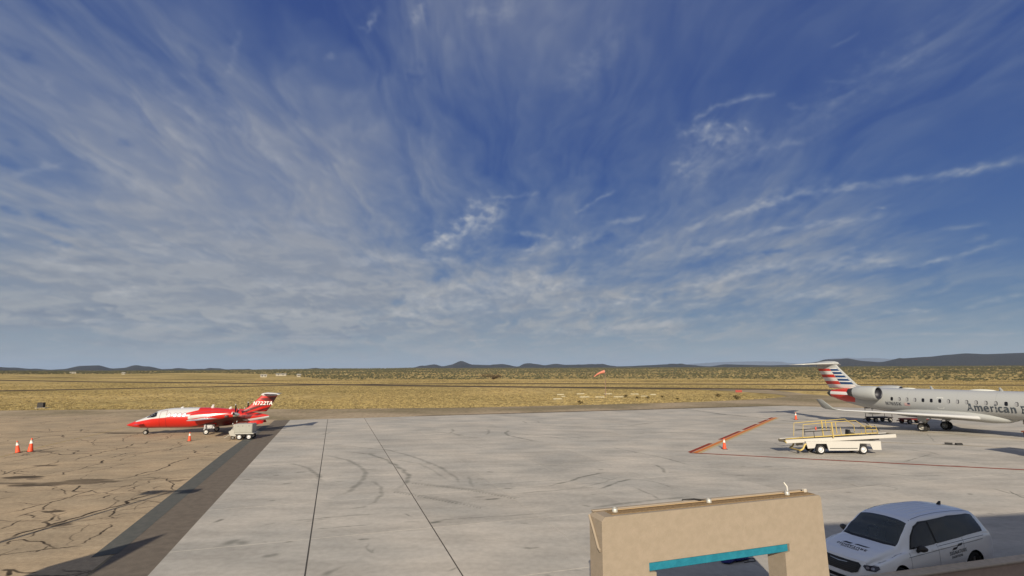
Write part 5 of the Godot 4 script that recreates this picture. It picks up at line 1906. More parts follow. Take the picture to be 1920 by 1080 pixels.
func build_cones() -> void:
	var first: Node3D = null
	var orange := paint(Color(0.86, 0.30, 0.14), 0.6)
	var collar_paint := paint(Color(0.88, 0.86, 0.82), 0.4)
	var spots := [
		["orange traffic cone with white collar just inside the orange painted line", Vector3(17.3, 0.032, -45.0), 0.0, 1.0, 0.0],
		["orange traffic cone standing by the shadow of the jet's tail", Vector3(36.8, 0.032, -71.0), 0.6, 1.05, 0.0],
		["orange traffic cone in front of the red airplane's fuselage", Vector3(-30.0, 0.006, -51.1), 0.3, 0.95, 0.0],
		["shorter leaning cone of the pair on the cracked asphalt", Vector3(-39.6, 0.006, -44.2), 0.2, 1.1, 0.16],
		["taller upright cone of the pair on the cracked asphalt", Vector3(-39.05, 0.006, -44.7), 0.9, 1.25, 0.0]]
	for s in spots:
		var c: Node3D
		if first == null:
			c = thing("traffic_cone", s[0], "traffic cone", s[1], s[2], "orange traffic cones on the aprons")
			var st := start()
			box(st, Vector3(-0.2, 0, -0.2), Vector3(0.2, 0.035, 0.2), 0.012)
			part("base", st, paint(Color(0.20, 0.11, 0.08), 0.8), c)
			st = start()
			lathe(st, Vector3(0, 0.03, 0), Vector3.UP, [[0.0, 0.165], [0.02, 0.15], [0.80, 0.042], [0.83, 0.035], [0.83, 0.02]], 18)
			part("body", st, orange, c)
			st = start()
			lathe(st, Vector3(0, 0.03, 0), Vector3.UP, [[0.50, 0.089], [0.50, 0.0925], [0.74, 0.0595], [0.74, 0.055]], 18)
			part("reflective_collar", st, collar_paint, c)
			first = c
		else:
			c = copy_of(first, "traffic_cone", s[0], s[1], s[2])
		c.scale = Vector3.ONE * s[3]
		c.rotation.z = s[4]


func build_power_unit() -> void:
	var u := thing("ground_power_unit", "grey-white box-shaped ground power cart on wheels below the red tail", "power cart", Vector3(-25.75, 0.012, -52.5), deg_to_rad(8.0))
	var shell := glossy(Color(0.585, 0.58, 0.545), 0.5, 0.1)
	var st := start()
	box(st, Vector3(-0.6, 0.62, -0.6), Vector3(1.0, 1.46, 0.6), 0.04)
	part("housing", st, shell, u)
	st = start()
	prism(st, PackedVector2Array([Vector2(-0.72, 1.42), Vector2(-0.61, 1.46), Vector2(-0.61, 0.55), Vector2(-0.42, 0.42), Vector2(-0.55, 0.32), Vector2(-0.98, 0.40), Vector2(-1.12, 0.78), Vector2(-0.95, 0.86), Vector2(-0.80, 1.05)]), -0.55, 0.55)
	part("front_cowl", st, glossy(Color(0.63, 0.615, 0.58), 0.5, 0.2), u)
	st = start()
	box(st, Vector3(-0.58, 0.52, -0.62), Vector3(1.14, 0.62, 0.62), 0.02)
	part("chassis", st, glossy(Color(0.66, 0.65, 0.62), 0.5, 0.1), u)
	for p in [[-0.5, -0.12], [-0.08, 0.44], [0.48, 0.94]]:
		st = start()
		box(st, Vector3(p[0], 0.72, 0.6), Vector3(p[1], 1.38, 0.612), 0.005)
		var panel := part("side_panel", st, shell, u)
		st = start()
		box(st, Vector3(p[0] + 0.16, 1.25, 0.612), Vector3(p[0] + 0.26, 1.30, 0.63), 0.004)
		part("latch", st, paint(Color(0.30, 0.32, 0.34), 0.5), panel)
	st = start()
	box(st, Vector3(-0.78, 0.9, 0.30), Vector3(-0.70, 1.30, 0.552), 0.01)
	part("control_panel", st, paint(Color(0.36, 0.35, 0.34), 0.5), u)
	for x in [-0.12, 0.74]:
		wheel(u, Vector3(x, 0.28, 0.56), Vector3(0, 0, 1), 0.28, 0.18, Color(0.88, 0.87, 0.86))
		wheel(u, Vector3(x, 0.28, -0.56), Vector3(0, 0, 1), 0.28, 0.18, Color(0.88, 0.87, 0.86))
	wheel(u, Vector3(-0.82, 0.19, 0.2), Vector3(0, 0, 1), 0.19, 0.12, Color(0.6, 0.58, 0.55))
	st = start()
	tube(st, [Vector3(-0.85, 0.42, 0), Vector3(-1.15, 0.45, 0), Vector3(-1.65, 0.12, 0)], 0.03, 8)
	part("tow_bar", st, paint(Color(0.62, 0.60, 0.56), 0.5), u)


func build_belt_loader() -> void:
	var b := thing("belt_loader", "white belt loader with yellow handrails parked near the jet's wing", "belt loader", Vector3(23.5, 0.032, -42.0), 0.0)
	var white := glossy(Color(0.735, 0.72, 0.69), 0.45, 0.2)
	var yellow := paint(Color(0.72, 0.63, 0.36), 0.5)
	var black := paint(Color(0.12, 0.115, 0.11), 0.7)
	var wide := 1.75
	# chassis with trapezoid wheel arches
	var side := PackedVector2Array([Vector2(-1.12, 0.98), Vector2(4.59, 0.98), Vector2(4.59, 0.34), Vector2(3.95, 0.34), Vector2(3.76, 0.80), Vector2(2.99, 0.82), Vector2(2.86, 0.30), Vector2(0.58, 0.30), Vector2(0.45, 0.80), Vector2(-0.35, 0.80), Vector2(-0.5, 0.48), Vector2(-1.0, 0.45)])
	for z in [[-0.05, 0.0], [-wide, -wide + 0.05]]:
		var st := start()
		prism(st, side, z[0], z[1])
		part("side_plate", st, white, b)
	var st := start()
	box(st, Vector3(-1.08, 0.86, -wide + 0.05), Vector3(4.56, 0.97, -0.05), 0.01)
	part("deck", st, white, b)
	st = start()
	box(st, Vector3(0.6, 0.36, -wide + 0.3), Vector3(2.84, 0.86, -0.3), 0.02)
	part("engine_bay", st, paint(Color(0.30, 0.29, 0.28), 0.6), b)
	st = start()
	box(st, Vector3(0.66, 0.43, 0.001), Vector3(2.78, 0.48, 0.012), 0.003)
	part("rub_strip", st, black, b)
	st = start()
	box(st, Vector3(4.59, 0.62, -wide * 0.5 - 0.25), Vector3(4.95, 0.72, -wide * 0.5 + 0.25), 0.02)
	part("tow_hitch", st, white, b)
	for x in [0.0, 3.25]:
		wheel(b, Vector3(x, 0.36, -0.14), Vector3(0, 0, 1), 0.36, 0.24, Color(0.88, 0.87, 0.86))
		wheel(b, Vector3(x, 0.36, -wide + 0.14), Vector3(0, 0, 1), 0.36, 0.24, Color(0.88, 0.87, 0.86))
	st = start()
	tube(st, [Vector3(-1.0, 0.80, -0.1), Vector3(-1.18, 0.70, -0.1), Vector3(-1.32, 0.42, -0.1), Vector3(-1.55, 0.30, -0.1)], 0.07, 8)
	tube(st, [Vector3(-1.55, 0.30, -0.1), Vector3(-1.55, 0.30, -wide + 0.1)], 0.06, 8)
	tube(st, [Vector3(-1.0, 0.80, -wide + 0.1), Vector3(-1.18, 0.70, -wide + 0.1), Vector3(-1.32, 0.42, -wide + 0.1), Vector3(-1.55, 0.30, -wide + 0.1)], 0.07, 8)
	part("front_guard", st, yellow, b)
	# the conveyor
	var slope := 0.43 / 8.9
	var lean := Transform3D(Basis(Vector3.BACK, atan(slope)), Vector3(-2.85, 0.92, 0))
	for z in [-0.34, -wide + 0.36]:
		st = start()
		box(st, Vector3(0.35, -0.16, z - 0.05), Vector3(8.9, 0.12, z + 0.05), 0.03, lean)
		part("boom_side", st, white, b)
	st = start()
	box(st, Vector3(0.4, 0.02, -wide + 0.42), Vector3(8.85, 0.07, -0.40), 0.015, lean)
	part("conveyor_belt", st, black, b)
	for x in [0.37, 8.88]:
		st = start()
		tube(st, [lean * Vector3(x, 0.0, -wide + 0.40), lean * Vector3(x, 0.0, -0.38)], 0.10, 12)
		part("end_roller", st, paint(Color(0.55, 0.50, 0.40), 0.5), b)
	st = start()
	tube(st, [Vector3(-2.48, 0.84, -0.26), Vector3(-2.62, 1.0, -0.26), Vector3(-2.50, 1.14, -0.26), Vector3(-1.0, 1.24, -0.26), Vector3(1.0, 1.36, -0.26), Vector3(3.6, 1.52, -0.26), Vector3(4.56, 1.56, -0.26)], 0.045, 8)
	part("boom_rail", st, yellow, b)
	st = start()
	box(st, Vector3(4.0, 1.04, -wide + 0.3), Vector3(4.7, 1.14, -0.3), 0.02)
	part("boom_rest", st, black, b)
	st = start()
	tube(st, [Vector3(1.2, 0.95, -0.6), Vector3(2.6, 1.28, -0.6)], 0.07, 8)
	part("lift_cylinder", st, paint(Color(0.5, 0.5, 0.48), 0.35, 0.6), b)
	# handrails on both sides
	for z in [-0.20, -wide + 0.20]:
		st = start()
		tube(st, [Vector3(-1.22, 1.2, z), Vector3(-1.12, 2.2, z), Vector3(1.05, 2.38, z), Vector3(2.95, 2.50, z), Vector3(3.62, 2.02, z), Vector3(3.64, 1.5, z)], 0.027, 8)
		part("handrail", st, yellow, b)
		for p in [[1.08, 2.36, 1.22, 0.055], [1.38, 2.38, 1.55, 0.035], [1.72, 1.98, 1.38, 0.025]]:
			st = start()
			tube(st, [Vector3(p[0], p[1], z), Vector3(p[0] + 0.05, p[2], z)], p[3], 8)
			part("post", st, yellow, b)
		st = start()
		tube(st, [Vector3(-1.05, 1.66, z), Vector3(0.98, 1.78, z)], 0.03, 8)
		tube(st, [Vector3(-0.35, 1.70, z), Vector3(-0.32, 1.25, z)], 0.02, 6)
		part("mid_rail", st, black, b)
	# driver's place
	st = start()
	prism(st, PackedVector2Array([Vector2(2.38, 1.42), Vector2(2.42, 1.78), Vector2(2.52, 1.80), Vector2(2.56, 1.58), Vector2(2.85, 1.56), Vector2(2.86, 1.46)]), -0.75, -0.3)
	part("seat", st, black, b)
	for p in [[Vector3(3.66, 1.5, -0.16), Vector3(3.66, 2.02, -0.16), Vector3(4.42, 2.06, -0.16), Vector3(4.56, 1.5, -0.16)], [Vector3(3.66, 1.5, -0.75), Vector3(3.66, 2.02, -0.75), Vector3(4.42, 2.06, -0.75), Vector3(4.56, 1.5, -0.75)], [Vector3(3.66, 1.8, -0.16), Vector3(4.5, 1.82, -0.16)]]:
		st = start()
		tube(st, p, 0.028, 8)
		part("cab_rail", st, yellow, b)
	st = start()
	lathe(st, Vector3(3.95, 1.95, -0.45), Vector3(-0.5, 1, 0), [[0.0, 0.19], [0.02, 0.205], [0.04, 0.19], [0.02, 0.175], [0.0, 0.19]], 16)
	part("steering_wheel", st, black, b)
	st = start()
	tube(st, [Vector3(4.36, 2.12, -0.2), Vector3(4.72, 1.72, -0.2)], 0.03, 8)
	part("grab_bar", st, black, b)
	st = start()
	tube(st, [Vector3(3.62, 2.45, -0.4), Vector3(4.05, 2.18, -0.4)], 0.03, 8)
	part("grab_bar", st, black, b)
	st = start()
	lathe(st, Vector3(0.22, 1.72, -0.9), Vector3.UP, [[0.0, 0.05], [0.1, 0.06], [0.24, 0.05], [0.28, 0.01]], 10, true)
	part("beacon", st, paint(Color(0.78, 0.32, 0.22), 0.4), b)


func cart(called: String, label: String, at: Vector3, turn: float, color: Color, railed: bool) -> void:
	var c := thing(called, label, "baggage cart", at, turn, "baggage carts under the jet")
	var frame := paint(color, 0.6)
	var st := start()
	for z in [-0.62, 0.62]:
		box(st, Vector3(-1.35, 0.50, z - 0.05), Vector3(1.35, 0.60, z + 0.05), 0.01)
	for x in [-1.3, -0.45, 0.45, 1.3]:
		box(st, Vector3(x - 0.05, 0.505, -0.62), Vector3(x + 0.05, 0.595, 0.62), 0.01)
	part("bed_frame", st, frame, c)
	st = start()
	box(st, Vector3(-1.25, 0.60, -0.6), Vector3(1.25, 0.63, 0.6), 0.008)
	part("bed", st, paint(color.darkened(0.3), 0.7), c)
	for x in [-0.95, 0.95]:
		st = start()
		tube(st, [Vector3(x, 0.29, -0.6), Vector3(x, 0.29, 0.6)], 0.05, 8)
		part("axle", st, frame, c)
		for z in [-0.6, 0.6]:
			wheel(c, Vector3(x, 0.30, z), Vector3(0, 0, 1), 0.30, 0.17, Color(0.62, 0.60, 0.57))
			st = start()
			box(st, Vector3(x - 0.06, 0.3, z * 0.78 - 0.04), Vector3(x + 0.06, 0.5, z * 0.78 + 0.04), 0.01)
			part("bracket", st, frame, c)
	st = start()
	tube(st, [Vector3(-1.35, 0.5, -0.3), Vector3(-2.1, 0.35, 0), Vector3(-1.35, 0.5, 0.3)], 0.035, 8)
	part("drawbar", st, frame, c)
	if railed:
		for x in [-1.28, 1.28]:
			for z in [-0.58, 0.58]:
				st = start()
				tube(st, [Vector3(x, 0.6, z), Vector3(x, 1.62, z)], 0.03, 6)
				part("post", st, frame, c)
		for z in [-0.58, 0.58]:
			st = start()
			box(st, Vector3(-1.34, 1.60, z - 0.09), Vector3(-0.1, 1.72, z + 0.09), 0.02)
			part("top_rail", st, paint(Color(0.10, 0.09, 0.09), 0.7), c)
			st = start()
			box(st, Vector3(0.15, 1.60, z - 0.09), Vector3(1.34, 1.72, z + 0.09), 0.02)
			part("top_rail", st, paint(Color(0.10, 0.09, 0.09), 0.7), c)


func build_apron_things() -> void:
	build_cones()
	build_power_unit()
	build_belt_loader()
	cart("baggage_cart", "dark baggage cart with black top rails under the jet's tail", Vector3(45.3, 0.032, -67.6), deg_to_rad(6), Color(0.20, 0.17, 0.17), true)
	cart("baggage_cart", "dark red baggage cart beside the jet's main wheels", Vector3(47.8, 0.032, -65.3), deg_to_rad(4), Color(0.48, 0.15, 0.12), false)
	# chocks
	var rope := paint(Color(0.14, 0.13, 0.12), 0.9)
	var c := thing("wheel_chocks", "pair of black rubber wheel chocks lying on the concrete", "wheel chocks", Vector3(37.7, 0.032, -47.1), deg_to_rad(-12))
	for x in [-0.34, 0.36]:
		var st := start()
		prism(st, PackedVector2Array([Vector2(-0.14, 0), Vector2(0.14, 0), Vector2(0.06, 0.18), Vector2(-0.06, 0.18)]), -0.26, 0.26, Transform3D(Basis(Vector3.UP, 1.2 if x < 0 else 1.75), Vector3(x, 0, 0.06 * signf(x))))
		part("chock", st, rubber(), c)
	var st := start()
	tube(st, [Vector3(-0.3, 0.1, 0), Vector3(-0.1, 0.03, 0.1), Vector3(0.1, 0.03, 0.08), Vector3(0.3, 0.1, 0)], 0.018, 6)
	part("rope", st, rope, c)
	# the curtained cart that reaches into the picture at the right edge
	var m := thing("curtained_cart", "maroon curtained baggage cart cut off by the right picture edge", "baggage cart", Vector3(39.3, 0.032, -40.3), deg_to_rad(18))
	st = start()
	prism(st, PackedVector2Array([Vector2(-1.42, 1.78), Vector2(1.6, 1.78), Vector2(1.6, 0.45), Vector2(-1.12, 0.45)]), -0.75, 0.75)
	part("curtain", st, paint(Color(0.30, 0.10, 0.13), 0.8), m)
	st = start()
	box(st, Vector3(-1.55, 1.78, -0.82), Vector3(1.7, 1.88, 0.82), 0.03)
	part("roof", st, paint(Color(0.50, 0.30, 0.21), 0.6), m)
	st = start()
	box(st, Vector3(-1.3, 0.36, -0.75), Vector3(1.65, 0.45, 0.75), 0.02)
	part("bed", st, paint(Color(0.30, 0.12, 0.12), 0.7), m)
	st = start()
	tube(st, [Vector3(-1.55, 1.8, 0.79), Vector3(-1.22, 0.4, 0.79)], 0.03, 8)
	part("post", st, paint(Color(0.76, 0.73, 0.70), 0.5), m)
	for x in [-0.7, 1.1]:
		for z in [-0.62, 0.62]:
			wheel(m, Vector3(x, 0.22, z), Vector3(0, 0, 1), 0.22, 0.14, Color(0.6, 0.58, 0.55))


# ---------------------------------------------------------------- the minivan

const VAN_LONG := 5.17
const VAN_WHEELS := [0.98, 4.07]


func table_at(table: Array, x: float) -> float:
	for i in table.size() - 1:
		if x <= table[i + 1][0]:
			var f: float = clampf((x - table[i][0]) / (table[i + 1][0] - table[i][0]), 0.0, 1.0)
			f = f * f * (3.0 - 2.0 * f) * 0.4 + f * 0.6
			return lerpf(table[i][1], table[i + 1][1], f)
	return table[-1][1]


const VAN_TOP := [[0.0, 0.86], [0.25, 0.95], [0.7, 1.045], [1.18, 1.11], [1.3, 1.17], [1.6, 1.42], [1.95, 1.645], [2.15, 1.70], [2.6, 1.752], [3.2, 1.77], [3.9, 1.755], [4.5, 1.72], [4.85, 1.675], [5.03, 1.60], [5.17, 1.38]]
const VAN_BELT := [[0.0, 0.76], [0.5, 0.87], [1.2, 0.985], [2.4, 1.045], [3.8, 1.10], [4.7, 1.15], [5.17, 1.10]]
const VAN_RAIL := [[0.0, 0.60], [0.5, 0.74], [1.2, 0.80], [1.6, 0.74], [2.0, 0.685], [3.0, 0.70], [4.2, 0.68], [4.8, 0.63], [5.17, 0.66]]

var van_rings := {}


func van_ring(x: float) -> Array:
	# half a section, from the middle of the floor round to the middle of the roof, as (y, z)
	var key := int(round(x * 10000.0))
	if van_rings.has(key):
		return van_rings[key]
	var top := table_at(VAN_TOP, x)
	var belt := minf(table_at(VAN_BELT, x), top - 0.05)
	var rail := table_at(VAN_RAIL, x)
	var full := 1.0 - 0.10 * pow(clampf(1.0 - x / 0.8, 0, 1), 2) - 0.07 * pow(clampf((x - 4.5) / 0.67, 0, 1), 2)
	var low := 0.24 + 0.05 * clampf((x - 4.4) / 0.7, 0, 1)
	var house := clampf((top - belt - 0.06) / 0.4, 0.0, 1.0)
	var keys := [Vector2(low, 0), Vector2(low, 0.80 * full), Vector2(low + 0.07, 0.925 * full), Vector2(0.42, 0.965 * full), Vector2(0.62, 0.995 * full), Vector2(belt - 0.10, 0.985 * full), Vector2(belt, 0.945 * full)]
	keys.append(Vector2(lerpf(belt + 0.012, belt + 0.05, house), lerpf(0.90 * full, 0.925 * full, house)))
	keys.append(Vector2(lerpf(belt, top - 0.13, 0.97), lerpf(lerpf(0.86, rail, 0.6), rail + 0.05, house) * lerpf(full, 1.0, house)))
	keys.append(Vector2(top - lerpf(0.022, 0.045, house), lerpf(0.74 * full, rail - 0.05, house)))
	keys.append(Vector2(top - 0.012, 0.40))
	keys.append(Vector2(top, 0))
	var out := []
	for i in keys.size() - 1:
		var a: Vector2 = keys[maxi(i - 1, 0)]
		var b: Vector2 = keys[i]
		var c: Vector2 = keys[i + 1]
		var d: Vector2 = keys[mini(i + 2, keys.size() - 1)]
		for k in 4:
			var t := k / 4.0
			out.append(b.lerp(c, t) if i < 1 else b.cubic_interpolate(c, a, d, t).lerp(b.lerp(c, t), 0.45))
	out.append(keys[-1])
	van_rings[key] = out
	return out


func van_bend(x: float, y: float, z: float) -> float:
	# the curved nose and tail
	var nose := 0.30 * pow(absf(z), 2.6) + 0.16 * pow(clampf((y - 0.45) / 0.5, 0, 1), 2) + 0.12 * pow(clampf((0.45 - y) / 0.25, 0, 1), 2)
	var tail := 0.16 * pow(absf(z), 2.6) + 0.24 * pow(clampf((y - 0.9) / 0.9, 0, 1), 1.6) + 0.1 * pow(clampf((0.5 - y) / 0.3, 0, 1), 2)
	return x + nose * pow(clampf(1.0 - x / 1.1, 0, 1), 1.5) - tail * pow(clampf(1.0 - (VAN_LONG - x) / 0.7, 0, 1), 1.3)


func van_point(x: float, t: float) -> Vector3:
	var r := van_ring(x)
	var f := clampf(t, 0.0, 1.0) * (r.size() - 1)
	var i := mini(int(f), r.size() - 2)
	var p: Vector2 = r[i].lerp(r[i + 1], f - i)
	return Vector3(van_bend(x, p.x, p.y), p.x, p.y)


func van_normal(x: float, t: float) -> Vector3:
	var a := van_point(clampf(x + 0.02, 0, VAN_LONG), t) - van_point(clampf(x - 0.02, 0, VAN_LONG), t)
	var b := van_point(x, minf(t + 0.01, 1.0)) - van_point(x, maxf(t - 0.01, 0.0))
	var n := a.cross(b).normalized()
	var out := van_point(x, t) - Vector3(van_point(x, t).x, 0.7, 0)
	return n if n.dot(out) > 0.0 else -n


func van_t(x: float, y: float) -> float:
	# where on the section the side reaches that height
	var r := van_ring(x)
	for i in range(4, r.size() - 1):
		if r[i + 1].x >= y and r[i].x <= y and r[i + 1].x > r[i].x:
			return (i + (y - r[i].x) / (r[i + 1].x - r[i].x)) / (r.size() - 1)
	return 0.99


func van_side(x: float, y: float, off: float) -> Vector3:
	var t := van_t(x, y)
	return van_point(x, t) + van_normal(x, t) * off


func van_over(x: float, z: float, off: float) -> Vector3:
	# the upper skin at a place seen from above, z from -1 to 1
	var r := van_ring(x)
	var side := -1.0 if z < 0.0 else 1.0
	for i in range(r.size() - 1, 20, -1):
		if r[i - 1].y >= absf(z) and r[i].y <= absf(z):
			var t: float = (i - (absf(z) - r[i].y) / maxf(r[i - 1].y - r[i].y, 1e-5)) / (r.size() - 1)
			var p := van_point(x, t) + van_normal(x, t) * off
			return Vector3(p.x, p.y, p.z * side)
	var q := van_point(x, 0.7)
	return Vector3(q.x, q.y, q.z * side)


func van_front(y: float, z: float, off: float) -> Vector3:
	return Vector3(van_bend(0.0, y, z) - off, y, z)


func flip(st_list: Array, p: Vector3) -> Vector3:
	return Vector3(p.x, p.y, -p.z)


func van_holes() -> Array:
	# openings in (x, t): wheel arches, windscreen, front side windows
	var holes := []
	for w in VAN_WHEELS:
		var arch := PackedVector2Array()
		for k in 25:
			var a := PI * k / 24.0
			var x: float = w + cos(a) * 0.415
			var y := 0.36 + sin(a) * 0.415
			arch.append(Vector2(x, van_t(x, maxf(y, 0.27))))
		arch.append(Vector2(w - 0.415, 0.02))
		arch.append(Vector2(w + 0.415, 0.02))
		holes.append(arch)
	return holes


func build_van() -> void:
	var van := thing("minivan", "white minivan with dark company markings parked in the building's shadow", "minivan", Vector3(9.62, 0.03, -16.84), deg_to_rad(22.0))
	van.scale = Vector3.ONE * 1.12
	var white := glossy(Color(0.93, 0.93, 0.925), 0.28, 0.8)
	var glass := paint(Color(0.075, 0.085, 0.095), 0.06)
	var black := paint(Color(0.07, 0.07, 0.072), 0.5)
	var holes := van_holes()
	# windscreen opening in (x, t)
	var screen := PackedVector2Array()
	var t_low := 29.5 / 44.0
	var windscreen_xz := PackedVector2Array([Vector2(1.24, -0.72), Vector2(1.20, -0.45), Vector2(1.19, 0.0), Vector2(1.20, 0.45), Vector2(1.24, 0.72), Vector2(1.55, 0.69), Vector2(1.92, 0.62), Vector2(1.97, 0.3), Vector2(1.98, 0.0), Vector2(1.97, -0.3), Vector2(1.92, -0.62), Vector2(1.55, -0.69)])
	var half_screen := PackedVector2Array()
	for p in [Vector2(1.19, 0.0), Vector2(1.20, 0.45), Vector2(1.24, 0.72), Vector2(1.55, 0.69), Vector2(1.92, 0.62), Vector2(1.97, 0.3), Vector2(1.98, 0.0)]:
		var r := van_ring(p.x)
		var t := 1.0
		for i in range(r.size() - 1, 20, -1):
			if r[i - 1].y >= p.y and r[i].y <= p.y:
				t = (i - (p.y - r[i].y) / maxf(r[i - 1].y - r[i].y, 1e-5)) / (r.size() - 1)
				break
		half_screen.append(Vector2(p.x, minf(t, 1.0) if p.y > 0.0 else 1.01))
	holes.append(half_screen)
	# body skin
	var st := start()
	smooth(st)
	var xs := []
	for k in 87:
		xs.append(VAN_LONG * k / 86.0)
	var n_t := 44
	for i in xs.size() - 1:
		for j in n_t:
			var cell := PackedVector2Array([Vector2(xs[i], float(j) / n_t), Vector2(xs[i + 1], float(j) / n_t), Vector2(xs[i + 1], float(j + 1) / n_t), Vector2(xs[i], float(j + 1) / n_t)])
			var pieces := [cell]
			for h in holes:
				var left := []
				for p in pieces:
					var cut := Geometry2D.clip_polygons(p, h)
					left.append_array(cut)
				pieces = left
			for p in pieces:
				var faces := Geometry2D.triangulate_polygon(p)
				for k in range(0, faces.size(), 3):
					var a := van_point(p[faces[k]].x, p[faces[k]].y)
					var b := van_point(p[faces[k + 1]].x, p[faces[k + 1]].y)
					var c := van_point(p[faces[k + 2]].x, p[faces[k + 2]].y)
					var out := (a + b + c) / 3.0 - Vector3((a.x + b.x + c.x) / 3.0, 0.75, 0)
					tri(st, a, b, c, out)
					tri(st, Vector3(a.x, a.y, -a.z), Vector3(b.x, b.y, -b.z), Vector3(c.x, c.y, -c.z), Vector3(out.x, out.y, -out.z))
	for end in [0.0, VAN_LONG]:
		var r := van_ring(end)
		for j in r.size() - 1:
			for k in 8:
				var f0 := k / 8.0 * 2.0 - 1.0
				var f1 := (k + 1) / 8.0 * 2.0 - 1.0
				var q := [Vector3(0, r[j].x, r[j].y * f0), Vector3(0, r[j].x, r[j].y * f1), Vector3(0, r[j + 1].x, r[j + 1].y * f1), Vector3(0, r[j + 1].x, r[j + 1].y * f0)]
				for m in 4:
					q[m].x = van_bend(end, q[m].y, q[m].z)
				quad(st, q[0], q[1], q[2], q[3], Vector3(-1.0 if end == 0.0 else 1.0, 0, 0))
	part("body", st, white, van)
	# windscreen pane with a black band round it, and what shows through it
	st = start()
	skin_patch(st, van_over, windscreen_xz, 0.09, 0.002)
	var pane := StandardMaterial3D.new()
	pane.albedo_color = Color(0.30, 0.34, 0.34, 0.42)
	pane.transparency = BaseMaterial3D.TRANSPARENCY_ALPHA
	pane.roughness = 0.03
	part("windscreen", st, pane, van)
	st = start()
	skin_patch(st, van_over, PackedVector2Array([Vector2(1.25, -0.725), Vector2(1.20, -0.45), Vector2(1.18, 0.0), Vector2(1.20, 0.45), Vector2(1.25, 0.725), Vector2(1.30, 0.70), Vector2(1.265, 0.45), Vector2(1.25, 0.0), Vector2(1.265, -0.45), Vector2(1.30, -0.70)]), 0.09, 0.005)
	part("windscreen_band", st, black, van)
	st = start()
	box(st, Vector3(1.35, 0.55, -0.72), Vector3(1.95, 0.98, 0.72), 0.06)
	var dash := part("dashboard", st, paint(Color(0.16, 0.165, 0.17), 0.8), van)
	st = start()
	lathe(st, Vector3(1.98, 1.13, -0.36), Vector3(-0.85, 0.5, 0), [[0.0, 0.17], [0.02, 0.19], [0.035, 0.17], [0.02, 0.155], [0.0, 0.17]], 18)
	part("steering_wheel", st, paint(Color(0.40, 0.42, 0.42), 0.6), van)
	st = start()
	box(st, Vector3(1.55, 0.985, -0.35), Vector3(1.75, 0.992, -0.05), 0.002)
	part("paper", st, paint(Color(0.82, 0.83, 0.82), 0.7), van)
	for z in [-0.40, 0.40]:
		st = start()
		box(st, Vector3(2.35, 0.45, z - 0.25), Vector3(2.9, 0.72, z + 0.25), 0.06)
		box(st, Vector3(2.80, 0.6, z - 0.24), Vector3(2.98, 1.25, z + 0.24), 0.06)
		box(st, Vector3(2.84, 1.26, z - 0.12), Vector3(2.95, 1.45, z + 0.12), 0.04)
		part("seat", st, paint(Color(0.12, 0.12, 0.13), 0.9), van)
	st = start()
	box(st, Vector3(1.0, 0.30, -0.85), Vector3(4.9, 0.42, 0.85), 0.02)
	box(st, Vector3(3.3, 0.42, -0.7), Vector3(3.5, 1.5, 0.7), 0.05)
	part("cabin_floor", st, paint(Color(0.10, 0.10, 0.10), 0.9), van)
	# side glass on both sides
	var front_window := PackedVector2Array([Vector2(1.55, 1.06), Vector2(2.52, 1.09), Vector2(2.50, 1.60), Vector2(2.25, 1.585), Vector2(2.02, 1.51), Vector2(1.78, 1.33)])
	var rear_window := PackedVector2Array([Vector2(2.60, 1.095), Vector2(3.6, 1.14), Vector2(4.60, 1.21), Vector2(4.68, 1.27), Vector2(4.66, 1.55), Vector2(4.40, 1.60), Vector2(3.5, 1.64), Vector2(2.58, 1.61)])
	var pillar := PackedVector2Array([Vector2(1.50, 1.055), Vector2(4.66, 1.195), Vector2(4.72, 1.27), Vector2(4.70, 1.57), Vector2(4.40, 1.62), Vector2(3.5, 1.66), Vector2(2.25, 1.62), Vector2(2.0, 1.53), Vector2(1.76, 1.35)])
	var other_side := func(x: float, y: float, off: float) -> Vector3:
		var p := van_side(x, y, off)
		return Vector3(p.x, p.y, -p.z)
	for where in [van_side, other_side]:
		st = start()
		skin_patch(st, where, pillar, 0.06, 0.006)
		part("window_frame", st, black, van)
		st = start()
		skin_patch(st, where, front_window, 0.06, 0.012)
		part("front_window", st, glass, van)
		st = start()
		skin_patch(st, where, rear_window, 0.06, 0.012)
		part("rear_window", st, glass, van)
		# seams, handles, moulding
		for seam in [[Vector2(1.42, 0.36), Vector2(1.42, 1.0)], [Vector2(2.56, 0.32), Vector2(2.56, 1.08)], [Vector2(3.62, 0.80), Vector2(3.66, 1.12)], [Vector2(2.6, 1.03), Vector2(4.6, 1.10)], [Vector2(1.35, 0.90), Vector2(4.5, 1.02)]]:
			st = start()
			var steps := 12
			smooth(st)
			for k in steps:
				var a: Vector2 = seam[0].lerp(seam[1], float(k) / steps)
				var b: Vector2 = seam[0].lerp(seam[1], float(k + 1) / steps)
				var w: Vector2 = (seam[1] - seam[0]).normalized().orthogonal() * 0.006
				quad(st, where.call(a.x - w.x, a.y - w.y, 0.002), where.call(b.x - w.x, b.y - w.y, 0.002), where.call(b.x + w.x, b.y + w.y, 0.002), where.call(a.x + w.x, a.y + w.y, 0.002), where.call(a.x, a.y, 0.1) - where.call(a.x, a.y, 0.0))
			part("panel_seam", st, paint(Color(0.38, 0.39, 0.41), 0.5), van)
		for h in [Vector2(2.40, 0.985), Vector2(2.76, 0.995)]:
			st = start()
			skin_patch(st, where, rounded(0.2, 0.04, 0.018, h), 0.05, 0.022)
			part("door_handle", st, white, van)
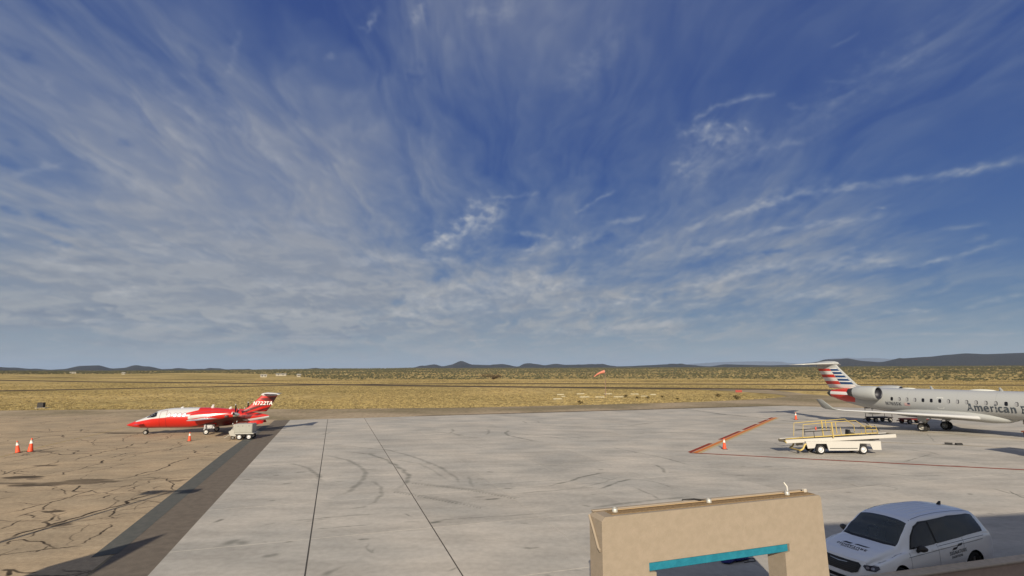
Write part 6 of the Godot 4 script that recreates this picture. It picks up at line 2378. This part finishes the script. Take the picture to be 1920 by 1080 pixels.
	# roof ribs and antenna
	for z in [-0.42, -0.25, -0.08, 0.09, 0.26, 0.43]:
		st = start()
		smooth(st)
		for k in 14:
			var x0 := 2.35 + 2.0 * k / 14.0
			var x1 := 2.35 + 2.0 * (k + 1) / 14.0
			var h0 := 0.024 * minf(1.0, minf(k, 14 - k) / 2.0) + 0.001
			var h1 := 0.024 * minf(1.0, minf(k + 1, 13 - k) / 2.0) + 0.001
			quad(st, van_over(x0, z - 0.04, 0.0), van_over(x1, z - 0.04, 0.0), van_over(x1, z, h1), van_over(x0, z, h0), Vector3.UP)
			quad(st, van_over(x0, z, h0), van_over(x1, z, h1), van_over(x1, z + 0.04, 0.0), van_over(x0, z + 0.04, 0.0), Vector3.UP)
		part("roof_rib", st, white, van)
	for side in [-1.0, 1.0]:
		st = start()
		smooth(st)
		for k in 20:
			var x0 := 2.05 + 2.6 * k / 20.0
			var x1 := 2.05 + 2.6 * (k + 1) / 20.0
			quad(st, van_over(x0, 0.585 * side, 0.003), van_over(x1, 0.585 * side, 0.003), van_over(x1, 0.60 * side, 0.003), van_over(x0, 0.60 * side, 0.003), Vector3.UP)
		part("roof_seam", st, paint(Color(0.30, 0.31, 0.32), 0.5), van)
	st = start()
	foil(st, [[Vector3(4.32, 1.72, 0), Vector3(0.20, 0, 0), Vector3(0, 0, 0.10)], [Vector3(4.43, 1.81, 0), Vector3(0.10, 0, 0), Vector3(0, 0, 0.04)]])
	part("roof_antenna", st, black, van)
	# front: grille, badge bar, headlights, lower intake
	st = start()
	skin_patch(st, van_front_xy, PackedVector2Array([Vector2(-0.50, 0.80), Vector2(0.50, 0.80), Vector2(0.56, 0.74), Vector2(0.50, 0.58), Vector2(0.36, 0.52), Vector2(-0.36, 0.52), Vector2(-0.50, 0.58), Vector2(-0.56, 0.74)]), 0.08, 0.012)
	var grille := part("grille", st, paint(Color(0.09, 0.088, 0.085), 0.45), van)
	for k in 5:
		st = start()
		skin_patch(st, van_front_xy, PackedVector2Array([Vector2(-0.47, 0.555 + 0.045 * k), Vector2(0.47, 0.555 + 0.045 * k), Vector2(0.47, 0.567 + 0.045 * k), Vector2(-0.47, 0.567 + 0.045 * k)]), 0.08, 0.020)
		part("grille_bar", st, paint(Color(0.20, 0.195, 0.19), 0.4), grille)
	st = start()
	skin_patch(st, van_front_xy, PackedVector2Array([Vector2(-0.24, 0.745), Vector2(0, 0.722), Vector2(0.24, 0.745), Vector2(0.24, 0.757), Vector2(0, 0.742), Vector2(-0.24, 0.757)]), 0.08, 0.026)
	part("badge", st, paint(Color(0.72, 0.72, 0.72), 0.2, 0.8), van)
	st = start()
	skin_patch(st, van_front_xy, PackedVector2Array([Vector2(-0.55, 0.30), Vector2(0.55, 0.30), Vector2(0.48, 0.40), Vector2(-0.48, 0.40)]), 0.08, 0.010)
	part("lower_intake", st, black, van)
	for side in [-1.0, 1.0]:
		st = start()
		var light := PackedVector2Array([Vector2(0.60 * side, 0.74), Vector2(0.68 * side, 0.66), Vector2(0.86 * side, 0.665), Vector2(0.93 * side, 0.74), Vector2(0.90 * side, 0.80), Vector2(0.62 * side, 0.775)])
		skin_patch(st, van_front_xy, light, 0.06, 0.012)
		var lamp := part("headlight", st, paint(Color(0.22, 0.22, 0.26), 0.08), van)
		for e in [0.70, 0.80]:
			st = start()
			skin_patch(st, van_front_xy, rounded(0.075, 0.06, 0.028, Vector2(e * side, 0.725)), 0.05, 0.018)
			part("lens", st, paint(Color(0.62, 0.62, 0.66), 0.1, 0.4), lamp)
	# mirrors
	for side in [-1.0, 1.0]:
		st = start()
		var rings := []
		for k in 7:
			var f := k / 6.0
			var s := sin(PI * clampf(f, 0.06, 0.94))
			rings.append(ring(Vector3(1.74 + 0.02 * f, 1.085 + 0.015 * f, (0.955 + 0.24 * f) * side), Vector3(0, 0.085 * sqrt(s), 0), Vector3(0.07 * sqrt(s), 0, 0), 14))
		loft(st, rings)
		part("mirror", st, paint(Color(0.17, 0.16, 0.15), 0.4), van)
		st = start()
		tube(st, [Vector3(1.74, 0.99, 0.93 * side), Vector3(1.75, 1.05, 1.02 * side)], 0.045, 8)
		part("mirror_stalk", st, black, van)
	# tail lights
	for side in [-1.0, 1.0]:
		st = start()
		box(st, Vector3(4.93, 0.98, 0.70 * side - 0.10), Vector3(5.06, 1.14, 0.70 * side + 0.10), 0.03)
		part("tail_light", st, paint(Color(0.30, 0.05, 0.06), 0.2), van)
	# wheels and wells
	for x in VAN_WHEELS:
		for side in [-1.0, 1.0]:
			st = start()
			smooth(st)
			for k in 16:
				var a0 := PI * k / 16.0
				var a1 := PI * (k + 1) / 16.0
				var p0 := Vector3(x + cos(a0) * 0.43, 0.36 + sin(a0) * 0.43, 0)
				var p1 := Vector3(x + cos(a1) * 0.43, 0.36 + sin(a1) * 0.43, 0)
				quad(st, p0 + Vector3(0, 0, 0.93 * side), p1 + Vector3(0, 0, 0.93 * side), p1 + Vector3(0, 0, 0.6 * side), p0 + Vector3(0, 0, 0.6 * side), Vector3(x, 0.36, 0) - p0)
				tri(st, p0 + Vector3(0, 0, 0.6 * side), p1 + Vector3(0, 0, 0.6 * side), Vector3(x, 0.36, 0.6 * side), Vector3(0, 0, side))
			part("wheel_well", st, black, van)
			van_wheel(van, Vector3(x, 0.355, 0.875 * side), side)
	# company marks: two slanted bars over two lines of lettering, on the door and on the bonnet
	var ink := paint(Color(0.13, 0.13, 0.15), 0.5)
	for bar in [[Vector2(3.10, 0.87), Vector2(3.30, 0.885), Vector2(3.37, 0.945), Vector2(3.17, 0.93)], [Vector2(3.33, 0.945), Vector2(3.53, 0.96), Vector2(3.60, 1.02), Vector2(3.40, 1.005)]]:
		st = start()
		skin_patch(st, van_side, PackedVector2Array(bar), 0.1, 0.004)
		part("door_emblem", st, ink, van)
	st = start()
	lettering(st, letters("SIGNATURE", 0.085, 0.002), func(c: Vector3) -> Vector3: return van_side(2.98 + c.x * 1.15, 0.755 + c.y + c.x * 0.05, 0.004))
	part("door_lettering", st, paint(Color(0.30, 0.31, 0.33), 0.5), van)
	st = start()
	lettering(st, letters("AVIATION", 0.06, 0.002), func(c: Vector3) -> Vector3: return van_side(3.05 + c.x * 1.2, 0.67 + c.y + c.x * 0.05, 0.004))
	part("door_lettering", st, paint(Color(0.30, 0.31, 0.33), 0.5), van)
	for bar in [[Vector2(0.62, -0.34), Vector2(0.60, -0.10), Vector2(0.68, -0.05), Vector2(0.70, -0.27)], [Vector2(0.64, 0.00), Vector2(0.66, 0.30), Vector2(0.74, 0.38), Vector2(0.72, 0.05)]]:
		st = start()
		skin_patch(st, van_over, PackedVector2Array(bar), 0.1, 0.004)
		part("bonnet_emblem", st, ink, van)
	st = start()
	lettering(st, letters("SIGNATURE", 0.10, 0.002), func(c: Vector3) -> Vector3: return van_over(0.56 - c.y, -0.42 + c.x * 1.1, 0.004))
	part("bonnet_lettering", st, paint(Color(0.25, 0.25, 0.27), 0.5), van)
	st = start()
	lettering(st, letters("AVIATION", 0.07, 0.002), func(c: Vector3) -> Vector3: return van_over(0.44 - c.y, -0.26 + c.x * 1.1, 0.004))
	part("bonnet_lettering", st, paint(Color(0.25, 0.25, 0.27), 0.5), van)


func van_front_xy(z: float, y: float, off: float) -> Vector3:
	return van_front(y, z, off)


func van_wheel(parent: Node3D, at: Vector3, side: float) -> void:
	var st := start()
	lathe(st, at, Vector3(0, 0, side), [[-0.11, 0.25], [-0.11, 0.32], [-0.08, 0.35], [0.0, 0.355], [0.08, 0.35], [0.11, 0.32], [0.105, 0.255], [0.06, 0.245]], 28)
	var w := part("wheel", st, rubber(), parent)
	st = start()
	lathe(st, at, Vector3(0, 0, side), [[0.06, 0.255], [0.095, 0.255], [0.09, 0.235], [0.03, 0.225], [0.02, 0.0]], 28)
	part("rim", st, paint(Color(0.18, 0.175, 0.17), 0.4, 0.3), w)
	for k in 5:
		st = start()
		var a := TAU * k / 5.0 + 0.3
		var turn := Transform3D(Basis(Vector3(0, 0, 1), a), at)
		box(st, Vector3(0.03, -0.028, 0.035 * side - 0.02), Vector3(0.245, 0.028, 0.035 * side + 0.045 * side + 0.02 * (1.0 - side) * 0.0 + 0.02), 0.012, turn)
		part("spoke", st, paint(Color(0.50, 0.49, 0.47), 0.3, 0.6), w)
	st = start()
	lathe(st, at, Vector3(0, 0, side), [[0.03, 0.06], [0.085, 0.06], [0.095, 0.04], [0.095, 0.0]], 14)
	part("hub", st, paint(Color(0.45, 0.44, 0.43), 0.3, 0.6), w)


# ---------------------------------------------------------------- walls, buildings, poles

func stucco(low: Color, high: Color, number: int) -> StandardMaterial3D:
	var m := surface(tile(number, 512, 0.02, 5, low, high, 1.2), 2.6, 0.95)
	var bump := noise_of(number + 5, 0.12, 4).get_seamless_image(512, 512)
	bump.bump_map_to_normal_map(1.6)
	m.normal_enabled = true
	m.normal_texture = ImageTexture.create_from_image(bump)
	m.normal_scale = 0.5
	return m


func build_walls() -> void:
	var tan_wall := stucco(Color(0.575, 0.525, 0.46), Color(0.605, 0.55, 0.485), 81)
	# the gate wall: local x along it, z towards the camera
	var gate := thing("gate_wall", "tan stucco gate wall with a turquoise beam over its opening", "wall", Vector3(1.8436, 0.03, -11.636), deg_to_rad(19.09))
	var thick := 0.55
	# front outline with the opening and the notches for the beam; the right end leans in a little
	var front := PackedVector2Array([Vector2(-0.02, 0), Vector2(1.26, 0), Vector2(1.26, 2.16), Vector2(1.09, 2.172), Vector2(1.09, 2.362), Vector2(4.89, 2.362), Vector2(4.89, 2.19), Vector2(4.75, 2.165), Vector2(4.75, 0), Vector2(6.12, 0), Vector2(6.03, 1.7), Vector2(5.98, 3.30), Vector2(5.93, 3.36), Vector2(0.08, 3.36), Vector2(0.0, 3.28)])
	var st := start()
	prism(st, front, -thick, 0.0)
	part("stucco_wall", st, tan_wall, gate)
	st = start()
	box(st, Vector3(1.095, 2.175, -thick + 0.06), Vector3(4.885, 2.36, -0.045), 0.012)
	part("beam", st, stucco(Color(0.13, 0.42, 0.50), Color(0.16, 0.48, 0.56), 84), gate)
	# rounded coping along the front edge, and the worn channel along the top
	st = start()
	box(st, Vector3(0.30, 3.361, -0.42), Vector3(5.9, 3.375, -0.10), 0.004)
	part("wooden_cap", st, surface(tile(85, 512, 0.04, 5, Color(0.47, 0.385, 0.28), Color(0.57, 0.48, 0.36), 1.4), 1.3, 0.9), gate)
	st = start()
	box(st, Vector3(0.02, 3.36, -thick + 0.01), Vector3(5.92, 3.40, -thick + 0.12), 0.02)
	part("rear_kerb", st, tan_wall, gate)
	st = start()
	tube(st, [Vector3(0.42, 3.40, -0.30), Vector3(2.9, 3.405, -0.29), Vector3(5.9, 3.40, -0.31)], 0.012, 6)
	part("conduit", st, paint(Color(0.66, 0.56, 0.42), 0.6), gate)
	for x in [0.46, 2.90, 5.20]:
		st = start()
		lathe(st, Vector3(x, 3.376, -0.26), Vector3.UP, [[0.0, 0.06], [0.07, 0.058], [0.08, 0.05], [0.075, 0.02], [0.075, 0.0]], 16)
		part("junction_box", st, paint(Color(0.70, 0.69, 0.66), 0.4, 0.2), gate)
	st = start()
	tube(st, [Vector3(2.86, 3.42, -0.28), Vector3(2.62, 3.44, -0.42), Vector3(2.40, 3.41, -0.56)], 0.014, 6)
	tube(st, [Vector3(2.40, 3.41, -0.56), Vector3(2.40, 2.9, -0.575)], 0.014, 6)
	part("black_cable", st, paint(Color(0.10, 0.09, 0.08), 0.7), gate)
	st = start()
	tube(st, [Vector3(5.22, 3.43, -0.26), Vector3(5.36, 3.52, -0.40), Vector3(5.30, 3.62, -0.44)], 0.02, 6)
	part("lamp_stub", st, paint(Color(0.80, 0.78, 0.74), 0.5), gate)
	st = start()
	box(st, Vector3(5.78, 3.376, -0.36), Vector3(5.86, 3.46, -0.28), 0.01)
	part("junction_box", st, paint(Color(0.74, 0.71, 0.66), 0.5), gate)
	st = start()
	tube(st, [Vector3(-0.028, 3.30, -0.50), Vector3(-0.03, 3.05, -0.32), Vector3(-0.03, 2.74, -0.12), Vector3(-0.03, 2.70, -0.04)], 0.03, 8)
	part("caulk_bead", st, tan_wall, gate)
	# the low wall in front of the van
	var low := thing("low_wall", "low stucco wall in shade in front of the white minivan", "wall", Vector3(8.2, 0.03, -15.19), deg_to_rad(15.6))
	st = start()
	box(st, Vector3(-1.1, 0, -0.16), Vector3(14.0, 0.68, 0.14), 0.02)
	part("stucco_wall", st, stucco(Color(0.76, 0.66, 0.585), Color(0.80, 0.70, 0.62), 88), low)
	st = start()
	box(st, Vector3(-1.12, 0.68, -0.20), Vector3(14.05, 0.75, 0.20), 0.02)
	part("coping", st, stucco(Color(0.74, 0.68, 0.60), Color(0.80, 0.73, 0.65), 90), low)
	# something blue behind the opening
	var bundle := thing("blue_tarp", "small dark blue bundle on the ground seen through the gate opening", "tarp", Vector3(7.5, 0.03, -19.2), 0.4)
	st = start()
	var rings := []
	for k in 9:
		var f := k / 8.0
		var s := sqrt(sin(PI * clampf(f, 0.04, 0.96)))
		rings.append(ring(Vector3(-0.55 + 1.1 * f, 0.07 * s + 0.02, 0.05 * sin(f * 9.0)), Vector3(0, 0.08 * s, 0), Vector3(0, 0, (0.2 + 0.06 * sin(f * 14.0)) * s), 10))
	loft(st, rings)
	part("cloth", st, paint(Color(0.10, 0.13, 0.42), 0.7), bundle)
	st = start()
	tube(st, [Vector3(0.5, 0.02, 0), Vector3(0.75, 0.02, 0.12), Vector3(0.6, 0.02, 0.3), Vector3(0.15, 0.02, 0.26)], 0.012, 6)
	part("cord", st, paint(Color(0.12, 0.12, 0.13), 0.8), bundle)
	# the terminal block behind the camera to the right, whose shadow covers the van
	var block := thing("terminal_building", "tan stucco terminal block behind the camera, outside the picture", "building", Vector3(5.2, 0.0, 9.5), deg_to_rad(8.9))
	st = start()
	box(st, Vector3(0, 0, 0), Vector3(42, 14.75, 14), 0.05)
	part("wall", st, tan_wall, block)
	st = start()
	box(st, Vector3(-0.05, 14.75, -0.05), Vector3(42.05, 15.0, 0.5), 0.08)
	part("parapet", st, tan_wall, block)
	for k in 6:
		st = start()
		box(st, Vector3(2.5 + 5.2 * k, 1.0, -0.02), Vector3(4.3 + 5.2 * k, 2.6, 0.03), 0.01)
		part("window", st, paint(Color(0.08, 0.09, 0.10), 0.1), block)
	# the tower and the lamp post left of the camera, known by their shadows
	var tower := thing("stucco_tower", "slender stucco tower with pointed roof, outside the picture", "tower", Vector3(-16.39, 0, -3.04), 0.13)
	st = start()
	box(st, Vector3(-0.92, 0, -0.92), Vector3(0.92, 6.9, 0.92), 0.05)
	part("wall", st, tan_wall, tower)
	st = start()
	flat(st)
	var tip := Vector3(0, 9.0, 0)
	var corners := [Vector3(-0.95, 6.9, -0.95), Vector3(0.95, 6.9, -0.95), Vector3(0.95, 6.9, 0.95), Vector3(-0.95, 6.9, 0.95)]
	for k in 4:
		tri(st, corners[k], corners[(k + 1) % 4], tip, corners[k] + corners[(k + 1) % 4] - Vector3(0, 13.8, 0))
	quad(st, corners[0], corners[1], corners[2], corners[3], Vector3.DOWN)
	part("roof", st, paint(Color(0.42, 0.26, 0.20), 0.8), tower)
	var lamp := thing("lamp_post", "tall apron lamp post with two lamp heads, outside the picture", "lamp post", Vector3(-20.88, 0, -10.8), 0.13)
	st = start()
	tube(st, [Vector3(0, 0, 0), Vector3(0, 8.9, 0)], 0.13, 10, 0.07)
	part("post", st, paint(Color(0.45, 0.44, 0.42), 0.5, 0.3), lamp)
	st = start()
	box(st, Vector3(-1.25, 8.85, -0.06), Vector3(1.25, 8.97, 0.06), 0.02)
	part("arm", st, paint(Color(0.45, 0.44, 0.42), 0.5, 0.3), lamp)
	for x in [-0.95, 0.95]:
		st = start()
		box(st, Vector3(x - 0.42, 8.72, -0.35), Vector3(x + 0.42, 8.95, 0.35), 0.04)
		part("lamp_head", st, paint(Color(0.40, 0.40, 0.39), 0.5, 0.2), lamp)
	st = start()
	box(st, Vector3(-0.2, 1.6, -0.2), Vector3(0.2, 2.5, 0.2), 0.03)
	part("control_box", st, paint(Color(0.5, 0.5, 0.48), 0.5), lamp)


# ---------------------------------------------------------------- things in the field

func build_field() -> void:
	# windsock
	var w := thing("windsock", "faded orange windsock hanging from a tall pole in the field", "windsock", Vector3(23.9, -0.06, -139.2), 0.0)
	var st := start()
	tube(st, [Vector3.ZERO, Vector3(0, 6.5, 0)], 0.09, 8, 0.05)
	part("pole", st, paint(Color(0.52, 0.42, 0.36), 0.6), w)
	st = start()
	lathe(st, Vector3(-0.05, 6.15, 0), Vector3(-1, 0, 0), [[0.0, 0.43], [0.04, 0.45], [0.08, 0.43], [0.04, 0.42], [0.0, 0.43]], 16)
	tube(st, [Vector3(0, 6.5, 0), Vector3(-0.08, 6.55, 0)], 0.04, 6)
	part("hoop", st, paint(Color(0.5, 0.48, 0.46), 0.4, 0.5), w)
	st = start()
	var rings := []
	for k in 10:
		var f := k / 9.0
		var along := Vector3(-cos(f * 0.75), -sin(f * 0.75) * 0.9, 0).normalized()
		var at := Vector3(-0.08 - 2.75 * f, 6.15 - 0.25 * f - 1.05 * f * f, 0.05 * sin(f * 5.0))
		var r := lerpf(0.43, 0.14, f)
		rings.append(ring(at, along.cross(Vector3.BACK) * r * lerpf(1.0, 0.75, f), Vector3(0, 0, r), 16))
	loft(st, rings, true, false, false)
	var sock := StandardMaterial3D.new()
	sock.albedo_color = Color(0.80, 0.50, 0.42)
	sock.roughness = 0.9
	sock.backlight_enabled = true
	sock.backlight = Color(0.5, 0.3, 0.2)
	sock.cull_mode = BaseMaterial3D.CULL_DISABLED
	part("sock", st, sock, w)
	# low white panels of the marker circle round it
	var pale := paint(Color(0.74, 0.70, 0.58), 0.8)
	var places := [[10.3, -124.0, 2.0, "first"], [13.0, -146.5, 1.9, ""], [12.7, -135.5, 1.0, ""], [18.4, -149.8, 1.3, ""], [19.6, -151.2, 1.0, ""], [17.6, -132.5, 2.4, ""], [21.3, -132.0, 2.2, ""], [26.3, -149.6, 2.2, ""], [25.9, -132.6, 2.6, ""], [33.2, -147.8, 2.2, ""], [32.9, -135.4, 1.6, ""], [37.5, -145.0, 1.5, ""]]
	var words := ["white ground marker nearest the taxiway, leftmost of the marker circle", "white ground marker far left, behind the nearest one", "short white ground marker at the circle's left side", "short white ground marker behind and left of the windsock pole", "small white ground marker just left of the windsock pole", "long bright white ground marker in front, left of the windsock pole", "dull white ground marker in front of the windsock pole", "white ground marker just right of the windsock pole's foot", "longest white ground marker, in front and right of the pole", "white ground marker behind, well right of the windsock pole", "white ground marker beside the dark bushes right of the windsock", "rightmost white ground marker of the marker circle"]
	for k in places.size():
		var p: Array = places[k]
		var m := thing("ground_marker", words[k], "ground marker", Vector3(p[0], -0.06, p[1]), rng.randf_range(-0.25, 0.25), "white markers round the windsock")
		st = start()
		prism(st, PackedVector2Array([Vector2(-0.42, 0.0), Vector2(0.42, 0.0), Vector2(0.05, 0.2), Vector2(-0.05, 0.2)]), -p[2] * 0.5, p[2] * 0.5, Transform3D(Basis(Vector3.UP, PI / 2), Vector3.ZERO))
		part("panel", st, pale, m)
	# bushes that stand out
	var sage := bush_mesh(31, 260, 1.5, 0.9, 0.14)
	var tint := leafy(Color(0.32, 0.28, 0.19))
	tint.vertex_color_use_as_albedo = false
	var spots := [[27.4, -131.6, 0.9, "dark bush in the field just right of the windsock pole"], [28.8, -124.6, 0.8, "small dark bush nearest the taxiway, right of the windsock"], [30.9, -124.4, 0.85, "dark bush beside the white markers, right of its twin"], [49.6, -131.0, 1.1, "dry brown bush on the grass island left of the jet"], [50.0, -121.0, 1.25, "dark bush at the grass edge left of the jet"], [13.4, -106.4, 0.9, "low dark bush at the taxiway edge below the windsock"], [36.0, -130.0, 0.7, "lone small bush right of the marker circle"], [36.7, -121.0, 0.6, "tiny bush at the field's edge, right of the marker circle"]]
	var first: Node3D = null
	for s in spots:
		var o: Node3D
		if first == null:
			o = thing("sagebrush", s[3], "bush", Vector3(s[0], -0.08, s[1]), 0.0, "dark bushes in the dry field")
			node_of("crown", sage, tint, o)
			var stem := start()
			tube(stem, [Vector3(0, -0.1, 0), Vector3(0.05, 0.25, 0.03), Vector3(0.0, 0.5, 0.08)], 0.04, 6)
			part("stem", stem, paint(Color(0.30, 0.24, 0.18), 0.9), o)
			first = o
		else:
			o = copy_of(first, "sagebrush", s[3], Vector3(s[0], -0.08, s[1]), s[0] * 1.7)
		o.scale = Vector3.ONE * s[2]
	var big := thing("large_shrub", "wide dark brown shrub thicket at the far edge of the field", "shrub", Vector3(-15.4, 0.0, -408.0))
	node_of("crown", bush_mesh(33, 900, 19.0, 4.6, 0.55), leafy_plain(Color(0.34, 0.29, 0.22)), big)
	st = start()
	for k in 5:
		tube(st, [Vector3(-6 + 3 * k, -0.2, 0), Vector3(-5.6 + 3 * k, 1.6, 0.4)], 0.16, 6)
	part("trunks", st, paint(Color(0.28, 0.22, 0.17), 0.9), big)
	# a dark cabinet and a red sign by the taxiways
	var cabinet := thing("utility_cabinet", "small dark metal cabinet at the left edge of the grass", "cabinet", Vector3(-84.9, -0.06, -98.2), 0.2)
	st = start()
	box(st, Vector3(-0.48, 0.1, -0.35), Vector3(0.48, 1.0, 0.35), 0.03)
	part("housing", st, paint(Color(0.13, 0.11, 0.10), 0.6), cabinet)
	st = start()
	box(st, Vector3(-0.7, 0, -0.5), Vector3(0.9, 0.1, 0.5), 0.02)
	part("concrete_pad", st, paint(Color(0.66, 0.63, 0.57), 0.9), cabinet)
	var sign := thing("taxiway_sign", "low red taxiway sign standing in the dry grass", "sign", Vector3(63.2, -0.06, -151.5), -0.35)
	st = start()
	box(st, Vector3(-0.85, 0.3, -0.1), Vector3(0.85, 0.95, 0.1), 0.03)
	part("face", st, paint(Color(0.58, 0.20, 0.14), 0.6), sign)
	for x in [-0.6, 0.6]:
		st = start()
		tube(st, [Vector3(x, 0, 0), Vector3(x, 0.32, 0)], 0.04, 6)
		part("leg", st, paint(Color(0.4, 0.38, 0.36), 0.5), sign)
	# far pale buildings
	var houses := [[500.0, 560.0, 5.5, 2.0, 4.0, "small tan house far beyond the field, leftmost of three"], [532.0, 620.0, 10.0, 1.8, 5.0, "long low white building far beyond the field"], [565.0, 560.0, 3.4, 2.2, 4.0, "small white house far beyond the field, right of the long one"], [240.0, 950.0, 4.0, 2.6, 4.0, "pale narrow hut far off under the left hills"], [146.0, 1150.0, 8.0, 2.2, 5.0, "low pale building far off at the left under the hills"]]
	for h in houses:
		var a := atan((h[0] - 960.0) / 1000.0)
		var x: float = sin(a) * h[1]
		var z: float = -cos(a) * h[1]
		var o := thing("distant_house", h[5], "house", Vector3(x, rise(x, z) - 0.2, z), -a, "pale buildings beyond the airfield")
		var wx: float = h[2] * 0.5
		var hy: float = h[3]
		var dz: float = h[4] * 0.5
		st = start()
		box(st, Vector3(-wx, 0, -dz), Vector3(wx, hy, dz), 0.05)
		part("wall", st, paint(Color(0.66, 0.63, 0.56), 0.9), o)
		st = start()
		prism(st, PackedVector2Array([Vector2(-dz - 0.3, hy), Vector2(dz + 0.3, hy), Vector2(0, hy + 0.9)]), -wx - 0.3, wx + 0.3, Transform3D(Basis(Vector3.UP, PI / 2), Vector3.ZERO))
		part("roof", st, paint(Color(0.62, 0.60, 0.56), 0.8), o)
		for k in 2:
			st = start()
			box(st, Vector3(-wx * 0.6 + wx * 0.9 * k, 1.0, dz), Vector3(-wx * 0.6 + wx * 0.9 * k + 0.9, 2.0, dz + 0.04), 0.01)
			part("window", st, paint(Color(0.15, 0.15, 0.16), 0.2), o)


func leafy_plain(color: Color) -> StandardMaterial3D:
	var m := leafy(color)
	m.vertex_color_use_as_albedo = false
	return m


func build_all() -> void:
	build_ground()
	build_far()
	build_walls()
	build_airliner()
	build_turboprop()
	build_apron_things()
	build_van()
	build_field()
	print("done ", Time.get_ticks_msec())
